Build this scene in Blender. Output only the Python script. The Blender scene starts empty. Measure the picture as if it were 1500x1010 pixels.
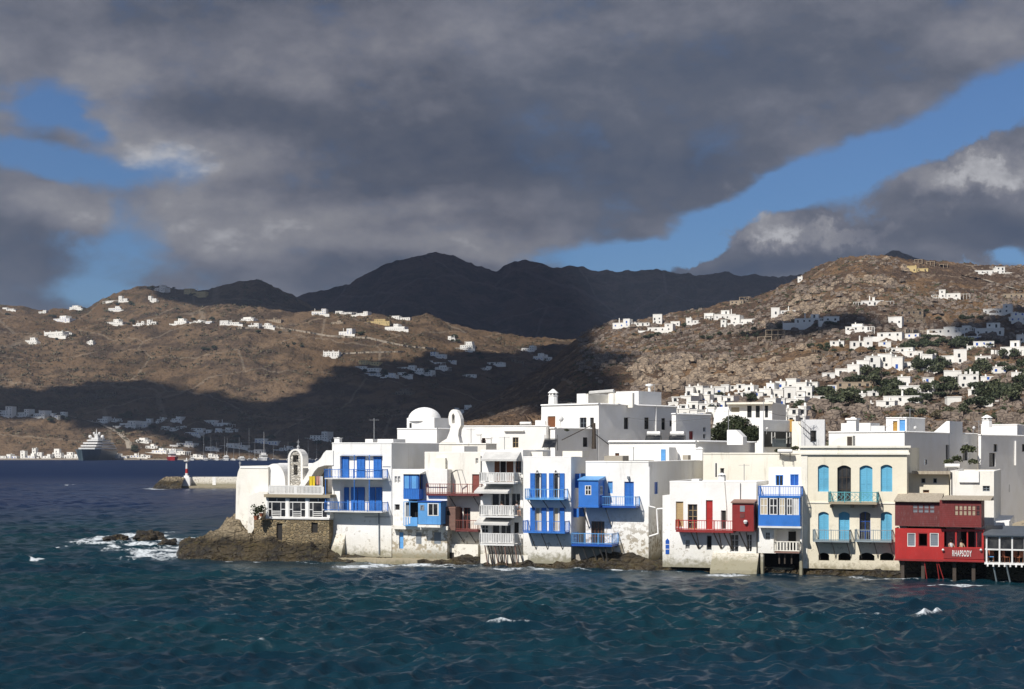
import bpy, math, random
import numpy as np
from mathutils import Vector, Matrix, noise as mn
R = math.radians
scene = bpy.context.scene
col = scene.collection
random.seed(7)

# ------------------------------------------------------------------ camera, sky, sun, exposure
F, CX, HZ, HC = 2240.0, 750.0, 660.0, 10.6      # focal length in photo pixels, principal column, horizon row, eye height
cam_d = bpy.data.cameras.new("camera")
cam = bpy.data.objects.new("camera", cam_d); col.objects.link(cam); scene.camera = cam
cam.location = (0, 0, HC); cam.rotation_euler = (R(90), 0, 0)
cam_d.sensor_width = 36; cam_d.lens = 36 * F / 1500.0
cam_d.shift_y = 155 / 1500.0
cam_d.clip_start = 1; cam_d.clip_end = 60000

SUN_AZ, SUN_EL = 38.0, 44.0                      # sun behind the camera, to the left
SD = Vector((-math.sin(R(SUN_AZ)) * math.cos(R(SUN_EL)), -math.cos(R(SUN_AZ)) * math.cos(R(SUN_EL)), math.sin(R(SUN_EL))))
sl = bpy.data.lights.new("sun", 'SUN'); sl.energy = 5.0; sl.angle = R(0.5); sl.color = (1.0, 0.957, 0.895)
so = bpy.data.objects.new("sun", sl); col.objects.link(so)
so.rotation_euler = SD.to_track_quat('Z', 'Y').to_euler(); so.location = (0, 0, 900)
scene.view_settings.view_transform = 'Standard'; scene.view_settings.look = 'None'
scene.view_settings.exposure = 0.1; scene.view_settings.gamma = 1.0

scene.cycles.max_bounces = 5; scene.cycles.diffuse_bounces = 3; scene.cycles.glossy_bounces = 2; scene.cycles.transmission_bounces = 2; scene.cycles.caustics_reflective = False
world = bpy.data.worlds.new("World"); scene.world = world; world.use_nodes = True
wt = world.node_tree; wn, wl = wt.nodes, wt.links; wn.clear()
class NG:
    """small helper that wires shader nodes"""
    def __init__(s, tree): s.t = tree; s.n = tree.nodes; s.l = tree.links
    def put(s, sock, v):
        if isinstance(v, bpy.types.NodeSocket): s.l.new(v, sock)
        else: sock.default_value = v
    def m(s, op, a, b=0.0, c=0.0, clamp=False):
        x = s.n.new('ShaderNodeMath'); x.operation = op; x.use_clamp = clamp
        s.put(x.inputs[0], a); s.put(x.inputs[1], b)
        if op in ('MULTIPLY_ADD', 'SMOOTH_MAX', 'SMOOTH_MIN', 'WRAP', 'CLAMP'): s.put(x.inputs[2], c)
        return x.outputs[0]
    def mapr(s, v, a, b, c=0.0, d=1.0, smooth=True):
        x = s.n.new('ShaderNodeMapRange'); x.interpolation_type = 'SMOOTHSTEP' if smooth else 'LINEAR'
        s.put(x.inputs[0], v); s.put(x.inputs[1], a); s.put(x.inputs[2], b); s.put(x.inputs[3], c); s.put(x.inputs[4], d)
        return x.outputs[0]
    def mix(s, f, a, b, mode='MIX'):
        x = s.n.new('ShaderNodeMix'); x.data_type = 'RGBA'; x.blend_type = mode
        s.put(x.inputs[0], f)
        for sk, v in ((x.inputs[6], a), (x.inputs[7], b)):
            s.put(sk, v if isinstance(v, bpy.types.NodeSocket) else (*v[:3], 1.0))
        return x.outputs[2]
    def noise(s, vec, scale, detail=4.0, rough=0.55, dist=0.0):
        x = s.n.new('ShaderNodeTexNoise'); s.put(x.inputs['Vector'], vec); x.inputs['Scale'].default_value = scale
        x.inputs['Detail'].default_value = detail; x.inputs['Roughness'].default_value = rough; x.inputs['Distortion'].default_value = dist
        return x.outputs[0]
    def vor(s, vec, scale, feat='F1', rnd=1.0):
        x = s.n.new('ShaderNodeTexVoronoi'); x.feature = feat; s.put(x.inputs['Vector'], vec); x.inputs['Scale'].default_value = scale
        x.inputs['Randomness'].default_value = rnd
        return x
    def mapping(s, vec, scale=(1, 1, 1), loc=(0, 0, 0)):
        x = s.n.new('ShaderNodeMapping'); s.put(x.inputs[0], vec); x.inputs['Scale'].default_value = scale; x.inputs['Location'].default_value = loc
        return x.outputs[0]

def build_world():
    g = NG(wt)
    tc = wn.new('ShaderNodeTexCoord'); sep = wn.new('ShaderNodeSeparateXYZ'); wl.new(tc.outputs['Generated'], sep.inputs[0])
    D = tc.outputs['Generated']
    az = g.m('ARCTAN2', sep.outputs[0], sep.outputs[1])
    el = g.m('ARCSINE', sep.outputs[2])
    # wisps: warp the sky bearing so that every cloud edge is ragged
    Dm = g.mapping(D, (1, 1, 1.7))
    w1 = g.m('SUBTRACT', g.noise(Dm, 7, 5, 0.6), 0.5); w2 = g.m('SUBTRACT', g.noise(g.mapping(D, (1, 1, 1.7), (5, 3, 1)), 7, 5, 0.6), 0.5)
    azw = g.m('MULTIPLY_ADD', w1, 0.10, az); elw = g.m('MULTIPLY_ADD', w2, 0.055, el); WARP = (azw, elw)
    c1 = g.m('SUBTRACT', g.noise(D, 34, 6, 0.65), 0.5); c2 = g.m('SUBTRACT', g.noise(g.mapping(D, (1, 1, 1), (2, 7, 4)), 34, 6, 0.65), 0.5)
    azc = g.m('MULTIPLY_ADD', c1, 0.07, az); elc = g.m('MULTIPLY_ADD', c2, 0.07, el)
    def blob(px, py, rx, ry, rot=0.0, crisp=False):
        azw, elw = (azc, elc) if crisp else WARP
        u = (px - CX) / F; v = (HZ - py) / F
        a0 = math.atan(u); e0 = math.atan(v * math.cos(a0)); ra = rx / F; re = ry / F
        da = g.m('SUBTRACT', azw, a0); de = g.m('SUBTRACT', elw, e0)
        c, s = math.cos(R(rot)), math.sin(R(rot))
        x = g.m('DIVIDE', g.m('ADD', g.m('MULTIPLY', da, c), g.m('MULTIPLY', de, s)), ra)
        y = g.m('DIVIDE', g.m('SUBTRACT', g.m('MULTIPLY', de, c), g.m('MULTIPLY', da, s)), re)
        r = g.m('SQRT', g.m('ADD', g.m('MULTIPLY', x, x), g.m('MULTIPLY', y, y)))
        return g.mapr(r, 1.45, 0.25)
    def total(lst, crisp=False):
        acc = None
        for (px, py, rx, ry, rot, wgt) in lst:
            b = g.m('MULTIPLY', blob(px, py, rx, ry, rot, crisp), wgt)
            acc = b if acc is None else g.m('ADD', acc, b)
        return acc
    gaps = total([(60, 152, 60, 34, 20, .8), (120, 185, 40, 22, -30, .5), (80, 240, 120, 27, -4, .8), (150, 380, 80, 85, 0, .55), (240, 250, 60, 30, 0, .3),
                  (1450, 158, 170, 46, 24, .98), (1235, 254, 130, 38, 16, .85), (1045, 332, 190, 34, 18, .95), (900, 372, 150, 26, 5, .8),
                  (1300, 300, 60, 40, 10, .55), (1480, 375, 120, 14, 0, .6), (150, 440, 150, 20, 0, .3),
                  (2100, 300, 300, 150, 0, 1.0), (-700, 200, 300, 120, 0, 1.0)])
    fine = g.noise(Dm, 22, 6, 0.62)
    big = g.noise(Dm, 4.0, 5, 0.55)
    cover = g.m('SUBTRACT', g.m('ADD', 0.80, g.m('MULTIPLY', g.m('SUBTRACT', fine, 0.5), 0.95)), gaps)
    cum = total([(1125, 345, 58, 48, 0, 1.2), (1240, 360, 90, 28, 0, .9), (1400, 290, 120, 62, 8, 1.2), (1490, 250, 80, 60, 0, 1.0), (1060, 390, 90, 20, 0, .7),
                 (1000, 395, 60, 22, 0, .4), (60, 310, 90, 45, 0, .5), (1330, 360, 120, 22, 0, .8)], True)
    fine2 = g.noise(Dm, 34, 6, 0.6)
    cover = g.m('ADD', cover, g.m('MULTIPLY', cum, g.m('ADD', 0.45, g.m('MULTIPLY', fine2, 0.75))))
    mask = g.mapr(cover, 0.16, 0.78)
    # how bright each part of the cloud deck is
    lit = total([(200, 215, 110, 55, -25, .30), (150, 130, 60, 60, 0, .22), (320, 235, 170, 30, 0, .30), (330, 335, 210, 50, 0, .32), (560, 320, 150, 40, 0, .14), (60, 300, 100, 40, 0, .22),
                 (480, 60, 300, 60, 10, .22), (900, 60, 300, 40, 0, .10), (700, 362, 190, 28, 0, .30), (600, 300, 170, 24, 5, .12), (10, 150, 50, 60, 0, .18),
                 (1490, 30, 120, 60, 0, .2), (60, 60, 200, 50, 0, .12), (150, 290, 120, 30, 0, .12)])
    lit = g.m('ADD', lit, total([(1116, 325, 52, 36, 0, .5), (1165, 352, 70, 20, 0, .30), (1385, 262, 90, 30, 8, .34), (1465, 240, 80, 34, 0, .30), (1250, 348, 60, 12, 0, .25)], True))
    dark = total([(760, 235, 420, 55, -3, .30), (950, 130, 380, 60, 8, .22), (200, 60, 300, 40, 0, .16), (60, 400, 120, 70, 0, .22), (1150, 395, 220, 16, 0, .28), (1420, 345, 160, 24, 0, .2), (480, 400, 330, 30, 0, .10), (330, 170, 120, 26, 0, .16)])
    tone = g.m('SUBTRACT', g.m('ADD', g.m('ADD', 0.38, g.m('MULTIPLY', g.m('SUBTRACT', big, 0.5), 0.5)), lit), dark)
    tone = g.m('ADD', tone, g.m('ADD', g.m('MULTIPLY', g.m('SUBTRACT', fine, 0.5), 0.46), g.m('ADD', g.m('MULTIPLY', g.m('SUBTRACT', fine2, 0.5), 0.42), g.m('MULTIPLY', g.m('SUBTRACT', g.noise(Dm, 11, 5, .6), 0.5), 0.4))), clamp=True)
    ramp = wn.new('ShaderNodeValToRGB'); wl.new(tone, ramp.inputs[0])
    e = ramp.color_ramp.elements
    e[0].position = 0.0; e[0].color = (0.056, 0.074, 0.118, 1)
    e[1].position = 1.0; e[1].color = (0.46, 0.46, 0.48, 1)
    for p, c in ((0.28, (0.094, 0.106, 0.142)), (0.55, (0.166, 0.172, 0.208)), (0.8, (0.25, 0.25, 0.275))):
        k = ramp.color_ramp.elements.new(p); k.color = (*c, 1)
    sky = wn.new('ShaderNodeTexSky'); sky.sky_type = 'NISHITA'; sky.sun_disc = False
    sky.sun_elevation = R(SUN_EL); sky.sun_rotation = R(180 + SUN_AZ); sky.air_density = 1.0; sky.dust_density = 0.3; sky.ozone_density = 2.0
    blue = g.mix(1.0, sky.outputs[0], (0.34, 0.50, 0.72), 'MULTIPLY')
    # unseen cloud overhead and behind the camera, toned to set the ambient fill
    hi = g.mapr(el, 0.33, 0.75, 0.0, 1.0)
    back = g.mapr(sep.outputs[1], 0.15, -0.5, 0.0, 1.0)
    fill_zone = g.m('MAXIMUM', hi, back)
    cl = g.mix(g.m('MULTIPLY', fill_zone, 0.75), ramp.outputs[0], (0.235, 0.255, 0.30))
    # background strength is 0.1, so the cloud colours are given ten times as large
    cl10 = g.mix(1.0, cl, (10, 10, 10), 'MULTIPLY'); 
    fin = g.mix(g.m('MULTIPLY', mask, g.m('SUBTRACT', 1.0, g.m('MULTIPLY', fill_zone, 0.45))), blue, cl10)
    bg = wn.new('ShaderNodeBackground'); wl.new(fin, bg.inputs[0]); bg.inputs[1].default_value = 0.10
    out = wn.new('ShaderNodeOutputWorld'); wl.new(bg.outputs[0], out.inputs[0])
build_world()

# ------------------------------------------------------------------ helpers
def P(px, py, Y): return Vector(((px - CX) * Y / F, Y, HC + (HZ - py) * Y / F))
def link(o, parent=None):
    col.objects.link(o)
    if parent is not None: o.parent = parent
    return o
def tag(o, label=None, cat=None, group=None, kind=None):
    if label: o["label"] = label
    if cat: o["category"] = cat
    if group: o["group"] = group
    if kind: o["kind"] = kind
    return o
def empty(name, loc, rz=0.0, label=None, cat=None, group=None):
    o = bpy.data.objects.new(name, None); o.empty_display_size = 0.5
    o.location = loc; o.rotation_euler = (0, 0, rz); link(o)
    return tag(o, label, cat, group)
class MB:
    def __init__(s, z0=0.0): s.v = []; s.f = []; s.z0 = z0; s.mi = []; s.cur = 0
    def V(s, *pts):
        i = len(s.v)
        for p in pts: s.v.append((p[0], p[1], p[2] - s.z0))
        return list(range(i, i + len(pts)))
    def face(s, *pts): s.f.append(s.V(*pts)); s.mi.append(s.cur)
    def box(s, x0, x1, y0, y1, z0, z1):
        if x1 < x0: x0, x1 = x1, x0
        if y1 < y0: y0, y1 = y1, y0
        if z1 < z0: z0, z1 = z1, z0
        a = s.V((x0, y0, z0), (x1, y0, z0), (x1, y1, z0), (x0, y1, z0), (x0, y0, z1), (x1, y0, z1), (x1, y1, z1), (x0, y1, z1))
        for q in ((0, 1, 5, 4), (1, 2, 6, 5), (2, 3, 7, 6), (3, 0, 4, 7), (4, 5, 6, 7), (3, 2, 1, 0)):
            s.f.append([a[i] for i in q]); s.mi.append(s.cur)
    def prism_y(s, poly, y0, y1):          # poly of (x,z), counter-clockwise seen from the front (-y)
        n = len(poly); a = s.V(*[(x, y0, z) for x, z in poly]); b = s.V(*[(x, y1, z) for x, z in poly])
        s.f.append(a); s.f.append(b[::-1]); s.mi += [s.cur] * 2
        for i in range(n):
            j = (i + 1) % n; s.f.append([a[j], a[i], b[i], b[j]]); s.mi.append(s.cur)
    def prism_x(s, poly, x0, x1):          # poly of (y,z)
        n = len(poly); a = s.V(*[(x0, y, z) for y, z in poly]); b = s.V(*[(x1, y, z) for y, z in poly])
        s.f.append(a[::-1]); s.f.append(b); s.mi += [s.cur] * 2
        for i in range(n):
            j = (i + 1) % n; s.f.append([a[i], a[j], b[j], b[i]]); s.mi.append(s.cur)
    def prism_z(s, poly, z0, z1):
        n = len(poly); a = s.V(*[(x, y, z0) for x, y in poly]); b = s.V(*[(x, y, z1) for x, y in poly])
        s.f.append(a[::-1]); s.f.append(b); s.mi += [s.cur] * 2
        for i in range(n):
            j = (i + 1) % n; s.f.append([a[i], a[j], b[j], b[i]]); s.mi.append(s.cur)
    def bar(s, p, q, r, n=4, r2=None):
        p = Vector(p); q = Vector(q); d = (q - p)
        if d.length < 1e-6: return
        d.normalize(); a = Vector((0, 0, 1)) if abs(d.z) < .9 else Vector((1, 0, 0))
        u = d.cross(a).normalized(); w = d.cross(u); r2 = r if r2 is None else r2
        A = []; B = []
        for i in range(n):
            t = 2 * math.pi * (i + .5) / n
            o = u * math.cos(t) + w * math.sin(t); A.append(p + o * r); B.append(q + o * r2)
        a = s.V(*A); b = s.V(*B)
        for i in range(n):
            j = (i + 1) % n; s.f.append([a[i], b[i], b[j], a[j]]); s.mi.append(s.cur)
        s.f.append(a); s.f.append(b[::-1]); s.mi += [s.cur] * 2
    def lathe(s, c, prof, n=16, sy=1.0):
        rings = []
        for r, z in prof:
            rings.append(s.V(*[(c[0] + r * math.cos(2 * math.pi * i / n), c[1] + sy * r * math.sin(2 * math.pi * i / n), z) for i in range(n)]))
        for a, b in zip(rings[:-1], rings[1:]):
            for i in range(n):
                j = (i + 1) % n; s.f.append([a[i], a[j], b[j], b[i]]); s.mi.append(s.cur)
        s.f.append(rings[0][::-1]); s.f.append(rings[-1]); s.mi += [s.cur] * 2
    def panel(s, O, U, V, W, H, holes=(), depth=0.25, back=False):
        """a wall face spanned by U (width) and V (height) with real openings and reveals"""
        O = Vector(O); U = Vector(U); V = Vector(V); N = -(U.cross(V)).normalized()
        hs = []
        for (a, b, c, d) in holes:
            a, b = max(a, 0.02), min(b, W - 0.02); c, d = max(c, 0.02), min(d, H - 0.02)
            if b > a and d > c: hs.append((a, b, c, d))
        us = sorted({0.0, W, *[h[0] for h in hs], *[h[1] for h in hs]}); vs = sorted({0.0, H, *[h[2] for h in hs], *[h[3] for h in hs]})
        pt = lambda u, v, d=0.0: O + U * u + V * v + N * d
        for i in range(len(us) - 1):
            for j in range(len(vs) - 1):
                cu = (us[i] + us[i + 1]) / 2; cv = (vs[j] + vs[j + 1]) / 2
                if any(h[0] < cu < h[1] and h[2] < cv < h[3] for h in hs): continue
                s.face(pt(us[i], vs[j]), pt(us[i + 1], vs[j]), pt(us[i + 1], vs[j + 1]), pt(us[i], vs[j + 1]))
        for (a, b, c, d) in hs:
            s.face(pt(a, c), pt(b, c), pt(b, c, depth), pt(a, c, depth)); s.face(pt(a, d, depth), pt(b, d, depth), pt(b, d), pt(a, d))
            s.face(pt(a, c, depth), pt(a, d, depth), pt(a, d), pt(a, c)); s.face(pt(b, c), pt(b, d), pt(b, d, depth), pt(b, c, depth))
            if back: s.face(pt(a, c, depth), pt(b, c, depth), pt(b, d, depth), pt(a, d, depth))
    def build(s, name, mat, parent=None, smooth=False, kind=None):
        me = bpy.data.meshes.new(name); me.from_pydata(s.v, [], s.f)
        for m in (mat if isinstance(mat, (list, tuple)) else [mat]): me.materials.append(m)
        if isinstance(mat, (list, tuple)): me.polygons.foreach_set('material_index', s.mi)
        if smooth: me.polygons.foreach_set('use_smooth', [True] * len(me.polygons))
        me.update()
        o = link(bpy.data.objects.new(name, me), parent)
        if kind: o["kind"] = kind
        return o

# ------------------------------------------------------------------ materials
def new_mat(name):
    m = bpy.data.materials.new(name); m.use_nodes = True; t = m.node_tree; t.nodes.clear()
    g = NG(t); b = t.nodes.new('ShaderNodeBsdfPrincipled'); o = t.nodes.new('ShaderNodeOutputMaterial'); t.links.new(b.outputs[0], o.inputs[0])
    geo = t.nodes.new('ShaderNodeNewGeometry')
    return m, g, b, geo
def bump(g, b, h, dist, strength=1.0):
    x = g.n.new('ShaderNodeBump'); x.inputs['Strength'].default_value = strength; x.inputs['Distance'].default_value = dist
    g.l.new(h, x.inputs['Height']); g.l.new(x.outputs[0], b.inputs['Normal'])
def plaster(name, c, dirt=0.3, grime_z=1.2, peel=0.0, dcol=(0.30, 0.25, 0.17), gcol=(0.10, 0.095, 0.045)):
    m, g, b, geo = new_mat(name); pos = geo.outputs['Position']
    n1 = g.noise(pos, 0.45, 5, 0.6); n2 = g.noise(g.mapping(pos, (1.6, 1.6, 0.22)), 1.2, 5, 0.65); n3 = g.noise(pos, 2.3, 6, 0.65)
    base = g.mix(g.mapr(n1, 0.3, 0.75), c, tuple(x * k for x, k in zip(c, (0.94, 0.93, 0.90))))
    st = g.m('MULTIPLY', g.mapr(n2, 0.54, 0.78), dirt)
    base = g.mix(st, base, dcol)
    sep = g.n.new('ShaderNodeSeparateXYZ'); g.l.new(pos, sep.inputs[0])
    z = sep.outputs[2]
    if peel > 0:
        pm = g.m('MULTIPLY', g.mapr(n3, 0.60 - 0.12 * peel, 0.66 - 0.10 * peel), g.mapr(z, 5.5, 2.0))
        base = g.mix(g.m('MULTIPLY', pm, min(1, .55 + peel * .4)), base, (0.33, 0.28, 0.21))
    if grime_z > -5:
        gz = g.m('ADD', z, g.m('MULTIPLY', g.m('SUBTRACT', n3, 0.5), 2.6))
        gm = g.mapr(gz, grime_z, grime_z - 1.0)
        base = g.mix(g.m('MULTIPLY', gm, 0.85), base, gcol)
        base = g.mix(g.m('MULTIPLY', g.mapr(gz, grime_z + 1.9, grime_z), 0.30), base, (0.45, 0.40, 0.28))
    g.l.new(base, b.inputs['Base Color']); b.inputs['Roughness'].default_value = 0.9
    b.inputs['Specular IOR Level'].default_value = 0.2
    hb = g.m('ADD', g.m('MULTIPLY', n1, 0.12), g.m('MULTIPLY', n3, 0.035))
    bump(g, b, hb, 0.8, 0.6)
    return m
def paint(name, c, rough=0.5, wear=0.25, grain=True):
    m, g, b, geo = new_mat(name); pos = geo.outputs['Position']
    n = g.noise(g.mapping(pos, (5, 5, 0.7)), 3.0, 5, 0.65); n2 = g.noise(pos, 0.9, 4, 0.6)
    base = g.mix(g.mapr(n2, 0.3, 0.75), c, tuple(x * 0.78 for x in c))
    base = g.mix(g.m('MULTIPLY', g.mapr(n, 0.52, 0.78), wear), base, tuple(min(1, x * 0.5 + 0.16) for x in c))
    g.l.new(base, b.inputs['Base Color']); b.inputs['Roughness'].default_value = rough
    bump(g, b, n, 0.01, 0.5)
    return m
M = {}
M['white'] = plaster('white_lime_plaster', (0.88, 0.87, 0.845), 0.24, 1.5, 0.12)
M['white_clean'] = plaster('clean_white_plaster', (0.88, 0.87, 0.85), 0.08, -9)
M['white_worn'] = plaster('peeling_white_plaster', (0.87, 0.855, 0.82), 0.35, 1.5, 1.0)
M['white_old'] = plaster('stained_cream_white_plaster', (0.84, 0.81, 0.74), 0.45, 1.9, 0.55)
M['cream'] = plaster('cream_plaster', (0.78, 0.72, 0.58), 0.28, 1.2, 0.25, gcol=(0.16, 0.13, 0.07))
M['cream_light'] = plaster('pale_cream_plaster', (0.84, 0.805, 0.71), 0.4, -9, 0.2)
M['grey_plaster'] = plaster('grey_plaster', (0.55, 0.54, 0.52), 0.2, -9)
M['grey_old'] = plaster('weathered_grey_brown_render', (0.38, 0.345, 0.29), 0.5, -9)
M['shade_wall'] = plaster('shade_toned_white_plaster', (0.70, 0.70, 0.70), 0.15, -9)  # greyer copy of the white plaster, wall shade put into its colour
M['roof'] = plaster('flat_roof_screed', (0.50, 0.485, 0.45), 0.4, -9)
M['blue'] = paint('bright_blue_paint', (0.028, 0.17, 0.56), 0.5, 0.3)
M['blue_deep'] = paint('deep_blue_paint', (0.012, 0.085, 0.40), 0.42, 0.12)
M['blue_light'] = paint('light_blue_paint', (0.12, 0.36, 0.72), 0.5, 0.12)
M['sky_blue'] = paint('pale_sky_blue_shutter_paint', (0.13, 0.43, 0.62), 0.55, 0.2)
M['turq'] = paint('turquoise_rail_paint', (0.10, 0.36, 0.40), 0.5, 0.3)
M['rail_grey'] = paint('grey_blue_iron', (0.26, 0.31, 0.33), 0.5, 0.3)
M['red'] = paint('bright_red_paint', (0.42, 0.020, 0.017), 0.5, 0.25)
M['red_dark'] = paint('deep_red_paint', (0.27, 0.02, 0.018), 0.5, 0.2)
M['maroon'] = paint('weathered_maroon_boards', (0.15, 0.028, 0.026), 0.7, 0.6)
M['red_old'] = paint('old_red_boards', (0.19, 0.024, 0.022), 0.65, 0.45)
M['rust'] = paint('rust_red_rail_paint', (0.24, 0.062, 0.045), 0.6, 0.35)
M['wood'] = paint('brown_wood', (0.20, 0.072, 0.026), 0.6, 0.25)
M['wood_dark'] = paint('dark_old_wood', (0.055, 0.04, 0.028), 0.75, 0.4)
M['wood_grey'] = paint('weathered_slatted_wood', (0.26, 0.15, 0.115), 0.75, 0.5)
M['tan'] = paint('tan_blind', (0.50, 0.36, 0.18), 0.7, 0.2)
M['ochre'] = paint('ochre_yellow_paint', (0.50, 0.28, 0.05), 0.6, 0.2)
M['white_paint'] = paint('white_gloss_paint', (0.78, 0.77, 0.74), 0.45, 0.12)
M['grey_paint'] = paint('grey_paint', (0.22, 0.25, 0.28), 0.5, 0.2)
M['black'] = paint('black_paint', (0.015, 0.017, 0.018), 0.5, 0.1)
M['awning'] = paint('pale_grey_canvas', (0.62, 0.61, 0.58), 0.85, 0.15)
M['metal'] = paint('galvanised_steel', (0.35, 0.36, 0.37), 0.45, 0.2)
M['iron'] = paint('dark_iron', (0.09, 0.085, 0.08), 0.6, 0.3)
M['concrete'] = plaster('sea_stained_concrete', (0.34, 0.29, 0.21), 0.6, 0.6, 0.4)
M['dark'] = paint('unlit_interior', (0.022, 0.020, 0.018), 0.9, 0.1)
M['curtain'] = paint('cream_curtain', (0.55, 0.47, 0.33), 0.9, 0.1)
M['yellow'] = paint('yellow_cloth', (0.78, 0.58, 0.03), 0.9, 0.05)
M['pink'] = paint('pink_cloth', (0.60, 0.30, 0.26), 0.9, 0.1)
M['grey_roof'] = paint('slate_grey_sheet_roof', (0.085, 0.10, 0.12), 0.6, 0.3)
M['skin'] = paint('skin', (0.42, 0.24, 0.16), 0.6, 0.0)
M['hair'] = paint('dark_hair', (0.02, 0.014, 0.01), 0.6, 0.0)
M['shirt'] = paint('pale_shirt', (0.60, 0.62, 0.66), 0.8, 0.0)
M['terracotta'] = paint('terracotta', (0.36, 0.12, 0.06), 0.8, 0.3)
def glass_mat():
    m, g, b, geo = new_mat('dark_window_glass')
    n = g.noise(geo.outputs['Position'], 1.1, 3)
    g.l.new(g.mix(g.mapr(n, .35, .7), (0.012, 0.014, 0.018), (0.05, 0.05, 0.05)), b.inputs['Base Color'])
    b.inputs['Roughness'].default_value = 0.12; b.inputs['IOR'].default_value = 1.45
    bump(g, b, n, 0.02, 0.3)
    return m
M['glass'] = glass_mat()
def tiles_mat():
    m, g, b, geo = new_mat('weathered_roof_boards'); pos = geo.outputs['Position']
    n = g.noise(g.mapping(pos, (3, 3, 0.6)), 2, 5, .7)
    g.l.new(g.mix(g.mapr(n, .35, .7), (0.30, 0.25, 0.19), (0.50, 0.44, 0.34)), b.inputs['Base Color']); b.inputs['Roughness'].default_value = .9
    bump(g, b, n, .05); return m
M['old_roof'] = tiles_mat()
def masonry_mat(name, c1, c2, c3, scale=2.4, wet=True):
    m, g, b, geo = new_mat(name); pos = geo.outputs['Position']
    wp = g.n.new('ShaderNodeVectorMath'); wp.operation = 'ADD'
    nz = g.n.new('ShaderNodeTexNoise'); nz.inputs['Scale'].default_value = 1.5; g.l.new(pos, nz.inputs[0])
    g.l.new(pos, wp.inputs[0]); sc = g.n.new('ShaderNodeVectorMath'); sc.operation = 'SCALE'; sc.inputs[3].default_value = .35; g.l.new(nz.outputs[1], sc.inputs[0]); g.l.new(sc.outputs[0], wp.inputs[1])
    v = g.vor(g.mapping(wp.outputs[0], (1, 1, 1.7)), scale); ve = g.vor(g.mapping(wp.outputs[0], (1, 1, 1.7)), scale, 'DISTANCE_TO_EDGE')
    sp = g.n.new('ShaderNodeSeparateColor'); g.l.new(v.outputs['Color'], sp.inputs[0])
    base = g.mix(sp.outputs[0], c1, c2)
    base = g.mix(g.mapr(ve.outputs[0], 0.10, 0.0), base, c3)
    n = g.noise(pos, 0.7, 6, .65); base = g.mix(g.mapr(n, .5, .75, 0, .7), base, tuple(x * .4 for x in c1))
    sep = g.n.new('ShaderNodeSeparateXYZ'); g.l.new(pos, sep.inputs[0])
    if wet:
        gz = g.m('ADD', sep.outputs[2], g.m('MULTIPLY', g.m('SUBTRACT', n, .5), 2.0))
        base = g.mix(g.mapr(gz, 2.3, 1.3, 0, .8), base, (0.035, 0.030, 0.018))
    g.l.new(base, b.inputs['Base Color']); b.inputs['Roughness'].default_value = .92
    bump(g, b, g.m('ADD', g.mapr(ve.outputs[0], 0, .15), g.m('MULTIPLY', n, .6)), .12)
    return m
M['masonry'] = masonry_mat('rubble_stone_wall', (0.30, 0.225, 0.12), (0.16, 0.12, 0.07), (0.34, 0.28, 0.18))
M['masonry_grey'] = masonry_mat('grey_fieldstone', (0.30, 0.27, 0.23), (0.20, 0.18, 0.15), (0.12, 0.10, 0.08), 1.2, False)
M['bell_stone'] = masonry_mat('whitewashed_bell_stone', (0.70, 0.66, 0.58), (0.42, 0.38, 0.31), (0.76, 0.73, 0.66), 3.0, False)
M['arch_lime'] = plaster('thick_limewash', (0.88, 0.86, 0.82), 0.2, -9)
def rock_mat():
    m, g, b, geo = new_mat('shore_rock'); pos = geo.outputs['Position']
    sep = g.n.new('ShaderNodeSeparateXYZ'); g.l.new(pos, sep.inputs[0])
    n = g.noise(pos, .5, 7, .68); n2 = g.noise(g.mapping(pos, (1, 1, 2.5)), 2.2, 6, .7); v = g.vor(g.mapping(pos, (1, 1, 2.2)), 1.0, 'DISTANCE_TO_EDGE')
    dry = g.mix(g.mapr(n2, .3, .7), (0.15, 0.115, 0.07), (0.34, 0.275, 0.18))
    wet = g.mix(g.mapr(n, .38, .62), (0.014, 0.011, 0.008), (0.060, 0.042, 0.018))
    wet = g.mix(g.mapr(n2, .52, .68, 0, .65), wet, (0.092, 0.078, 0.022))
    gz = g.m('ADD', sep.outputs[2], g.m('MULTIPLY', g.m('SUBTRACT', n, .5), 1.8))
    base = g.mix(g.mapr(gz, 1.7, 2.7), wet, dry)
    base = g.mix(g.mapr(v.outputs[0], .05, 0.0, 0, .45), base, (0.02, 0.016, 0.010))
    g.l.new(base, b.inputs['Base Color']); g.l.new(g.mapr(gz, .2, 1.6, .35, .95), b.inputs['Roughness'])
    bump(g, b, g.m('ADD', g.m('MULTIPLY', n2, .8), g.mapr(v.outputs[0], 0, .2, 0, .5)), .3)
    return m
M['rock'] = rock_mat()
def leaf_mat(name, a, bb):
    m, g, b, geo = new_mat(name)
    n = g.noise(geo.outputs['Position'], 1.3, 4, .6); 
    g.l.new(g.mix(g.mapr(n, .35, .68), a, bb), b.inputs['Base Color']); b.inputs['Roughness'].default_value = .7
    return m
M['leaf_dark'] = leaf_mat('dark_evergreen_leaves', (0.022, 0.032, 0.012), (0.055, 0.068, 0.024))
M['leaf_mid'] = leaf_mat('olive_green_leaves', (0.04, 0.05, 0.02), (0.085, 0.095, 0.04))
M['leaf_dry'] = leaf_mat('dry_scrub_leaves', (0.075, 0.06, 0.03), (0.14, 0.115, 0.06))
M['bark'] = paint('bark', (0.09, 0.06, 0.04), .9, .3)

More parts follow.
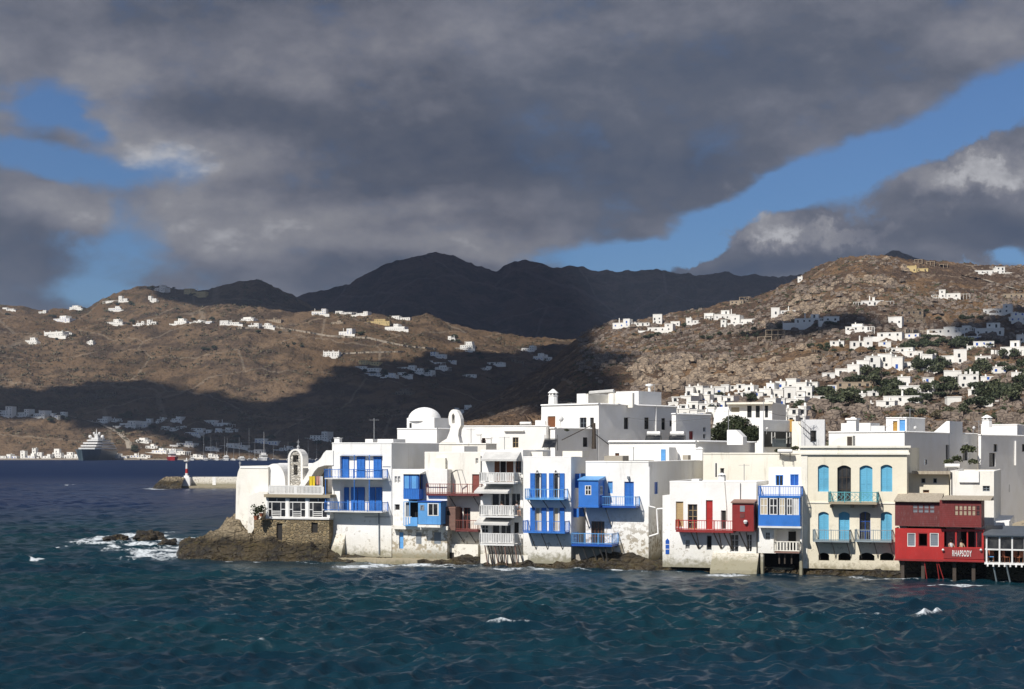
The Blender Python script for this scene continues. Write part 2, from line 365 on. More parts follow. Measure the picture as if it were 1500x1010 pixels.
# ------------------------------------------------------------------ terrain
def vnoise(x, y, seed=0):
    xi = np.floor(x).astype(np.int64); yi = np.floor(y).astype(np.int64); xf = x - xi; yf = y - yi
    def h(a, b):
        n = (a * 374761393 + b * 668265263 + seed * 974634777) & 0xffffffff
        n = ((n ^ (n >> 13)) * 1274126177) & 0xffffffff
        return ((n ^ (n >> 16)) & 0xffffff) / float(0xffffff)
    u = xf * xf * (3 - 2 * xf); v = yf * yf * (3 - 2 * yf)
    return (h(xi, yi) * (1 - u) + h(xi + 1, yi) * u) * (1 - v) + (h(xi, yi + 1) * (1 - u) + h(xi + 1, yi + 1) * u) * v
def fbm(x, y, oct=5, seed=0, gain=0.5, ridged=False):
    a = 1.0; s = 0; t = 0
    for i in range(oct):
        n = vnoise(x * 2 ** i + 17.3 * i, y * 2 ** i - 9.1 * i, seed + i)
        if ridged: n = 1 - abs(2 * n - 1)
        s = s + a * n; t += a; a *= gain
    return s / t
def grid_obj(name, X, Y, Z, mat, smooth=True, attr=None):
    r, c = X.shape
    v = np.stack([X, Y, Z], -1).reshape(-1, 3)
    i = np.arange((r - 1) * (c - 1)); a = (i // (c - 1)) * c + i % (c - 1)
    f = np.stack([a, a + 1, a + c + 1, a + c], -1)
    me = bpy.data.meshes.new(name)
    me.vertices.add(len(v)); me.vertices.foreach_set('co', v.astype(np.float32).ravel())
    me.loops.add(f.size); me.loops.foreach_set('vertex_index', f.astype(np.int32).ravel())
    me.polygons.add(len(f)); me.polygons.foreach_set('loop_start', (np.arange(len(f)) * 4).astype(np.int32))
    me.polygons.foreach_set('use_smooth', np.full(len(f), smooth))
    me.update(calc_edges=True)
    if attr:
        for k, d in attr.items():
            at = me.attributes.new(k, 'FLOAT', 'POINT'); at.data.foreach_set('value', d.astype(np.float32).ravel())
    me.materials.append(mat)
    return link(bpy.data.objects.new(name, me))
def hill_mat(name, rocky=0.5, green=0.0, tint=(1, 1, 1), sc=1.0, dark=0.0):
    m, g, b, geo = new_mat(name); pos = geo.outputs['Position']
    n1 = g.noise(pos, .006 * sc, 6, .6); n2 = g.noise(pos, .035 * sc, 6, .68); n3 = g.noise(g.mapping(pos, (1, 1, 1.6)), .16 * sc, 5, .7)
    nz = g.n.new('ShaderNodeTexNoise'); nz.inputs['Scale'].default_value = .06 * sc; nz.inputs['Detail'].default_value = 5; g.l.new(pos, nz.inputs[0])
    scl = g.n.new('ShaderNodeVectorMath'); scl.operation = 'SCALE'; scl.inputs[3].default_value = 22 / sc; g.l.new(nz.outputs[1], scl.inputs[0])
    wv = g.n.new('ShaderNodeVectorMath'); wv.operation = 'ADD'; g.l.new(pos, wv.inputs[0]); g.l.new(scl.outputs[0], wv.inputs[1])
    v = g.vor(g.mapping(wv.outputs[0], (1, 1, 1.8)), .19 * sc); ve = g.vor(g.mapping(wv.outputs[0], (1, 1, 1.8)), .19 * sc, 'DISTANCE_TO_EDGE')
    vf = g.vor(g.mapping(pos, (1, 1, .3)), .0105 * sc, 'DISTANCE_TO_EDGE')
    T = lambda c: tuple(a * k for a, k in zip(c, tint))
    earth = g.mix(g.mapr(n1, .35, .65), T((0.175, 0.115, 0.062)), T((0.25, 0.175, 0.105)))
    earth = g.mix(g.mapr(n2, .44, .62, 0, .75), earth, T((0.10, 0.068, 0.042)))
    scrub = g.mapr(g.m('ADD', g.m('MULTIPLY', n3, .6), g.m('MULTIPLY', n2, .4)), .50, .56)
    earth = g.mix(g.m('MULTIPLY', scrub, .35 + .3 * dark + .3 * green), earth, T((0.048, 0.046, 0.022)) if green < .5 else T((.035, .045, .018)))
    sp = g.n.new('ShaderNodeSeparateColor'); g.l.new(v.outputs['Color'], sp.inputs[0])
    rockc = g.mix(sp.outputs[0], T((0.19, 0.135, 0.095)), T((0.37, 0.285, 0.205)))
    rockc = g.mix(g.mapr(ve.outputs[0], .12, 0, .75), rockc, T((0.055, 0.038, 0.026)))
    rm = g.m('MULTIPLY', g.mapr(g.m('ADD', g.m('MULTIPLY', n2, .5), g.m('MULTIPLY', n1, .6)), .60 - .14 * rocky, .66 - .10 * rocky), .35 + .65 * rocky)
    base = g.mix(rm, earth, rockc)
    base = g.mix(1.0, base, (.62, .60, .60), 'MULTIPLY')
    base = g.mix(g.mapr(vf.outputs[0], .016, .005, 0, .34), base, T((0.27, 0.22, 0.16)))
    g.l.new(base, b.inputs['Base Color']); b.inputs['Roughness'].default_value = .97; b.inputs['Specular IOR Level'].default_value = .1
    h = g.m('ADD', g.m('MULTIPLY', n2, 5.0), g.m('ADD', g.m('MULTIPLY', n3, 2.2), g.m('MULTIPLY', g.mapr(ve.outputs[0], 0, .3), 1.2 * rocky)))
    bump(g, b, h, 1.0 / sc, .9)
    return m
LAYERS = {}
class Layer:
    """a hillside: foot line and crest line, ground between them, and a back slope that falls away behind"""
    def __init__(s, name, mat, pxs, crest, foot, Yf, Yc, amp, nscale, zback, Yb, rows=260, seed=1, bulge=0.0, crag=.25):
        s.px = pxs; cp = np.interp(pxs, *zip(*crest)); fp = np.interp(pxs, *zip(*foot)) if isinstance(foot, list) else np.full(len(pxs), foot)
        Yf = np.interp(pxs, *zip(*Yf)) if isinstance(Yf, list) else np.full(len(pxs), float(Yf))
        Yc = np.interp(pxs, *zip(*Yc)) if isinstance(Yc, list) else np.full(len(pxs), float(Yc))
        t = np.linspace(0, 1, rows)[:, None]
        y = Yf + (Yc - Yf) * t; p = fp + (cp - fp) * (t + bulge * np.sin(np.pi * t) * t)
        u = (pxs - CX) / F
        X = u * y; Z = HC + (HZ - p) * y / F
        env = np.clip(t * 5, 0, 1) * (1 - .55 * t ** 3)
        nz = fbm(X / nscale, y / nscale, 6, seed, .52) - .5
        rg = fbm(X / (nscale * .8) + 3, y / (nscale * 1.3), 5, seed + 50, .5, True) - .62
        Z = Z + env * amp * (nz * 1.6 + rg * 1.1) + np.clip(t * 5, 0, 1) * amp * crag * (fbm(X / (nscale * .11), y / (nscale * .16), 5, seed + 80, .6, True) - .6)
        Z[0] = np.minimum(Z[0], HC + (HZ - fp) * Yf / F)
        bt = np.linspace(0.04, 1, 40)[:, None]
        yb = Yc + (Yb - Yc) * bt; Xb = u * Yc + (u * yb - u * Yc) * 1.0
        zback = np.where(pxs < 620, -60.0, zback) if Yc.max() < 1300 else zback
        Zb = Z[-1] + (zback - Z[-1]) * (bt ** 1.25) + amp * .5 * (fbm(Xb / nscale, yb / nscale, 5, seed) - .5) * np.minimum(bt * 4, 1)
        s.X = np.vstack([X, Xb]); s.Y = np.vstack([np.broadcast_to(y, X.shape), np.broadcast_to(yb, Xb.shape)]); s.Z = np.vstack([Z, Zb])
        s.rows = rows
        s.obj = grid_obj(name, s.X, s.Y, s.Z, mat); s.obj['kind'] = 'structure'
    def at(s, px, py):
        """ground point of this hillside seen at a photo pixel"""
        j = int(np.clip(np.searchsorted(s.px, px), 1, len(s.px) - 1)); w = (px - s.px[j - 1]) / (s.px[j] - s.px[j - 1])
        Yc_ = s.Y[:s.rows, j - 1] * (1 - w) + s.Y[:s.rows, j] * w; Zc = s.Z[:s.rows, j - 1] * (1 - w) + s.Z[:s.rows, j] * w
        pr = HZ - (Zc - HC) * F / Yc_
        k = np.nonzero(pr <= py)[0]
        k = k[0] if len(k) else int(np.argmin(pr))
        if k > 0:
            a, b = pr[k - 1], pr[k]; q = (py - a) / (b - a) if abs(b - a) > 1e-9 else 1; q = min(1, max(0, q)); Yv = Yc_[k - 1] + (Yc_[k] - Yc_[k - 1]) * q; Zv = Zc[k - 1] + (Zc[k] - Zc[k - 1]) * q
        else: Yv, Zv = Yc_[0], Zc[0]
        return Vector(((px - CX) / F * Yv, Yv, Zv))
    def zat(s, x, y):
        """height at a ground position"""
        px = x / y * F + CX
        j = int(np.clip(np.searchsorted(s.px, px), 1, len(s.px) - 1)); return float(np.interp(y, s.Y[:, j], s.Z[:, j]))

M['hill_left'] = hill_mat('dry_brown_hillside', .35, 0, (1.12, 1.13, 1.16), .6)
M['hill_ridge'] = hill_mat('scrubby_ridge', .35, .2, (1.05, 1.05, 1.05), .5, .5)
M['hill_right'] = hill_mat('rocky_hillside', .85, .1, (1.56, 1.50, 1.48), 1.3)
M['mountain'] = hill_mat('haze_tinted_mountain', .3, .3, (.64, .60, .76), .35, .8)  # purple tint puts distance haze into the slope colour
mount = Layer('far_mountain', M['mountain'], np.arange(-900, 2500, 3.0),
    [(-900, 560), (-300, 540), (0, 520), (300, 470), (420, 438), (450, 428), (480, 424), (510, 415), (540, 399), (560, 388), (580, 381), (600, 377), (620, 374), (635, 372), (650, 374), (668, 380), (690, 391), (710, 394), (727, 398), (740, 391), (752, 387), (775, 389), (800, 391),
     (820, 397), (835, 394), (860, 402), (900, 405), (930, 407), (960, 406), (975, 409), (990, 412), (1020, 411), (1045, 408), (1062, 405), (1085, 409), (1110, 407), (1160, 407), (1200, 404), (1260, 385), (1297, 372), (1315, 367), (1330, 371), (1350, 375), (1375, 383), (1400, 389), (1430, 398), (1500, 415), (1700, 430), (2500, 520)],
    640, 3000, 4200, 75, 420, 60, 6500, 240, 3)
LAYERS['ridge'] = Layer('ridge_hill', M['hill_ridge'], np.arange(-900, 760, 2.0),
    [(-900, 500), (-300, 470), (0, 449), (30, 452), (60, 458), (90, 456), (110, 452), (130, 450), (150, 439), (175, 430), (200, 420), (213, 417), (240, 419), (260, 423), (290, 426), (305, 422), (330, 413), (350, 409), (375, 406), (388, 410), (400, 418), (430, 432), (450, 446), (480, 470), (600, 530), (760, 600)],
    600, 2300, 2900, 24, 170, 60, 3600, 200, 11)
LAYERS['left'] = Layer('left_hill', M['hill_left'], np.arange(-900, 1000, 1.6),
    [(-900, 480), (-200, 462), (0, 458), (60, 470), (120, 466), (170, 474), (220, 466), (262, 462), (300, 452), (330, 446), (370, 450), (430, 459), (460, 456), (500, 458), (560, 462), (600, 465), (625, 461), (640, 466), (660, 472), (700, 480), (740, 487), (780, 493), (845, 499), (900, 510), (1000, 540)],
    674.0, 1700, 2450, 17, 110, 60, 2900, 300, 23, bulge=.12)
LAYERS['right'] = Layer('rocky_hill', M['hill_right'], np.arange(330, 2300, 1.6),
    [(330, 820), (480, 780), (530, 700), (560, 668), (600, 655), (640, 640), (680, 606), (740, 566), (790, 541), (820, 519), (845, 498), (865, 486), (880, 479), (900, 470), (930, 470), (960, 463), (1000, 457), (1040, 450), (1060, 444), (1100, 437), (1120, 428), (1140, 419), (1155, 413), (1170, 406), (1185, 397), (1200, 389), (1215, 383), (1240, 376), (1262, 374), (1290, 373), (1330, 380), (1370, 385), (1410, 389), (1450, 391), (1500, 390), (1560, 385), (1700, 392), (2300, 430)],
    [(330, 900), (480, 800), (540, 720), (600, 668), (2300, 668)], 262, 1250, 9.5, 75, 40, 1900, 420, 37, crag=.55)

# ------------------------------------------------------------------ coast line and town ground
def coastY(px, off=0.0): return (140.67 + off) / (1 + .366 * (px - CX) / F)
def coast_pt(px, off, z): Y = coastY(px, off); return Vector(((px - CX) / F * Y, Y, z))
def build_ground():
    pxs = np.linspace(349, 2000, 240); offs = np.array([.3, 2, 6, 12, 25, 45, 70, 100, 122.0, 200.0])
    X = []; Yy = []; Z = []
    for o in offs:
        Y = (140.67 + o) / (1 + .366 * (pxs - CX) / F); w = np.clip((pxs - 349) / 260, 0, 1)
        lim = .3 + (o - .3) * np.clip(w, .12, 1); Y = (140.67 + lim) / (1 + .366 * (pxs - CX) / F)
        X.append((pxs - CX) / F * Y); Yy.append(Y); Z.append(.42 + np.clip(w * 1.6 - .6, 0, 1) * (max(0, min(o, 122) - 12) * .075))
    Z[0][:] = .42
    X = np.array(X); Yy = np.array(Yy); Z = np.array(Z)
    # skirt down to the sea bed on all the open sides
    X = np.vstack([X[:1], X, X[-1:]]); Yy = np.vstack([Yy[:1], Yy, Yy[-1:]]); Z = np.vstack([np.full_like(Z[:1], -2), Z, np.full_like(Z[-1:], -2)])
    X = np.hstack([X[:, :1], X]); Yy = np.hstack([Yy[:, :1], Yy]); Z = np.hstack([np.full_like(Z[:, :1], -2), Z])
    o = grid_obj('town_ground', X, Yy, Z, M['concrete'], smooth=False); o['kind'] = 'structure'
build_ground()
def build_shore():
    # rocky foreshore: a height field that follows the coast line
    pxs = np.arange(196, 1760, .9); offs = np.concatenate([np.linspace(-7, 2.2, 74), np.linspace(2.6, 17, 34)])
    top = np.interp(pxs, [196, 240, 250, 258, 268, 285, 300, 318, 332, 345, 352, 372, 395, 430, 484, 492, 575, 600, 655, 665, 690, 705, 760, 775, 850, 870, 905, 930, 975, 990, 1040, 1045, 1105, 1112, 1176, 1185, 1250, 1310, 1330, 1440, 1760],
                    [-1.6, -1.4, -.6, .55, 1.0, 1.25, 1.5, 2.1, 3.0, 3.7, 3.7, 2.6, 2.2, 1.7, 1.2, .7, .3, .25, .35, .9, 1.0, .6, .35, .3, .6, 1.5, 1.7, 1.4, 1.1, .85, .6, .9, .8, .25, .35, 1.15, 1.05, 1.15, .7, .6, .6])
    off, px = np.meshgrid(offs, pxs, indexing='ij')
    front = np.interp(pxs, [196, 250, 300, 345, 480, 560, 700, 860, 960, 1100, 1760], [-3.0, -3.5, -4.6, -4.6, -3.4, -1.6, -1.8, -2.0, -1.8, -1.5, -2.2])
    back = np.interp(pxs, [196, 262, 300, 345, 349, 500, 1760], [6, 7, 9, 13, 13, 17, 17])
    Y = (140.67 + off) / (1 + .366 * (px - CX) / F); X = (px - CX) / F * Y
    rise = np.clip((off - (front - .2)) / (1.2 + top * .8), 0, 1) ** .65
    fall = np.clip((back - off) / 3.5, 0, 1) ** .8
    edge = np.clip((px - 244) / 22, 0, 1)
    n = fbm(X / 2.6, Y / 2.2, 6, 61, .55, True) - .55; n2 = fbm(X / 5.0, Y / 4.0, 4, 71) - .5
    prof = np.where(off < .6, 1.0, np.clip(1 - (off - .6) * .5, .05, 1)); prof = np.where(px < 352, 1.0, prof)
    back_floor = np.where(px < 352, 0, .2)
    Z = -1.4 + (1.4 + np.maximum(top * (.35 + .65 * np.clip((off - front) / 4.4, 0, 1)) * prof, back_floor)) * rise * fall * edge
    amp = np.where(px < 262, .6 * edge, np.where(px < 480, 1.3, .75)) * rise * np.where(off > .8, np.where(px < 352, 1, .15), 1)
    Z = Z + amp * (n * 1.5 + n2 * .9)
    o = grid_obj('rocky_shore', X, Y, Z, M['rock'], smooth=False); o['kind'] = 'structure'
build_shore()

# ------------------------------------------------------------------ sea
FOAM = [(158, 792, 42, 6), (200, 785, 36, 7), (235, 806, 40, 12), (262, 812, 26, 9), (205, 800, 50, 8), (290, 790, 30, 4), (120, 793, 30, 3), (245, 793, 25, 5), (390, 819, 26, 3), (445, 822, 30, 2), (540, 830, 60, 2.5), (630, 829, 60, 3),
        (920, 834, 34, 3), (1210, 845, 26, 2), (240, 783, 22, 4), (75, 819, 14, 2.5), (55, 821, 8, 2), (85, 802, 7, 3), (262, 712.5, 28, 3), (240, 716, 30, 1.6), (100, 711, 4, 1), (1060, 843, 40, 2), (760, 835, 60, 2), (1300, 849, 50, 2.5), (1400, 858, 60, 2)]
def build_sea():
    nr, nc = 1050, 760
    y = 42 * (520 / 42.0) ** (np.linspace(0, 1, nr) ** 1.0); u = np.linspace(-.43, .43, nc)
    U, Y = np.meshgrid(u, y); X = U * Y
    rng = np.random.RandomState(5); Z = np.zeros_like(X); dX = np.zeros_like(X); dY = np.zeros_like(X)
    spacing = Y * (np.log(520 / 42.0) / nr)
    for i in range(130):
        L = .8 * (9 / .8) ** (rng.rand() ** 1.3); k = 2 * np.pi / L
        th = R(-62) + rng.randn() * .62               # the sea runs in from the left and away
        kx, ky = k * math.cos(th), k * math.sin(th); ph = rng.rand() * 6.28
        a = (.0125 * L ** .85 if L < 2.2 else .0215 * (L / 2.2) ** .1) * (.5 + 1.0 * rng.rand())
        fade = np.clip((L / spacing - 2.2) / 2.2, 0, 1)
        q = kx * X + ky * Y + ph + 1.2 * (fbm(X / 30, Y / 30, 2, i) - .5)
        Z += a * fade * np.cos(q); dX -= a * fade * .5 * kx / k * np.sin(q); dY -= a * fade * .5 * ky / k * np.sin(q)
    gust = .35 + 1.3 * fbm(X / 22, Y / 16, 3, 91)
    Z *= gust; dX *= gust; dY *= gust
    e = np.clip((.43 - np.abs(U)) / .02, 0, 1) * np.clip((Y - 42) / 3, 0, 1) * np.clip((520 - Y) / 60, 0, 1)
    shelter = np.clip((Y - 40) / 1, 0, 1)
    off = Y * (1 + .366 * U) - 140.67
    calm = np.clip(1 - (off + 14) / 14, .38, 1); calm = np.maximum(calm, np.clip((-.2 - U) / .05, 0, .9))
    Z *= e * calm * .9; dX *= e * calm; dY *= e * calm
    # foam: where crests break, and in the surf round the rocks
    Xn, Yn = X, Y
    streak = fbm(X / 5.0 + 3, Y / 1.6, 5, 120, .6); patch = fbm(X / 26, Y / 16, 3, 130)
    foam = np.clip((Z / (.19 * e + .05) - 1.0) * 1.1, 0, 1) * np.clip((patch - .60) * 9, 0, 1) * np.clip((streak - .42) * 5, 0, 1)
    PX = CX + X / Y * F; PY = HZ + HC * F / Y
    for (fx, fy, rx, ry) in FOAM:
        yy = HC * F / (fy - HZ); xx = (fx - CX) / F * yy; sx = rx * yy / F; sy = abs(HC * F / (fy - ry - HZ) - yy)
        d = ((X - xx) / sx) ** 2 + ((Y - yy) / sy) ** 2
        foam = np.maximum(foam, np.clip(1.35 - d, 0, 1) * np.clip((streak - .30) * 4.5, 0, 1))
    base = np.clip(1 - np.abs(off - np.interp(PX, [196, 300, 345, 480, 560, 1500], [-3.2, -5, -5, -3.8, -2.0, -2.4])) / 1.0, 0, 1) * (PX > 205)
    foam = np.maximum(foam, base * np.clip((fbm(X / 1.6, Y / 1.2, 4, 140) - .47) * 5, 0, 1) * .8)
    # depth colour: shallow green shelf near the shore, deep blue channel beyond
    edge_y = 300 + 60 * (fbm(X / 60, Y / 60, 3, 150) - .5)
    shallow = np.clip((edge_y - Y) / 90, 0, 1) * (.72 + .6 * (fbm(X / 35, Y / 14, 4, 160) - .35))
    o_near = grid_obj('sea', X + dX, Y + dY, Z, sea_mat(), True, {'foam': foam, 'shallow': np.clip(shallow, 0, 1)})
    # the rest of the sea out to the horizon, one sheet with the waves
    import bmesh
    bm = bmesh.new(); bm.from_mesh(o_near.data)
    def q(pts):
        vs = [bm.verts.new((a, b, 0)) for a, b in pts]; bm.faces.new(vs)
    A, B = 42 * .43, 520 * .43; W = 40000
    q([(-W, 42), (-A, 42), (-B, 520), (-W, 520)]); q([(A, 42), (W, 42), (W, 520), (B, 520)])
    q([(-W, -W), (W, -W), (W, 42), (A, 42), (-A, 42), (-W, 42)]); q([(-W, 520), (-B, 520), (B, 520), (W, 520), (W, W), (-W, W)])
    bm.to_mesh(o_near.data); bm.free(); o_near['kind'] = 'structure'
def sea_mat():
    m, g, b, geo = new_mat('wind_blown_sea'); pos = geo.outputs['Position']
    at = g.n.new('ShaderNodeAttribute'); at.attribute_name = 'foam'; sh = g.n.new('ShaderNodeAttribute'); sh.attribute_name = 'shallow'
    n = g.noise(pos, .03, 4, .6)
    deep = g.mix(g.mapr(n, .3, .7), (0.0025, 0.012, 0.046), (0.003, 0.017, 0.058))
    near = g.mix(g.mapr(g.noise(pos, .06, 4, .6), .3, .7), (0.0025, 0.020, 0.027), (0.005, 0.036, 0.040))
    base = g.mix(sh.outputs['Fac'], deep, near)
    fn = g.noise(g.mapping(pos, (1, .6, 1)), 2.6, 6, .72); fv = g.noise(pos, .9, 5, .7)
    fm = g.mapr(g.m('ADD', at.outputs['Fac'], g.m('MULTIPLY', g.m('SUBTRACT', g.m('ADD', g.m('MULTIPLY', fn, .6), g.m('MULTIPLY', fv, .4)), .5), 4.2)), .35, 1.15)
    fm = g.m('MULTIPLY', fm, g.mapr(at.outputs['Fac'], .12, .4))
    g.l.new(g.mix(fm, base, (0.62, 0.66, 0.68)), b.inputs['Base Color'])
    b.inputs['IOR'].default_value = 1.33
    sp = g.n.new('ShaderNodeSeparateXYZ'); g.l.new(pos, sp.inputs[0]); far = g.mapr(sp.outputs[1], 200, 700)
    g.l.new(g.m('MAXIMUM', g.mapr(fm, 0, 1, .22, .8), g.m('MULTIPLY', far, .45)), b.inputs['Roughness'])
    g.l.new(g.m('SUBTRACT', g.m('MULTIPLY_ADD', fm, -.3, .40), g.m('MULTIPLY', far, .34)), b.inputs['Specular IOR Level'])
    a1 = g.noise(g.mapping(pos, (1, 1.5, 1)), 3.2, 6, .68); a2 = g.noise(g.mapping(pos, (1, 1.6, 1)), .42, 5, .6); a3 = g.noise(g.mapping(pos, (1, 1.5, 1)), .11, 4, .55)
    far2 = g.mapr(sp.outputs[1], 130, 480, .12, 1.0)
    h = g.m('ADD', g.m('MULTIPLY', a1, .10), g.m('MULTIPLY', far2, g.m('ADD', g.m('MULTIPLY', a2, .6), g.m('MULTIPLY', a3, 1.4))))
    bump(g, b, h, 1.0, .55)
    return m
build_sea()

def shore_rock(px, py, w, d, h, label, seed):
    import bmesh
    Y = HC * F / (py - HZ); bm = bmesh.new(); bmesh.ops.create_icosphere(bm, subdivisions=4, radius=1.0); k = Y / F
    for v in bm.verts:
        c = v.co.copy(); n = mn.fractal(c * 1.6 + Vector((seed, 0, 0)), 1.0, 2.0, 5); r = mn.ridged_multi_fractal(c * 2.2 + Vector((0, seed, 0)), 1.0, 2.0, 4, 1.0, 2.0) * .12
        c *= 1 + .38 * n + r - .15; v.co = Vector((c.x * w * k / 2, c.y * d, max(c.z, -.6) * h))
    me = bpy.data.meshes.new('rock'); bm.to_mesh(me); bm.free(); me.materials.append(M['rock']); o = link(bpy.data.objects.new('rock', me)); o.location = ((px - CX) / F * Y, Y, -.12); tag(o, label, 'rock', 'low rocks in the surf')
shore_rock(168, 792, 42, 2.4, .75, 'leftmost low dark rock awash in the surf off the point', 3)
shore_rock(217, 790, 48, 2.8, 1.05, 'dark rock in the surf between the outermost rock and the point', 8)
shore_rock(246, 799, 30, 2.4, .8, 'small dark rock touching the tip of the rocky point', 12)

# ------------------------------------------------------------------ clouds overhead (out of the frame, they throw the shade on the hills)
def cloud_mat():
    m, g, b, geo = new_mat('cloud_vapour'); b.inputs['Base Color'].default_value = (.85, .86, .9, 1); b.inputs['Roughness'].default_value = 1
    b.inputs['Specular IOR Level'].default_value = 0
    return m
def add_cloud(poly, zg, alt=1500.0, label='', seed=1, thick=170.0):
    """poly: ground outline (x,y) of the shade; the cloud hangs on the way to the sun"""
    k = (alt - zg) / SD.z; dx, dy = SD.x * k, SD.y * k
    P2 = np.array(poly, float) + np.array([dx, dy]); lo = P2.min(0) - 160; hi = P2.max(0) + 160
    n = max(60, int(max(hi - lo) / 34)); xs = np.linspace(lo[0], hi[0], n); ys = np.linspace(lo[1], hi[1], n); Xg, Yg = np.meshgrid(xs, ys)
    ins = np.zeros(Xg.shape, bool); dist = np.full(Xg.shape, 1e9)
    m_ = len(P2)
    for i in range(m_):
        x1, y1 = P2[i]; x2, y2 = P2[(i + 1) % m_]
        c = ((y1 > Yg) != (y2 > Yg)) & (Xg < (x2 - x1) * (Yg - y1) / (y2 - y1 + 1e-9) + x1); ins ^= c
        t = np.clip(((Xg - x1) * (x2 - x1) + (Yg - y1) * (y2 - y1)) / ((x2 - x1) ** 2 + (y2 - y1) ** 2), 0, 1)
        dist = np.minimum(dist, np.hypot(Xg - x1 - t * (x2 - x1), Yg - y1 - t * (y2 - y1)))
    sd = np.where(ins, dist, -dist) + 110 * (fbm(Xg / 150, Yg / 150, 5, seed, .6) - .5)
    hgt = np.sqrt(np.clip(sd, 0, 400) / 400)
    keep = sd > 0
    up = alt + thick * hgt * (.5 + fbm(Xg / 120, Yg / 120, 5, seed + 9)); dn = alt - .25 * thick * hgt * (.6 + .5 * fbm(Xg / 90, Yg / 90, 3, seed + 5))
    v = []; f = []
    idx = np.arange(n * n).reshape(n, n)
    vt = np.stack([Xg, Yg, np.where(keep, up, alt)], -1).reshape(-1, 3); vb = np.stack([Xg, Yg, np.where(keep, dn, alt)], -1).reshape(-1, 3)
    kc = keep[:-1, :-1] | keep[1:, :-1] | keep[:-1, 1:] | keep[1:, 1:]
    kc = keep[:-1, :-1] & keep[1:, 1:]
    a = idx[:-1, :-1][kc]; b_ = idx[:-1, 1:][kc]; c_ = idx[1:, 1:][kc]; d_ = idx[1:, :-1][kc]
    ft = np.stack([a, b_, c_, d_], -1); fb = np.stack([d_, c_, b_, a], -1) + n * n
    me = bpy.data.meshes.new('cloud'); me.from_pydata(np.vstack([vt, vb]).tolist(), [], np.vstack([ft, fb]).tolist())
    import bmesh
    bm = bmesh.new(); bm.from_mesh(me); bmesh.ops.delete(bm, geom=[q for q in bm.verts if not q.link_faces], context='VERTS')
    bmesh.ops.remove_doubles(bm, verts=bm.verts, dist=.01); bm.to_mesh(me); bm.free()
    me.polygons.foreach_set('use_smooth', [True] * len(me.polygons)); me.materials.append(M['cloud'])
    o = link(bpy.data.objects.new('cloud', me)); o['kind'] = 'structure'
M['cloud'] = cloud_mat()
def gp(px, Y): return ((px - CX) / F * Y, Y)
L_ = LAYERS['left']; R_ = LAYERS['right']
def lay(layer, pts):
    r = []
    for px, py in pts:
        p = LAYERS[layer].at(px, py); k = (p.z - 60) / SD.z; r.append((p.x - SD.x * k, p.y - SD.y * k))
    return r
# one over the far mountain
add_cloud([gp(-300, 3500), gp(180, 3500), gp(330, 2950), gp(480, 2800), gp(900, 2900), gp(1150, 3000), gp(1900, 3200), gp(2300, 4600), gp(-300, 4600)], 150, 1500, seed=3)
# one over the valley between the two hills
vl = lay('left', [(-150, 562), (0, 568), (60, 563), (100, 558), (150, 552), (215, 552), (262, 562), (320, 574), (378, 596), (400, 588), (440, 560), (480, 545), (540, 532), (600, 524), (660, 512), (735, 517), (800, 512), (880, 512)])
vr = lay('right', [(846, 500), (868, 520), (905, 528), (885, 560), (865, 590), (820, 610)])
add_cloud(vl + [(150, 1500), vr[1], vr[2], vr[3], vr[4], (40, 520), gp(560, 1050), gp(420, 1500), gp(330, 1640), gp(200, 1700)] + lay('left', [(150, 634), (110, 627), (60, 618), (-150, 606)]), 60, 1500, seed=8, thick=120)
# small ones over the right-hand hill
add_cloud(lay('right', [(1425, 500), (1452, 466), (1500, 455), (1580, 455), (1590, 494), (1480, 504)]), 60, 1400, seed=14, thick=90)
add_cloud(lay('right', [(1090, 492), (1120, 482), (1150, 474), (1215, 470), (1240, 476), (1215, 484), (1140, 490)]), 60, 1400, seed=15, thick=70)

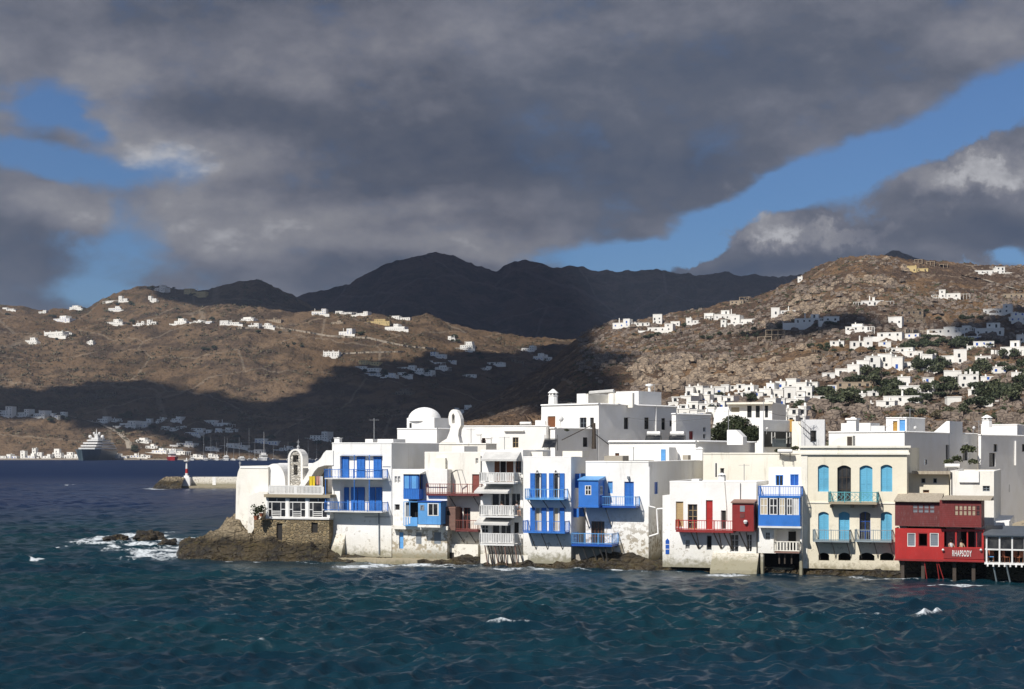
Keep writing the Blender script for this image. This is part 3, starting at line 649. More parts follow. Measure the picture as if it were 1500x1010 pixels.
# ------------------------------------------------------------------ waterfront builders
class House:
    """a block placed by where its front's left and right edges are; x runs along the front, y into the block"""
    def __init__(s, name, label, cat, px0, px1, Y0, th, pyt, zb=.3, px2=None, depth=9.0, mat='white', roofmat='roof', parapet=.35, group=None, rnd=.22, z1=None, kind=None):
        s.th = R(th); s.d = Vector((math.cos(s.th), -math.sin(s.th))); s.n = Vector((math.sin(s.th), math.cos(s.th)))
        s.O = Vector(((px0 - CX) / F * Y0, Y0)); s.zb = zb
        s.W = s.lx(px1); s.D = s.ly(px2, s.W) if px2 else depth
        if not 0 < s.D < 45: s.D = 14.0
        s.zt = s.z(px0, pyt) if z1 is None else z1
        s.mat = M[mat]; s.roofmat = M[roofmat]; s.par = parapet; s.rnd = rnd
        s.fh = []; s.sh = []; s.lh = []
        s.e = empty(name, (s.O.x, s.O.y, zb), -s.th, label, cat, group)
    def lx(s, px, off=0.0):
        u = (px - CX) / F; O = s.O + s.n * off; return (u * O.y - O.x) / (s.d.x - u * s.d.y)
    def ly(s, px, x):
        u = (px - CX) / F; O = s.O + s.d * x; return (u * O.y - O.x) / (s.n.x - u * s.n.y)
    def Yl(s, x, y): return s.O.y + s.d.y * x + s.n.y * y
    def z(s, px, py, off=0.0): return HC + (HZ - py) * s.Yl(s.lx(px, off), off) / F
    def zs(s, px, py, x): return HC + (HZ - py) * s.Yl(x, s.ly(px, x)) / F
    def rect(s, a, b, t, bt, off=0.0):
        """photo rectangle on a plane parallel to the front -> x0,x1,z0,z1"""
        m = (a + b) / 2; return s.lx(a, off), s.lx(b, off), s.z(m, bt, off), s.z(m, t, off)
    def mb(s): return MB(s.zb)
    def hole(s, r): s.fh.append(r)
    # ---- openings
    def leaf(s, mb, x0, x1, y, z0, z1, t=.05):
        mb.box(x0, x1, y - t, y, z0, z1)
        w = x1 - x0; fr = min(.07, w * .2); n = max(3, int((z1 - z0) / .16))
        mb.box(x0, x0 + fr, y - t - .025, y - t, z0, z1); mb.box(x1 - fr, x1, y - t - .025, y - t, z0, z1)
        for k in (0, .5, 1):
            zc = z0 + (z1 - z0 - .07) * k; mb.box(x0 + fr, x1 - fr, y - t - .022, y - t, zc, zc + .07)
        for i in range(n):
            zc = z0 + .08 + (z1 - z0 - .16) * (i + .5) / n; mb.box(x0 + fr, x1 - fr, y - t - .012, y - t, zc - .02, zc + .02)
    def opening(s, kind, a, b, t, bt, color='blue', frame=None, depth=.22, hole=True, y=0.0, rows=2, cols=2, parent=None, label=None):
        r = s.rect(a, b, t, bt, y); x0, x1, z0, z1 = r
        if hole and y == 0.0: s.fh.append(r)
        yy = y + (depth - .03 if hole else 0)
        par = parent or s.e; fm = M[frame or color]
        nm = 'door' if (z1 - z0) > 1.75 else 'window'
        if kind == 'shut':                      # closed pair of leaves
            m = s.mb(); k = .05
            m.box(x0, x0 + k, yy - .1, yy + .02, z0, z1); m.box(x1 - k, x1, yy - .1, yy + .02, z0, z1); m.box(x0 + k, x1 - k, yy - .1, yy + .02, z1 - k, z1)
            o = m.build(nm, fm, par); mid = (x0 + x1) / 2
            if x1 - x0 > .75:
                for q0, q1 in ((x0 + k, mid - .006), (mid + .006, x1 - k)):
                    m = s.mb(); s.leaf(m, q0, q1, yy, z0, z1 - k); m.build('shutter', M[color], o)
            else: m = s.mb(); s.leaf(m, x0 + k, x1 - k, yy, z0, z1 - k); m.build('shutter', M[color], o)
        elif kind in ('glass', 'dark', 'curtain'):
            m = s.mb(); k = .055
            m.box(x0, x0 + k, yy - .07, yy + .02, z0, z1); m.box(x1 - k, x1, yy - .07, yy + .02, z0, z1); m.box(x0 + k, x1 - k, yy - .07, yy + .02, z1 - k, z1); m.box(x0 + k, x1 - k, yy - .07, yy + .02, z0, z0 + k)
            if kind != 'dark':
                for i in range(1, cols): xc = x0 + (x1 - x0) * i / cols; m.box(xc - .025, xc + .025, yy - .06, yy + .01, z0 + k, z1 - k)
                for i in range(1, rows): zc = z0 + (z1 - z0) * i / rows; m.box(x0 + k, x1 - k, yy - .052, yy + .005, zc - .02, zc + .02)
            o = m.build(nm, fm, par)
            m = s.mb(); m.box(x0 + k, x1 - k, yy - .02, yy + .01, z0 + k, z1 - k); m.build('pane', M['glass' if kind == 'glass' else ('curtain' if kind == 'curtain' else 'dark')], o)
        elif kind == 'folded':                  # glazed door with both shutters folded back against the wall
            w = (x1 - x0) * .29
            xi0, xi1 = x0 + w, x1 - w
            if hole: s.fh[-1] = (xi0, xi1, z0, z1)
            m = s.mb(); k = .05
            for q in (xi0, xi1 - k): m.box(q, q + k, yy - .07, yy + .02, z0, z1)
            m.box(xi0 + k, xi1 - k, yy - .07, yy + .02, z1 - k, z1)
            mid = (xi0 + xi1) / 2 + .06; m.box(mid, mid + .12, yy - .06, yy + .01, z0, z1 - k)
            o = m.build(nm, M['white_paint'], par)
            m = s.mb(); m.box(xi0 + k, xi1 - k, yy, yy + .02, z0, z1 - k); m.build('pane', M['glass' if frame != 'curtain' else 'curtain'], o)
            for q0, q1 in ((x0, xi0 - .01), (xi1 + .01, x1)):
                m = s.mb(); s.leaf(m, q0, q1, y - .02, z0, z1, .045); m.build('shutter', M[color], o)
        elif kind == 'panel':
            m = s.mb(); m.box(x0, x1, yy - .05, yy, z0, z1)
            w = x1 - x0
            for j in range(3): m.box(x0 + w * .16, x1 - w * .16, yy - .065, yy - .05, z0 + (z1 - z0) * (.06 + .32 * j), z0 + (z1 - z0) * (.32 + .32 * j))
            o = m.build(nm, M[color], par)
            m = s.mb(); m.box(x1 - w * .12 - .03, x1 - w * .12, yy - .12, yy - .05, z0 + .95, z0 + 1.08)
            if nm == 'door': m.build('handle', M['iron'], o)
        elif kind == 'hollow':
            m = s.mb(); m.box(x0, x1, depth + .9 if hole else yy, (depth + .95) if hole else yy + .03, z0, z1); o = m.build('doorway', M['dark'], par)
        if label: o['label'] = label
        return o
    def side_open(s, kind, a, b, t, bt, color='blue', frame=None):
        x = s.W; ya, yb = s.ly(a, x), s.ly(b, x); m_ = (a + b) / 2; z0, z1 = s.zs(m_, bt, x), s.zs(m_, t, x)
        if s.hole_ok(ya, yb): s.sh.append((ya, yb, z0, z1))
        m = s.mb(); k = .06; xx = x - .18
        m.box(xx, xx + .07, ya, ya + k, z0, z1); m.box(xx, xx + .07, yb - k, yb, z0, z1); m.box(xx, xx + .07, ya + k, yb - k, z1 - k, z1); m.box(xx, xx + .07, ya + k, yb - k, z0, z0 + k)
        o = m.build('window', M[frame or color], s.e); m = s.mb()
        m.box(xx, xx + (.045 if kind == 'shut' else .02), ya + k, yb - k, z0 + k, z1 - k); m.build('shutter' if kind == 'shut' else 'pane', M[color if kind == 'shut' else 'glass'], o)
        return o
    def hole_ok(s, a, b): return b > a and a > 0 and b < s.D
    # ---- the shell
    def finish(s, top_bevel=True, z_under=None, name='wall', back=True):
        zb = s.zb if z_under is None else z_under; H = s.zt - zb; W, D = s.W, s.D
        m = s.mb(); fix = lambda hs: [(a, b, c - zb, d - zb) for a, b, c, d in hs]
        m.panel((0, 0, zb), (1, 0, 0), (0, 0, 1), W, H, fix(s.fh), .24)
        m.panel((W, 0, zb), (0, 1, 0), (0, 0, 1), D, H, fix(s.sh), .20)
        m.panel((0, D, zb), (0, -1, 0), (0, 0, 1), D, H, fix(s.lh), .20)
        m.panel((W, D, zb), (-1, 0, 0), (0, 0, 1), W, H)
        # parapet rim, inner faces
        t = .22; p = s.par; zt = s.zt
        q = [(0, 0), (W, 0), (W, D), (0, D)]; qi = [(t, t), (W - t, t), (W - t, D - t), (t, D - t)]
        for i in range(4):
            j = (i + 1) % 4
            m.face((*q[i], zt), (*q[j], zt), (*qi[j], zt), (*qi[i], zt)); m.face((*qi[i], zt), (*qi[j], zt), (*qi[j], zt - p), (*qi[i], zt - p))
        o = m.build(name, s.mat, s.e); s.wall = o
        m = s.mb(); m.face((t, t, zt - p), (W - t, t, zt - p), (W - t, D - t, zt - p), (t, D - t, zt - p)); s.roof_o = m.build('roof', s.roofmat, s.e)
        if s.rnd:
            # softly rounded limewashed coping
            m = s.mb(); r = s.rnd * .62; n = 7
            def run(p0, p1):
                p0 = Vector(p0); p1 = Vector(p1); dd = (p1 - p0).normalized(); ac = Vector((-dd.y, dd.x))
                A = []; B = []
                for i in range(n + 1):
                    a = math.pi * i / n; o_ = ac * (math.cos(a) * r); hz = math.sin(a) * r * .55
                    A.append((p0.x + o_.x, p0.y + o_.y, zt + hz + .003)); B.append((p1.x + o_.x, p1.y + o_.y, zt + hz + .003))
                for i in range(n): m.face(A[i], B[i], B[i + 1], A[i + 1])
                m.face(*A[::-1]); m.face(*B)
            c = .11
            run((-.02, c), (W + .02, c)); run((W - c, c + r), (W - c, D)); run((c, c + r), (c, D)); 
            m.build('coping', s.mat, s.e, smooth=False)
        # doorway depth behind open holes is closed by the back of the shell
        return s
    # ---- balcony
    def balcony(s, a, b, top, deck, d=1.1, color='blue', style='bars', brk=(), bz=None, deckmat=None, thick=.12, base_y=0.0, brkmat=None, sides=(1, 1), n_per=8.0, rail=.03):
        y = base_y - d; x0, x1, z0, z1 = s.rect(a, b, top, deck, y)
        m = s.mb(); m.box(x0, x1, y, base_y - .004, z0 - thick, z0); o = m.build('balcony', M[deckmat or color], s.e)
        m = s.mb(); rr = rail
        L = [((x0, y), (x1, y))]
        if sides[0]: L.append(((x0, base_y), (x0, y)))
        if sides[1]: L.append(((x1, base_y), (x1, y)))
        for (p, q) in L:
            P0, P1 = Vector(p), Vector(q); ln = (P1 - P0).length
            m.bar((*p, z1), (*q, z1), rr * 1.3); m.bar((*p, z0 + .1), (*q, z0 + .1), rr)
            n = max(2, int(ln * n_per)); post = max(1, int(round(ln / 1.5)))
            for i in range(n + 1):
                c = P0.lerp(P1, i / n)
                if style == 'bars': m.bar((c.x, c.y, z0), (c.x, c.y, z1), rr * .55)
                elif style == 'baluster':
                    w = .055; m.box(c.x - w, c.x + w, c.y - .02, c.y + .02, z0 + .1, z1 - .03)
                elif style == 'ornate':
                    m.bar((c.x, c.y, z0), (c.x, c.y, z1), rr * .5)
                    if i < n:
                        c2 = P0.lerp(P1, (i + 1) / n); zm = (z0 + z1) / 2
                        m.bar((c.x, c.y, z0 + .15), (c2.x, c2.y, zm), rr * .6); m.bar((c2.x, c2.y, zm), (c.x, c.y, z1 - .12), rr * .6); m.bar((c.x, c.y, zm), ((c.x + c2.x) / 2, (c.y + c2.y) / 2, z1 - .1), rr * .5)
            for i in range(post + 1):
                c = P0.lerp(P1, i / post); m.bar((c.x, c.y, z0 - .02), (c.x, c.y, z1 + .05), rr * 1.5)
        m.build('railing', M[color], o)
        for px in brk:
            xb = s.lx(px, y); zl = s.z(px, bz, 0) if bz else z0 - 1.4; m = s.mb(); bx_ = s.lx(px, 0)
            m.bar((xb + .0, y + .12, z0 - thick), (xb + .25, base_y, zl), .04); m.bar((xb + .0, y + .1, z0 - thick - .035), (xb + .0, base_y, z0 - thick - .035), .035); m.build('bracket', M[brkmat or 'iron'], o)
        return o
    def awning(s, a, b, top, bt, d, color='awning', base_y=0.0, flap=.18):
        x0, x1 = s.lx(a, base_y), s.lx(b, base_y); zt = s.z((a + b) / 2, top, base_y); zl = s.z((a + b) / 2, bt, base_y - d)
        m = s.mb(); yb = base_y; n = 4
        for t0, t1 in (((0, 0), (1, 1)),):
            m.face((x0, yb - .02, zt), (x0, yb - d, zl), (x1, yb - d, zl), (x1, yb - .02, zt)); m.face((x0, yb - .02, zt - .03), (x1, yb - .02, zt - .03), (x1, yb - d, zl - .03), (x0, yb - d, zl - .03))
        m.box(x0, x1, yb - d - .012, yb - d, zl - flap, zl)
        m.face((x0, yb - .02, zt - .01), (x0, yb - .02, zl - flap), (x0, yb - d, zl - flap), (x0, yb - d, zl)); m.face((x1, yb - .02, zt - .01), (x1, yb - d, zl), (x1, yb - d, zl - flap), (x1, yb - .02, zl - flap))
        return m.build('awning', M[color], s.e)
    def chimney(s, px, top, py, w=.7, y=1.0, kind='box', mat='white_clean'):
        x = s.lx(px, y); zt = s.z(px, top, y); zb = s.z(px, py, y); m = s.mb(); h = zt - zb
        if kind == 'box':
            m.box(x - w / 2, x + w / 2, y, y + w, zb, zt - h * .15); m.box(x - w * .62, x + w * .62, y - w * .12, y + w * 1.12, zt - h * .15, zt - h * .06); m.lathe((x, y + w / 2), [(w * .3, zt - h * .06), (w * .2, zt)], 8)
        else:                                    # island chimney: tapering shaft, vents under a pointed cap
            c = (x, y + w / 2)
            m.lathe(c, [(w * .62, zb), (w * .55, zb + h * .55), (w * .62, zb + h * .60), (w * .62, zb + h * .63)], 8)
            for i in range(6):
                a = i * math.pi / 3; m.bar((c[0] + w * .42 * math.cos(a), c[1] + w * .42 * math.sin(a), zb + h * .62), (c[0] + w * .42 * math.cos(a), c[1] + w * .42 * math.sin(a), zb + h * .76), w * .11)
            m.lathe(c, [(w * .2, zb + h * .62), (w * .2, zb + h * .75)], 8); m.lathe(c, [(w * .66, zb + h * .76), (w * .60, zb + h * .80), (w * .10, zt)], 8)
        return m.build('chimney', M[mat], s.e)
    def pipe(s, pts, r=.05, mat='white_clean', y=-.08, name='drainpipe'):
        m = s.mb(); q = [(s.lx(px, y), y, s.z(px, py, y)) for px, py in pts]
        for p0, p1 in zip(q[:-1], q[1:]): m.bar(p0, p1, r, 6)
        return m.build(name, M[mat], s.e)
    def block(s, name, a, b, t, bt, y0, y1, mat, parent=None, off=None):
        off = y0 if off is None else off; x0, x1, z0, z1 = s.rect(a, b, t, bt, off); m = s.mb(); m.box(x0, x1, y0, y1, z0, z1); return m.build(name, M[mat], parent or s.e)
def antenna(px, py0, py1, Y, label):
    p = P(px, py0, Y); q = P(px, py1, Y); e = empty('aerial_mast', p, 0, label, 'aerial', 'thin aerial masts on the roofs')
    m = MB(); h = q.z - p.z; m.bar((0, 0, -.3), (0, 0, h), .035, 5); m.build('pole', M['metal'], e)
    m = MB(); m.bar((-.5, 0, h * .93), (.5, .1, h * .93), .02)
    for k in range(6): m.bar((-.45 + .18 * k, -.25, h * .93), (-.45 + .18 * k, .3, h * .93), .014)
    m.build('aerial', M['metal'], e)
    return e

# ================================================================== the waterfront, left to right
# ---- seaside chapel with its limewashed end wall, apse and bell gable
def chapel():
    h = House('chapel', 'whitewashed chapel with a barrel roof and stone bell gable at the seaward end', 'chapel', 346, 392, 151.5, 17, 684, zb=2.0, depth=9.5, mat='white_old', rnd=.15, parapet=.1)
    W = h.W; zt = h.zt; m = h.mb(); zb = h.z(346, 785)
    # end wall with a battered foot and sloping shoulders
    x = h.lx; z = h.z
    prof = [(x(344.5), z(346, 790)), (x(378), z(378, 790)), (x(379), z(379, 752)), (x(392), z(392, 752)), (x(393), z(393, 684)), (x(352), z(352, 683)), (x(348.5), z(348, 692)), (x(346), z(346, 705))]
    m.prism_y(prof, 0, 9.5); m.build('wall', h.mat, h.e)
    m = h.mb(); m.prism_y([(x(352), z(352, 683)), (x(393), z(393, 684)), (x(393), z(393, 686.5)), (x(352), z(352, 686))][::-1], -.06, -.003); m.build('cornice', M['white'], h.e)
    m = h.mb(); zc = z(351, 683, .6); xc = x(351.5, .6); m.bar((xc, .6, zc - .1), (xc, .6, zc + .45), .05); m.bar((xc - .14, .6, zc + .3), (xc + .14, .6, zc + .3), .04); m.build('cross', M['metal'], h.e)
    # barrel vault behind the end wall
    x0, x1 = x(393, 2), x(468, 2); m = h.mb(); z0 = z(410, 724, 1); zv = z(410, 679, 2); n = 12; r = []
    for i in range(n + 1):
        a = math.pi * i / n; r.append((4.6 - 2.9 * math.cos(a), zv - 2.4 + 2.4 * math.sin(a)))
    r = [(1.7, z0)] + r + [(7.5, z0)]; m.prism_x(r, x0, x1); m.build('vault', M['white_clean'], h.e)
    # rounded apse in front
    xa0, xa1 = x(387, .5), x(421, .5); xm = (xa0 + xa1) / 2; rr = (xa1 - xa0) / 2; za = z(404, 679.5, .5); m = h.mb()
    poly = [(xa0, z0 - 1.2)] + [(xa1, z0 - 1.2)]
    for i in range(17):
        a = math.pi * i / 16; poly.append((xm - .1 + rr * .95 * math.cos(a) * (1 if math.cos(a) < 0 else 1), za - 1.75 + 1.75 * math.sin(a)))
    m.prism_y(poly, .3, 5.2); m.build('apse', M['white_clean'], h.e)
    # low block in front of the end wall where the stairs land
    m = h.mb(); m.prism_y([(x(363, -1.6), z(363, 790, -1.6)), (x(384, -1.6), z(384, 755, -1.6)), (x(392, -1.6), z(392, 735, -1.6)), (x(392, -1.6), z(392, 721, -1.6)), (x(381, -1.6), z(381, 720, -1.6)), (x(363, -1.6), z(363, 727, -1.6))], -1.6, -.004); m.build('stair_wall', M['white_old'], h.e)
    # bell gable: tall round-topped slab with two openings one above the other, open towards the sea
    y0, y1 = -.2, 1.0; a, b = x(423.5, y0), x(442.5, y0); mid = (a + b) / 2; R0 = (b - a) / 2; zb_ = z(432, 724, y0); ztop = z(432, 659.5, y0); zs_ = ztop - R0 * 1.25
    o1 = (mid - .30, mid + .30, z(432, 677, y0), z(432, 667, y0)); o2 = (mid - .22, mid + .22, z(432, 696, y0), z(432, 681, y0))
    m = h.mb()
    def arch_slab(m, y, flip):
        # ring of quads between the outer outline and the two openings, done as horizontal strips
        zs = sorted({zb_, o2[2], o2[3], o1[2], o1[3], *[zb_ + (ztop - zb_) * i / 40 for i in range(41)]})
        for q0, q1 in zip(zs[:-1], zs[1:]):
            hw = lambda zz: R0 if zz < zs_ else R0 * math.sqrt(max(0, 1 - ((zz - zs_) / (ztop - zs_)) ** 2))
            zc = (q0 + q1) / 2; wl, wh = hw(q0), hw(q1); op = None
            for o in (o1, o2):
                if o[2] < zc < o[3]: op = (o[1] - o[0]) / 2
            segs = [(-1, 1)] if not op else [(-1, -op), (op, 1)]
            for sg in segs:
                la = -wl if sg[0] == -1 else sg[0]; lb = -wh if sg[0] == -1 else sg[0]; ra = wl if sg[1] == 1 else sg[1]; rb = wh if sg[1] == 1 else sg[1]
                p = [(mid + la, y, q0), (mid + ra, y, q0), (mid + rb, y, q1), (mid + lb, y, q1)]
                m.face(*(p if not flip else p[::-1]))
            if not flip:
                m.face((mid + wl, y0, q0), (mid + wl, y1, q0), (mid + wh, y1, q1), (mid + wh, y0, q1)); m.face((mid - wl, y1, q0), (mid - wl, y0, q0), (mid - wh, y0, q1), (mid - wh, y1, q1))
                if op: m.face((mid - op, y0, q0), (mid - op, y1, q0), (mid - op, y1, q1), (mid - op, y0, q1)); m.face((mid + op, y1, q0), (mid + op, y0, q0), (mid + op, y0, q1), (mid + op, y1, q1))
    arch_slab(m, y0, False); arch_slab(m, y1, True)
    bg = m.build('bell_gable', M['bell_stone'], h.e)
    m = h.mb(); R1 = R0 + .10
    pts = []
    for i in range(13):
        t = math.pi * i / 12; pts.append((mid + R1 * math.cos(t), zs_ + (ztop - zs_ + .1) * math.sin(t)))
    pts = [(mid + R1, zb_)] + pts + [(mid - R1, zb_)]
    for p, q in zip(pts[:-1], pts[1:]):
        ip = lambda w: (mid + (w[0] - mid) * .74, w[1] if w[1] <= zs_ else zs_ + (w[1] - zs_) * .84)
        pi_, qi_ = ip(p), ip(q)
        m.face((p[0], y0 - .09, p[1]), (q[0], y0 - .09, q[1]), (qi_[0], y0 - .09, qi_[1]), (pi_[0], y0 - .09, pi_[1]))
        m.face((p[0], y0 - .09, p[1]), (p[0], y1 + .04, p[1]), (q[0], y1 + .04, q[1]), (q[0], y0 - .09, q[1])); m.face((pi_[0], y0 - .09, pi_[1]), (qi_[0], y0 - .09, qi_[1]), (qi_[0], y0 - .003, qi_[1]), (pi_[0], y0 - .003, pi_[1]))
    m.build('gable_rim', M['arch_lime'], bg)
    m = h.mb(); zc = o1[3] - .08; m.lathe((mid, .35), [(.06, zc), (.11, zc - .12), (.16, zc - .34), (.23, zc - .44)], 12); m.bar((mid - .3, .35, zc), (mid + .3, .35, zc), .03); m.build('bell', M['iron'], bg)
    m = h.mb(); m.lathe((mid, .4), [(.16, ztop), (.1, ztop + .2), (.16, ztop + .32), (.04, ztop + .5)], 10); m.bar((mid, .4, ztop + .4), (mid, .4, ztop + 1.0), .03); m.bar((mid - .16, .4, ztop + .78), (mid + .16, .4, ztop + .78), .025); m.build('cross', M['metal'], bg)
    return h
chapel()

# ---- glazed terrace restaurant on a rubble stone basement, railed roof terrace above it
def glazed():
    h = House('terrace_house', 'white glazed veranda on a rubble stone basement with a balustraded roof terrace', 'house', 384, 482, 148.6, 19, 761, zb=.6, depth=7.5, mat='masonry', rnd=0, parapet=.0, z1=None)
    x, z = h.lx, h.z; zt = h.zt
    h.opening('dark', 405, 413.5, 767, 792, 'wood_dark'); h.opening('dark', 456, 465.5, 766, 781, 'wood_dark')
    m = h.mb(); x0 = x(372); zb = z(430, 806)
    m.panel((x0, 0, zb), (1, 0, 0), (0, 0, 1), h.W - x0, zt - zb, [(a - x0, b - x0, c - zb, d - zb) for a, b, c, d in h.fh], .3)
    m.panel((h.W, 0, zb), (0, 1, 0), (0, 0, 1), 7.5, zt - zb); m.panel((x0, 7.5, zb), (0, -1, 0), (0, 0, 1), 7.5, zt - zb); m.face((x0, 0, zt), (h.W, 0, zt), (h.W, 7.5, zt), (x0, 7.5, zt)); m.build('basement_wall', M['masonry'], h.e)
    # sill slab, end piers and back wall of the veranda
    a, b, zb2, zt2 = x(389.5), x(483), z(436, 761) + .01, z(436, 729)
    m = h.mb(); m.box(a, b, -.12, 3.5, zb2, zb2 + .16); m.build('sill', M['white_paint'], h.e)
    m = h.mb()
    for q0, q1 in ((389.5, 392), (418.5, 423), (447.5, 452), (479.5, 483)): m.box(x(q0), x(q1), 0, .3, zb2 + .16, zt2)
    m.box(a, b, 3.2, 3.5, zb2 + .16, zt2); m.box(a, a + .2, .3, 3.2, zb2 + .16, zt2); m.box(b - .2, b, .3, 3.2, zb2 + .16, zt2); m.build('wall', M['white'], h.e)
    for q0, q1 in ((392, 418.5), (423, 447.5), (452, 479.5)):
        xa, xb = x(q0) + .01, x(q1) - .01; za, zc = zb2 + .16, zt2; H = zc - za; Wd = xb - xa; m = h.mb()
        def fr(u0, u1, v0, v1): m.box(xa + Wd * u0, xa + Wd * u1, .06, .14, za + H * v0, za + H * v1)
        fr(0, .035, 0, 1); fr(.965, 1, 0, 1); fr(.035, .965, 0, .04); fr(.035, .965, .96, 1); fr(.035, .965, .74, .79); fr(.20, .235, .04, .74); fr(.70, .735, .04, .74); fr(.48, .51, .79, .96)
        fr(.035, .20, .38, .42); fr(.735, .965, .38, .42)
        for v in (.1, .19, .28): fr(.235, .70, v, v + .035)
        w = m.build('window', M['white_paint'], h.e)
        m = h.mb(); m.box(xa + Wd * .03, xb - Wd * .03, .10, .115, za + H * .03, za + H * .97); m.build('pane', M['glass'], w)
    # roof slab and terrace balustrade
    m = h.mb(); m.box(x(389), x(486), -.35, 7.4, zt2, z(436, 724.5)); m.build('roof_slab', M['concrete'], h.e)
    zs = z(436, 724.5); zr = z(436, 711.5)
    m = h.mb(); xa, xb = x(394, -.25), x(473, -.25); m.box(xa, xb, -.28, -.2, zr - .1, zr); m.box(xa, xb, -.28, -.2, zs + .003, zs + .12)
    n = 40
    for i in range(n + 1):
        xx = xa + (xb - xa) * i / n; w = .045 if i % 20 else .1; m.box(xx - w, xx + w, -.27, -.21, zs + .12, zr - .1)
    m.build('balustrade', M['white_paint'], h.e)
    # recessed porch with washing behind the sweeping wall
    m = h.mb(); xa, xb = x(455, 3), x(478, 3); m.box(xa, xb, 3.2, 3.3, zs + .01, z(465, 685, 3)); m.build('porch_wall', M['grey_old'], h.e)
    m = h.mb(); m.box(xa, xb, 1.0, 3.2, z(465, 685.5, 3), z(465, 683.5, 3)); m.build('porch_roof', M['white_old'], h.e)
    return h
GZ = glazed()
def sweep_wall():
    h = House('buttress_wall', 'white limewashed wall curving down from the tall blue-doored house to the terrace', 'wall', 440, 488, 148.2, 19, 660, zb=7, depth=.5)
    x, z = h.lx, h.z; pts = [(488, 660), (478, 660), (474, 664), (470, 671), (466, 675), (458, 679), (455, 684), (449, 696), (440, 709), (438, 712)]; low = [(446, 712), (455, 700), (461, 690), (466, 685), (476, 682), (488, 682)]
    m = h.mb(); m.prism_y([(x(a), z(a, b)) for a, b in pts + low][::1], 0, 2.2); m.build('wall', M['white'], h.e)
sweep_wall()
def laundry():
    Y = 147.0
    for px, w, ln, mt, lb in ((457, .55, .95, 'yellow', 'bright yellow towel hanging on the line over the terrace'), (466, .4, .8, 'pink', 'pinkish striped cloth hanging on the line beside the yellow towel'), (470, .35, 1.0, 'white_paint', 'white shirt hanging at the right end of the terrace washing line')):
        p = P(px, 698, Y); m = MB(); n = 6
        for i in range(n):
            a, b = -w / 2 + w * i / n, -w / 2 + w * (i + 1) / n; ya, yb = .05 * math.sin(i * 1.9), .05 * math.sin((i + 1) * 1.9)
            m.face((a, ya, -ln), (b, yb, -ln), (b, yb * .3, 0), (a, ya * .3, 0)); m.face((a, ya + .02, -ln), (a, ya * .3 + .02, 0), (b, yb * .3 + .02, 0), (b, yb + .02, -ln))
        o = m.build('hanging_cloth', M[mt]); o.location = p; tag(o, lb, 'laundry')
laundry()
def pots():
    for px, py, s_, lb in ((375.5, 762, 1.0, 'larger dark potted plant on the ledge below the chapel stair'), (383, 757, .8, 'smaller dark potted plant higher up the stair wall by the veranda')):
        p = P(px, py, 147.6); e = empty('potted_plant', p, 0, lb, 'potted plant')
        m = MB(); m.lathe((0, 0), [(.2 * s_, 0), (.3 * s_, .4 * s_), (.33 * s_, .42 * s_)], 10); m.build('pot', M['terracotta'], e)
        m = MB(); r = random.Random(px)
        for i in range(160):
            c = Vector((r.gauss(0, .22), r.gauss(0, .22), .85 + r.gauss(0, .28))) * s_; u = Vector((r.uniform(-1, 1), r.uniform(-1, 1), r.uniform(-1, 1))).normalized() * .11; w = u.cross(Vector((r.random(), r.random(), 1))).normalized() * .08
            m.face(c - u, c + w, c + u, c - w)
        m.build('foliage', M['leaf_dark'], e)
pots()

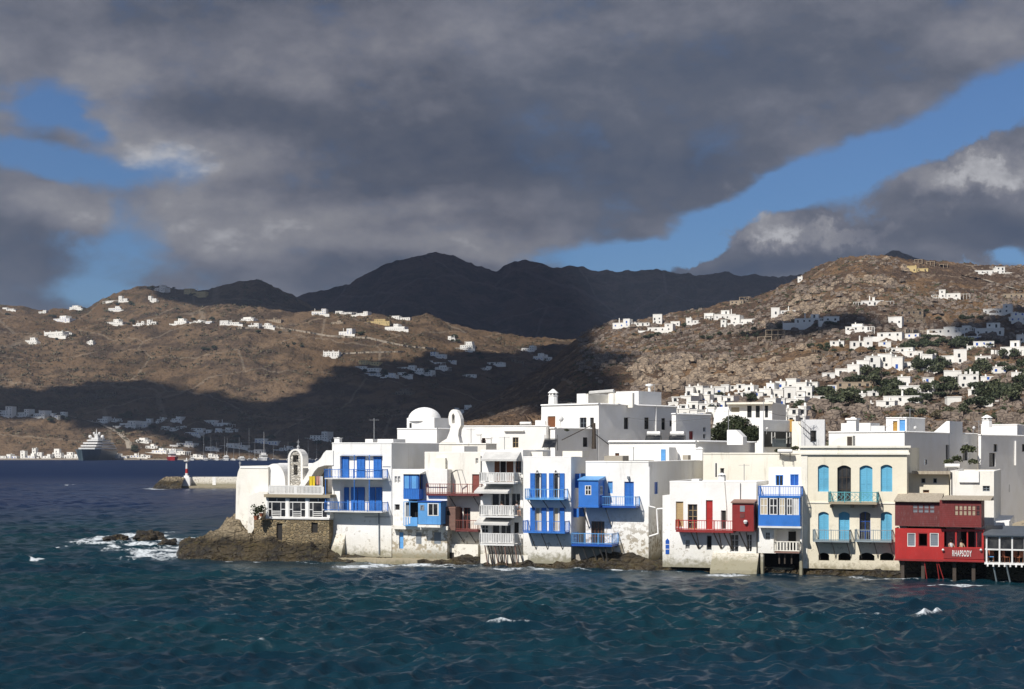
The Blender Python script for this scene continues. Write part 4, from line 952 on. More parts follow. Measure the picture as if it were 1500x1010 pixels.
# ---- tall house with blue doors and two long blue balconies
def blue_loggia():
    h = House('waterfront_house', 'tall white house with blue doors on two long blue balconies, nearest the glazed veranda', 'house', 486.5, 573.5, 147.2, 20, 650, zb=.45, px2=643, mat='white', rnd=.25)
    x, z = h.lx, h.z
    # two recessed loggias
    for (t, b) in ((668, 701), (705, 750)):
        r = h.rect(498, 560.5, t, b); h.fh.append(r)
    for (t, b, doors) in ((668, 701, ((499, 511.5), (523, 535), (547.5, 559.5))), (705, 750, ((500, 511.5), (514.5, 524), (524.6, 534.5), (541, 550), (551, 560)))):
        x0, x1, z0, z1 = h.rect(498, 560.5, t, b); m = h.mb(); dp = .45 if t < 700 else 1.0
        m.box(x0, x1, dp, dp + .1, z0, z1)
        if dp > .25: m.box(x0 - .004, x0 + .0, .24, dp, z0, z1); m.box(x1, x1 + .004, .24, dp, z0, z1); m.box(x0, x1, .24, dp, z1, z1 + .02)
        m.build('loggia_wall', M['white_clean'], h.e)
        for d0, d1 in doors:
            xa, xb, za, zb = h.rect(d0, d1, t + (1 if t < 700 else 9), b, dp); m = h.mb(); zb = min(zb, z1 - .08)
            m.box(xa, xb, dp - .07, dp - .02, z0, zb); o = m.build('door', M['blue_deep'], h.e)
            m = h.mb(); mid = (xa + xb) / 2; h.leaf(m, xa + .03, mid - .01, dp - .07, z0 + .02, zb - .05, .03); h.leaf(m, mid + .01, xb - .03, dp - .07, z0 + .02, zb - .05, .03); m.build('shutter', M['blue'], o)
    h.balcony(475.5, 560, 688, 700.5, 1.15, 'blue', 'bars', deckmat='white_paint', n_per=6)
    h.balcony(475.5, 560, 736, 749, 1.25, 'blue', 'bars', deckmat='white_paint', n_per=6)
    m = h.mb()
    for px in (477, 519, 541):
        xx = x(px, -1.1); m.bar((xx, -1.1, z(px, 748, -1.1)), (xx, -1.1, z(px, 667 if px > 500 else 700, -1.1)), .045)
    m.bar((x(500, -1.1), -1.1, z(500, 667, -1.1)), (x(560, -1.1), -1.1, z(560, 667, -1.1)), .03)
    m.build('post', M['blue'], h.e)
    h.pipe([(555, 752), (555.5, 812)], .07, 'grey_paint'); h.pipe([(534, 757.5), (573, 757.5)], .03, 'grey_paint')
    h.finish()
    h.block('roof_box', 535, 546, 643.5, 650, 2.5, 5, 'white_clean'); h.block('roof_box', 553, 576, 643.5, 650, 2.6, 5.5, 'white_clean'); h.chimney(493.5, 641, 650, .55, .6)
    # sloping stained buttress at the foot on the left
    m = h.mb(); m.prism_x([(0, z(490, 782)), (-1.1, .2), (0, .2)], x(488), x(506)); m.build('buttress', M['white_old'], h.e)
    antenna(548, 650, 613, 150, 'thin grey aerial mast on the roof of the tall house with two blue balconies')
    # quay under the house
    m = MB(); q = h
    e = empty('stone_quay', (h.O.x, h.O.y, 0), -h.th, 'low brown sea-worn concrete ledge along the foot of the tall blue-doored house', 'quay')
    m.box(x(470, -1.6), x(612, -1.6), -1.7, -.02, -1.2, .40)
    for px in (495, 523, 551, 590): m.box(x(px, -1.7), x(px, -1.7) + .06, -1.73, -1.7, -1, .42)
    m.build('ledge', M['concrete'], e)
    return h
blue_loggia()

# ---- white house with the blue wooden bay windows
def blue_bays():
    h = House('waterfront_house', 'white house with a blue bay above a pale blue boarded box and peeling foot', 'house', 573.8, 655, coastY(573) + .3, 20, 688, zb=.45, depth=5, mat='white_worn', rnd=.14, z1=None)
    x, z = h.lx, h.z
    h.opening('glass', 578, 581.6, 698, 707.5, 'white_paint'); h.opening('glass', 582.6, 586.2, 698, 707.5, 'white_paint'); h.opening('dark', 578, 585.5, 739, 748, 'white_paint')
    h.opening('panel', 584.5, 591, 780, 804, 'blue_light', label='faded blue door at the foot of the peeling wall'); h.opening('panel', 609.5, 617.5, 780, 797, 'grey_paint', depth=.1); h.opening('panel', 636, 646, 780, 797, 'grey_paint', depth=.1)
    h.finish(z_under=.2)
    # the body of the house is narrower above the overhang: floor beam
    m = h.mb(); m.box(x(573.8, -.6), x(656, -.6), -.62, -.004, z(612, 776, -.6), z(612, 770.5, -.6)); m.build('floor_beam', M['white_old'], h.e)
    # white pier left of the bays stands forward with the boxes
    m = h.mb(); m.box(x(574, -.55), x(590.5, -.55), -.56, -.003, z(582, 770.5, -.55), z(582, 688, -.55)); 
    # upper bay
    def bay(a, b, t, bt, d, cw, cl, winf, depth_name, side=True):
        y = -d; x0, x1, z0, z1 = h.rect(a, b, t, bt, y); return x0, x1, y, z0, z1
    x0, x1, y, z0, z1 = bay(591, 613.5, 695, 731.5, 1.1, 0, 0, 0, '')
    H = z1 - z0; m = h.mb(); k = .09; zs = z0 + H * .40
    m.box(x0, x1, y, -.003, z0, z0 + .12); m.box(x0, x1, y, y + .06, z0 + .12, zs); m.box(x1 - .06, x1, y + .06, -.003, z0 + .12, zs); m.box(x0, x0 + .06, y + .06, -.003, z0 + .12, z1)
    for i in range(9): xx = x0 + (x1 - x0) * i / 9; m.box(xx, xx + .05, y - .03, y, z0 + .1, zs)
    bx = m.build('bay_window', M['blue'], h.e, ); m = h.mb()
    for xx in (x0, x0 + (x1 - x0) * .36, x0 + (x1 - x0) * .46, x1 - k - .15): m.box(xx, xx + k, y, y + .07, zs, z1)
    m.box(x0, x1, y, y + .07, z1 - k, z1); m.box(x0 + k, x1 - k, y - .01, y + .06, zs, zs + .06)
    for yy in (y + .07, -.4): m.box(x1 - .07, x1, yy, yy + k, zs, z1)
    m.build('frame', M['blue_deep'], bx); m = h.mb(); m.box(x0 + k, x1 - k, y + .02, y + .04, zs + .06, z1 - k); m.build('pane', M['blue_light'], bx)
    m = h.mb(); m.box(x1 - .045, x1 - .03, y + .1, -.1, zs, z1 - k); m.build('pane', M['glass'], bx); m = h.mb(); m.prism_x([(y - .15, z1), (y - .15, z1 + .05), (-.003, z1 + .3), (-.003, z1)], x0 - .1, x1 + .2); m.build('bay_roof', M['white_old'], bx)
    # lower open bay with a sheet over the rail
    x0, x1, y, z0, z1 = bay(591, 611.5, 735, 771, 1.0, 0, 0, 0, '')
    m = h.mb(); zs = z0 + (z1 - z0) * .36; m.box(x0, x1, y, -.003, z0, z0 + .1); m.box(x0, x1, y, y + .05, z0 + .1, zs); m.box(x0, x1, y, -.003, z1 - .06, z1); m.box(x0, x0 + .06, y, y + .06, zs, z1 - .06); m.box(x0 + (x1 - x0) * .42, x0 + (x1 - x0) * .47, y, y + .05, zs, z1 - .06)
    lb = m.build('balcony', M['blue_light'], h.e); m = h.mb(); m.box(x0 + .05, x1 - .02, -.06, -.01, z0 + .1, z1 - .06); m.build('doorway', M['dark'], lb); m = h.mb(); m.box(x0 + .1, x0 + (x1 - x0) * .4, y + .3, y + .32, zs, z1 - .1); m.build('blind', M['grey_paint'], lb)
    # pale blue boarded box
    a0, a1, y, z0, z1 = bay(612.5, 645.5, 735.5, 768.5, 1.35, 0, 0, 0, '')
    hs = [h.rect(616, 621, 740, 748, y), h.rect(627, 642, 737.5, 756, y)]; m = h.mb(); m.panel((a0, y, z0), (1, 0, 0), (0, 0, 1), a1 - a0, z1 - z0, [(p - a0, q - a0, r - z0, s_ - z0) for p, q, r, s_ in hs], .08)
    m.panel((a1, y, z0), (0, 1, 0), (0, 0, 1), -y, z1 - z0); m.panel((a0, 0, z0), (0, -1, 0), (0, 0, 1), -y, z1 - z0); m.face((a0, y, z0), (a0, 0, z0), (a1, 0, z0), (a1, y, z0))
    for px in (624.5, 633, 640): xx = x(px, y); m.box(xx, xx + .03, y - .012, y, z0, hs[1][2] if px > 626 else z1)
    b2 = m.build('boarded_box', M['blue_light'], h.e); m = h.mb(); m.box(a0 - .05, a1 + .1, y - .1, -.004, z1 + .002, z1 + .08); m.build('box_roof', M['blue_deep'], b2)
    for i, r_ in enumerate(hs):
        m = h.mb(); k = .07; p, q, r, s_ = r_
        m.box(p - .04, p + k, y - .02, y + .05, r, s_); m.box(q - k, q + .04, y - .02, y + .05, r, s_); m.box(p + k, q - k, y - .02, y + .05, s_ - k, s_); m.box(p + k, q - k, y - .02, y + .05, r, r + k)
        if i: m.box((p + q) / 2 - k / 2, (p + q) / 2 + k / 2, y - .018, y + .05, r + k, s_ - k)
        m.box(p + k, q - k, y + .05, y + .06, r, s_)
        w = m.build('window', M['white_paint'] if i else M['grey_paint'], b2)
    p, q, r, s_ = hs[1]; m = h.mb(); m.box(p + .08, (p + q) / 2 - .05, y + .02, y + .035, r + .08, s_ - .08); m.box((p + q) / 2 + .05, q - .08, y + .02, y + .035, r + .08, s_ - .08); m.build('pane', M['glass'], b2)
    m = h.mb(); m.box(x(612.5, -1.2), x(645, -1.2), -1.3, -.65, z(630, 773, -1.3), z(630, 769, -1.3)); m.build('box_floor', M['white_old'], h.e)
    # peeling lower window frames done; sheet over the rail is loose
    p0 = P(597, 757, coastY(597) - .7); m = MB()
    for i in range(7): a = -.42 + .12 * i; m.box(a, a + .12, -.05 - .03 * (i % 2), .0, -.75 - .1 * math.sin(i), .0)
    o = m.build('bed_sheet', M['white_paint']); o.location = p0; o.rotation_euler = (0, 0, -h.th); tag(o, 'white bed sheet hung over the pale blue balcony rail', 'laundry')
    return h
hb = blue_bays()
def pier_box():
    h = hb; m = h.mb(); x, z = h.lx, h.z
    return
# ---- stepped white house behind, with the long rust-red balcony
def red_balcony():
    h = House('waterfront_house', 'stepped white house with a long rust-red balcony and a slatted wooden box', 'house', 622, 706, coastY(622) + 1.6, 20, 663, zb=.45, depth=8, mat='white_old', rnd=.16)
    x, z = h.lx, h.z
    h.opening('glass', 625, 635, 690, 709, 'blue_light', rows=3); h.opening('panel', 639, 643, 690, 707, 'red_dark'); h.opening('panel', 647, 655, 689.5, 721, 'red', label='bright red narrow door'); h.opening('panel', 691.5, 702, 695, 722, 'rust')
    h.opening('glass', 696.5, 700.5, 671.5, 679.5, 'white_paint', rows=1)
    h.opening('panel', 667.5, 677, 744, 776, 'red_dark'); h.opening('glass', 679, 689, 744, 776, 'rust', rows=3)
    h.finish()
    h.balcony(624.5, 705, 709.5, 723.5, 1.5, 'rust', 'bars', brk=(657, 692), bz=745, deckmat='maroon', n_per=4.5, thick=.2)
    m = h.mb(); xa = x(661, -1.5); m.bar((xa, -1.5, z(661, 722, -1.5)), (xa, -1.5, z(661, 693.5, -1.5)), .05); m.bar((xa, -1.5, z(661, 693.5, -1.5)), (x(668, -1.5), -1.5, z(668, 689, -1.5)), .045); m.bar((xa, -1.5, z(661, 693.5, -1.5)), (xa, 0, z(661, 689, -1.5)), .04); m.bar((x(668, -1.5), -1.5, z(668, 689, -1.5)), (x(668, -1.5), 0, z(668, 689, -1.5)), .03); m.build('awning_frame', M['iron'], h.e)
    h.balcony(666.5, 700, 762.5, 776.5, 1.3, 'rust', 'bars', brk=(669, 686), bz=795, deckmat='maroon', n_per=4.5, thick=.16)
    y = -1.35; x0, x1, z0, z1 = h.rect(651, 667, 743, 777, y); m = h.mb(); n = 18
    m.box(x0, x1, y + .03, -.003, z0, z1)
    for i in range(n): zc = z0 + (z1 - z0) * i / n; m.box(x0, x1, y, y + .03, zc, zc + (z1 - z0) / n * .7)
    b = m.build('slatted_box', M['wood_grey'], h.e); m = h.mb(); a_, b_, c_, d_ = h.rect(654.5, 658.5, 749, 755, y); m.box(a_, b_, y - .01, y + .002, c_, d_); m.build('window', M['dark'], b)
    m = h.mb(); x0, x1 = x(652), x(703); m.box(x0, x1, -.5, -.003, .2, z(670, 797)); m.build('foot', M['cream_light'], h.e)
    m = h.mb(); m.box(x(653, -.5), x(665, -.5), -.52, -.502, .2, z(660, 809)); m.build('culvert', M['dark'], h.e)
    # stepped masses at the roof
    h.block('roof_step', 662, 680, 654, 664, 1.5, 5, 'white'); h.block('roof_step', 637, 652, 671, 689, -.35, -.003, 'cream_light')
    return h
red_balcony()

# ---- narrow house with three white balconies and awnings
def white_balconies():
    h = House('waterfront_house', 'narrow white house with three stacked white balconies under pale canvas awnings', 'house', 704, 766, coastY(704) + .4, 20, 660, zb=.45, depth=8, mat='white', rnd=.14)
    x, z = h.lx, h.z
    h.fh.append(h.rect(719, 764, 674, 706)); x0, x1, z0, z1 = h.rect(719, 764, 674, 706)
    def row(t, b, parts, dp=.9):
        x0, x1, z0, z1 = h.rect(parts[0][0] - 1, parts[-1][1] + 1, t, b); h.fh.append((x0, x1, z0, z1))
    h.fh = []
    # top floor: wooden shutters either side of a dark door
    h.opening('shut', 724, 732, 675.5, 706, 'wood'); h.opening('dark', 732.6, 741, 675.5, 706, 'wood_dark'); h.opening('shut', 741.6, 752, 675.5, 706, 'wood'); h.opening('glass', 755, 763.5, 675.5, 706, 'wood', rows=3)
    h.opening('glass', 720, 731, 723, 756, 'white_paint', rows=1, cols=1); h.opening('glass', 732, 746, 723, 756, 'white_paint', rows=1, cols=2); h.opening('glass', 748.5, 762, 723, 756, 'white_paint', rows=1)
    h.opening('glass', 720.5, 731.5, 768, 796, 'white_paint', rows=1, cols=1); h.opening('glass', 733, 748, 768, 796, 'white_paint', rows=1); h.opening('dark', 752, 760, 765, 796, 'white_paint')
    h.opening('glass', 706, 716, 769, 781, 'white_paint', rows=2, hole=False)
    h.finish()
    for t, d in ((693, 706.5), (741, 756), (782, 797)):
        h.balcony(703, 753, t, d, 1.5, 'white_paint', 'baluster', deckmat='white_paint', n_per=6, rail=.035, thick=.16)
        # corner return towards the neighbour
        m = h.mb(); xa, xb = x(754), x(766); za, zb_ = z(760, d), z(760, t); m.box(xa, xb, -.5, -.44, za, za + .1); m.box(xa, xb, -.5, -.44, zb_ - .08, zb_); m.box(xa, xb, -.5, -.003, za - .14, za - .004)
        for i in range(5): q = xa + (xb - xa) * (i + .5) / 5; m.bar((q - .1, -.47, za), (q + .1, -.47, zb_), .03); m.bar((q + .1, -.47, za), (q - .1, -.47, zb_), .03)
        m.build('corner_rail', M['white_paint'], h.e)
    h.awning(711, 763, 662, 673, 1.2); h.awning(703, 752, 711.5, 720.5, 1.5); h.awning(703, 752, 758.5, 767, 1.5)
    h.pipe([(704.5, 668), (704.5, 696)], .04, 'iron')
    # piles and dark weed-hung wall below
    m = h.mb(); m.box(x(709), x(778), -.9, -.003, .1, z(740, 812)); m.build('sea_wall', M['cream_light'], h.e)
    r = random.Random(3)
    for i, px in enumerate((711, 716, 720, 725, 730, 735, 740, 745, 750, 755, 760)):
        m = h.mb(); xx = x(px, -1.2); m.bar((xx, -1.35, z(px, 799, -1.3)), (xx + r.uniform(.1, .5), -1.0, -.3), .06, 5); m.build('pile', M['wood_dark' if i % 3 else 'wood_grey'], h.e)
    return h
white_balconies()

# ---- white house with two pairs of blue shuttered doors per floor
def blue_doors():
    h = House('waterfront_house', 'white house with two blue balconies and two pairs of blue shutters per floor', 'house', 766.5, 836.5, coastY(766) - .5, 20, 670, zb=.3, px2=858, mat='white', rnd=.2)
    x, z = h.lx, h.z
    for t, b in ((693.5, 730), (744, 779)):
        for i, (a, c) in enumerate(((777, 800.5), (804.5, 827))):
            h.opening('folded', a, c, t, b, 'blue', frame='curtain' if t > 700 else None)
    for px in (788, 815):
        m = h.mb(); xx = x(px); zz = z(px, 690); m.bar((xx, -.02, zz), (xx, -.25, zz + .05), .02); m.lathe((xx, -.25), [(.04, zz + .04), (.1, zz - .12), (.05, zz - .16)], 8); m.build('wall_lamp', M['iron'], h.e)
    h.side_open('shut', 842.5, 849, 694, 715, 'blue_deep', 'blue'); h.side_open('glass', 841, 846.5, 745, 758, 'blue_deep', 'blue')
    h.finish()
    h.balcony(769.5, 826, 717, 730.5, 1.1, 'blue_light', 'bars', brk=(772, 794, 819), bz=745, deckmat='blue_light', n_per=4.5); h.balcony(766.5, 827.5, 764, 779.5, 1.25, 'blue', 'bars', brk=(775, 792, 814), bz=805, deckmat='blue', n_per=5.5)
    # side window shutters standing out
    for (a, b, t, bt) in ((843, 848, 694, 715), (840.5, 845, 745, 758)):
        m = h.mb(); ya = h.ly(a, h.W); z0, z1 = h.zs(a, bt, h.W), h.zs(a, t, h.W); m.box(h.W + .003, h.W + .5, ya - .1, ya - .05, z0, z1); m.build('shutter', M['blue'], h.e); m = h.mb(); yb = h.ly(b + 2, h.W); m.box(h.W + .003, h.W + .5, yb + .25, yb + .3, z0, z1); m.build('shutter', M['blue'], h.e)
    h.block('roof_box', 775, 795, 662, 670, 3, 4.5, 'white_old'); h.block('roof_box', 824, 853, 661, 670, 3, 5, 'cream_light')
    return h
blue_doors()

# ---- white house with the blue boxed bay
def blue_box():
    h = House('waterfront_house', 'white house with a bright blue corner box above a balcony with brown doors', 'house', 858, 950, coastY(858) + .9, 20, 677, zb=.45, px2=1036, mat='white_worn', rnd=.25)
    x, z = h.lx, h.z
    h.opening('shut', 890, 897.5, 705.5, 723, 'blue_light', frame='blue'); h.opening('shut', 914.5, 928.5, 706, 741, 'blue'); 
    o = h.opening('glass', 866, 885.5, 764, 797, 'wood', rows=3, cols=4)
    h.side_open('shut', 958.5, 964, 706.5, 724, 'blue_deep', 'blue'); h.side_open('glass', 987, 991, 707, 713, 'white_paint')
    h.finish()
    y = -1.9; x0, x1, z0, z1 = h.rect(847.5, 876.5, 704, 741.5, y); hs = [h.rect(857, 866, 711.5, 725.5, y)]
    m = h.mb(); m.panel((x0, y, z0), (1, 0, 0), (0, 0, 1), x1 - x0, z1 - z0, [(a - x0, b - x0, c - z0, d - z0) for a, b, c, d in hs], .1)
    sw = (h.ly(879, x1), h.ly(886, x1)); shz = (h.zs(882, 725, x1), h.zs(882, 712, x1)); sw = (max(.2, sw[0] + 1.9), min(1.7, sw[1] + 1.9))
    m.panel((x1, y, z0), (0, 1, 0), (0, 0, 1), 1.9, z1 - z0, [(.55, 1.35, shz[0] - z0, shz[1] - z0)], .1); m.panel((x0, 0, z0), (0, -1, 0), (0, 0, 1), 1.9, z1 - z0); m.box(x0 - .05, x1 + .05, y - .05, -.004, z0 - .14, z0 - .002)
    b = m.build('corner_box', M['blue'], h.e); m = h.mb(); m.prism_x([(y - .12, z1 + .002), (y - .12, z1 + .07), (-.004, z1 + .35), (-.004, z1 + .002)], x0 - .08, x1 + .1); m.build('box_roof', M['blue_light'], b)
    a, c, q0, q1 = hs[0]; m = h.mb(); k = .06
    for u in (a, (a + c) / 2 - .03, c - k): m.box(u, u + k, y - .01, y + .08, q0, q1)
    for v in (q0, (q0 + q1) / 2, q1 - k): m.box(a + k, c - k, y - .008, y + .075, v, v + k)
    m.box(a - .0, (a + c) / 2 - .2, y - .03, y - .011, q0, q1)
    w = m.build('window', M['white_paint'], b); 
    m = h.mb(); m.box(a, c, y + .09, y + .1, q0, q1); m.box(x1 - .1, x1 - .09, y + .55, y + 1.35, shz[0], shz[1]); m.build('pane', M['glass'], b)
    m = h.mb()
    for v in (.55, .92, 1.29): m.box(x1 - .08, x1 + .01, y + v, y + v + k, shz[0], shz[1])
    for v in (shz[0], (shz[0] + shz[1]) / 2, shz[1] - k): m.box(x1 - .078, x1 + .008, y + .55 + k, y + 1.29, v, v + k)
    m.build('frame', M['white_paint'], b)
    h.balcony(874, 931, 728, 741.5, 1.3, 'blue_light', 'bars', brk=(886,), bz=772, deckmat='blue_deep', n_per=5, thick=.16)
    m = h.mb(); m.bar((x(853, -1.6), -1.6, z0 - .1), (x(863, 0), 0, z(863, 774)), .05); m.build('bracket', M['iron'], b)
    h.balcony(837, 896.5, 782, 797.5, 2.0, 'blue_light', 'bars', brk=(), deckmat='blue_deep', n_per=4.5, thick=.2)
    for i, (p, q) in enumerate(((853, 866), (866, 880), (876, 891), (886, 892))):
        m = h.mb(); m.bar((x(p, -1.9), -1.9, z(p, 799, -1.9)), (x(q, -.6), -.6, -.2), .07, 5); m.build('strut', M['iron'], h.e)
    # weathered undercroft behind the struts, pale pipes in the alley
    m = h.mb(); m.box(x(838), x(899), -.6, -.003, .0, z(868, 800)); m.build('undercroft_wall', M['grey_old'], h.e)
    h.block('lamp_box', 918.5, 921.5, 698, 702, -.25, -.003, 'grey_paint')
    h.pipe([(951, 684), (951, 742), (960, 744)], .06, 'white_clean', -.1); h.pipe([(951, 786), (964, 782), (962, 746), (974, 745)], .07, 'white_clean', -.15)
    h.block('roof_box', 885, 912, 668, 678, 2.4, 4.5, 'grey_old')
    return h
blue_box()

# ---- white house with the deep red box and balcony
def red_box():
    h = House('waterfront_house', 'white house with a deep red box and red balcony on dark brackets', 'house', 981, 1108, coastY(981) - 1.0, 19, 706, zb=.35, depth=9, mat='white', rnd=.2)
    x, z = h.lx, h.z
    h.opening('shut', 990, 1001, 735, 772, 'tan'); h.opening('glass', 1007.5, 1021.5, 739, 775, 'wood', frame='tan', rows=4); h.opening('panel', 1034, 1044, 733, 776, 'red'); h.opening('dark', 1056, 1064, 748, 776, 'white_paint')
    h.opening('glass', 1004, 1010.5, 791, 805, 'white_paint'); h.opening('dark', 1035, 1042.5, 785, 806, 'grey_paint'); h.opening('glass', 1069.5, 1082, 783, 809, 'grey_paint', frame='white_paint', rows=3); h.opening('glass', 1093.5, 1101.5, 783, 809, 'white_paint', rows=3)
    h.finish()
    h.balcony(990, 1074, 763, 777, 1.15, 'red', 'bars', deckmat='red_dark', n_per=4.5, thick=.2, rail=.035)
    y = -1.4; x0, x1, z0, z1 = h.rect(1072.5, 1104, 737.5, 778.5, y); m = h.mb(); m.box(x0, x1, y, -.004, z0, z1)
    n = 14
    for i in range(n): xx = x0 + (x1 - x0) * i / n; m.box(xx, xx + .015, y - .012, y, z0, z1)
    b = m.build('red_box', M['red_dark'], h.e); m = h.mb(); m.prism_x([(y - .15, z1 + .003), (y - .15, z1 + .08), (-.004, z1 + .3), (-.004, z1 + .003)], x0 - .1, x1 + .1); m.build('box_roof', M['wood_grey'], b)
    for t, bt in ((741, 750), (752, 759)):
        a, c, q0, q1 = h.rect(1084, 1091, t, bt, y); m = h.mb(); m.box(a, c, y - .03, y - .013, q0, q1); m.build('hatch', M['grey_paint'] if t < 750 else M['maroon'], b)
    m = h.mb(); a, c, q0, q1 = h.rect(1089.5, 1095.5, 762, 767.5, y); m.lathe(((a + c) / 2, y - .15), [(.12, q0), (.2, q0 + .2), (.12, q1)], 8); m.build('bucket', M['white_paint'], b)
    for i, px in enumerate((1012, 1020, 1045, 1053, 1060, 1069, 1083, 1093)):
        m = h.mb(); xb = x(px, -1.1); sgn = .45 if i % 2 == 0 else .05; m.bar((xb, -1.1, z(px, 780, -1.1)), (xb + sgn, -.02, z(px, 804)), .05); m.build('bracket', M['wood_dark'], h.e)
    # lower wing on the left with the arched window
    m = h.mb(); a = x(970.5, .3); m.box(a, -.003, .3, 6, .3, z(975, 726, .3)); m.build('side_wing', M['white'], h.e)
    a, c, q0, q1 = h.rect(975, 980.5, 789, 812, .3); m = h.mb(); m.prism_y([(a, q0), (c, q0), (c, q1 - .2), ((a + c) / 2, q1), (a, q1 - .2)], .27, .297); w = m.build('window', M['blue_deep'], h.e); m = h.mb()
    for v in (.3, .6): m.box(a, c, .255, .269, q0 + (q1 - q0) * v, q0 + (q1 - q0) * v + .05)
    m.build('frame', M['white_paint'], w)
    h.chimney(1056.5, 693, 706, .6, .4, 'island'); h.block('roof_box', 1013, 1024, 702, 707, 1.5, 3, 'white_clean')
    h.pipe([(1061, 706), (1064, 745), (1064, 762)], .035, 'white_old'); h.pipe([(1084.5, 708), (1084.5, 736)], .025, 'iron')
    # bulging weed-stained foot
    m = h.mb(); a, c = x(1042, -.8), x(1110, -.8); m.prism_x([(-1.5, -.4), (-1.35, .3), (-.9, .9), (-.35, z(1070, 812)), (-.004, z(1070, 810)), (-.004, -.4)], a, c); m.build('foot', M['white_old'], h.e)
    return h
red_box()

# ---- tall narrow house with the blue glazed bay
def blue_glazed():
    h = House('waterfront_house', 'narrow white house with a blue and white glazed bay, standing on piles', 'house', 1110, 1174.5, coastY(1110) - 1.3, 19, 712, zb=2.2, depth=6.5, mat='white', rnd=0)
    x, z = h.lx, h.z; zt = h.zt
    h.opening('glass', 1121, 1128, 780, 791, 'white_paint', rows=2)
    h.fh.append(h.rect(1134, 1172, 776, 808)); r_ = h.fh[-1]
    zb = z(1140, 811); m = h.mb(); m.panel((0, 0, zb), (1, 0, 0), (0, 0, 1), h.W, zt - zb, [(a, b, c - zb, d - zb) for a, b, c, d in h.fh], 1.3, back=True); m.panel((h.W, 0, zb), (0, 1, 0), (0, 0, 1), 6.5, zt - zb); m.panel((0, 6.5, zb), (0, -1, 0), (0, 0, 1), 6.5, zt - zb); m.face((0, 0, zt), (h.W, 0, zt), (h.W, 6.5, zt), (0, 6.5, zt)); m.face((0, 0, zb), (0, 6.5, zb), (h.W, 6.5, zb), (h.W, 0, zb))
    m.build('wall', M['white'], h.e)
    a, b, q0, q1 = h.rect(1155, 1166, 779, 806, 1.3); m = h.mb(); m.box(a, b, 1.24, 1.297, r_[2], q1); m.build('doorway', M['dark'], h.e)
    # glazed bay
    y = -.9; x0, x1, z0, z1 = h.rect(1111, 1172, 727, 771, y); zs = z(1140, 754.5, y); m = h.mb()
    m.box(x0, x1, y, -.004, z0, z0 + .15); m.box(x0, x1, y, y + .06, z0 + .15, zs); m.box(x1 - .06, x1, y + .06, -.004, z0 + .15, zs); m.box(x0, x0 + .06, y + .06, -.004, z0 + .15, z1); m.box(x0, x1, y - .04, -.004, z1 - .14, z1)
    for q in (x0, x1 - .1): m.box(q, q + .1, y - .01, y + .09, zs, z1 - .14)
    b = m.build('glazed_bay', M['blue'], h.e)
    cs = (1113.5, 1124.5, 1127, 1139, 1141.5, 1150, 1152.5, 1161)
    for i in range(4):
        a0, a1 = x(cs[2 * i], y), x(cs[2 * i + 1], y); m = h.mb(); k = .07; w = a1 - a0
        m.box(a0, a0 + k, y, y + .05, zs, z1 - .14); m.box(a1 - k, a1, y, y + .05, zs, z1 - .14); m.box(a0 + w / 2 - k / 2, a0 + w / 2 + k / 2, y + .002, y + .05, zs, z1 - .14)
        for v in (0, .5, .92): zz = zs + (z1 - .14 - zs) * v; m.box(a0 + k, a1 - k, y + .004, y + .046, zz, zz + k)
        wo = m.build('window', M['white_paint'], b); m = h.mb(); m.box(a0 + .02, a1 - .02, y + .03, y + .04, zs, z1 - .14); m.build('pane', M['glass' if i % 2 else 'curtain'], wo)
    m = h.mb()
    for px in (1162.5, 1165.5, 1169): m.box(x(px, y), x(px, y) + .12, y + .02, y + .06, zs, z1 - .14)
    m.box(x(1162, y), x1 - .1, y + .07, y + .08, zs, z1 - .14); m.build('side_light', M['white_paint'], b)
    m = h.mb(); m.box(x0 - .02, x1 + .1, y - .08, -.004, z0 - .16, z0 - .004); m.build('bay_floor', M['white_paint'], b)
    h.balcony(1111, 1173, 713, 726.5, .95, 'blue', 'bars', deckmat='blue', n_per=5, thick=.1)
    # set-back top room
    a, b2 = x(1126, 1.6), x(1174.5, 1.6); q1 = z(1150, 685, 1.6); m = h.mb(); hs = [h.rect(1136, 1147.5, 696, 713, 1.6), h.rect(1157.5, 1170, 695, 715, 1.6)]
    m.panel((a, 1.6, zt), (1, 0, 0), (0, 0, 1), b2 - a, q1 - zt, [(p - a, q - a, max(r, zt) - zt, s_ - zt) for p, q, r, s_ in hs], .15); m.panel((b2, 1.6, zt), (0, 1, 0), (0, 0, 1), 4.8, q1 - zt); m.panel((a, 6.4, zt), (0, -1, 0), (0, 0, 1), 4.8, q1 - zt); m.face((a, 1.6, q1), (b2, 1.6, q1), (b2, 6.4, q1), (a, 6.4, q1)); m.build('top_room', M['white'], h.e)
    for (p, q, r, s_), c in zip(hs, ('glass', 'blue')):
        m = h.mb(); r = max(r, zt + .01); k = .08; m.box(p, p + k, 1.62, 1.72, r, s_); m.box(q - k, q, 1.62, 1.72, r, s_); m.box(p + k, q - k, 1.62, 1.72, s_ - k, s_); m.box((p + q) / 2 - .04, (p + q) / 2 + .04, 1.64, 1.71, r, s_ - k); o = m.build('window' if c == 'glass' else 'door', M['blue'], h.e); m = h.mb(); m.box(p + k, q - k, 1.69, 1.70, r, s_ - k); m.build('pane', M['glass' if c == 'glass' else 'blue_deep'], o)
    h.balcony(1134, 1171, 794, 808.5, .7, 'cream_light', 'baluster', deckmat='wood_grey', n_per=4, rail=.04)
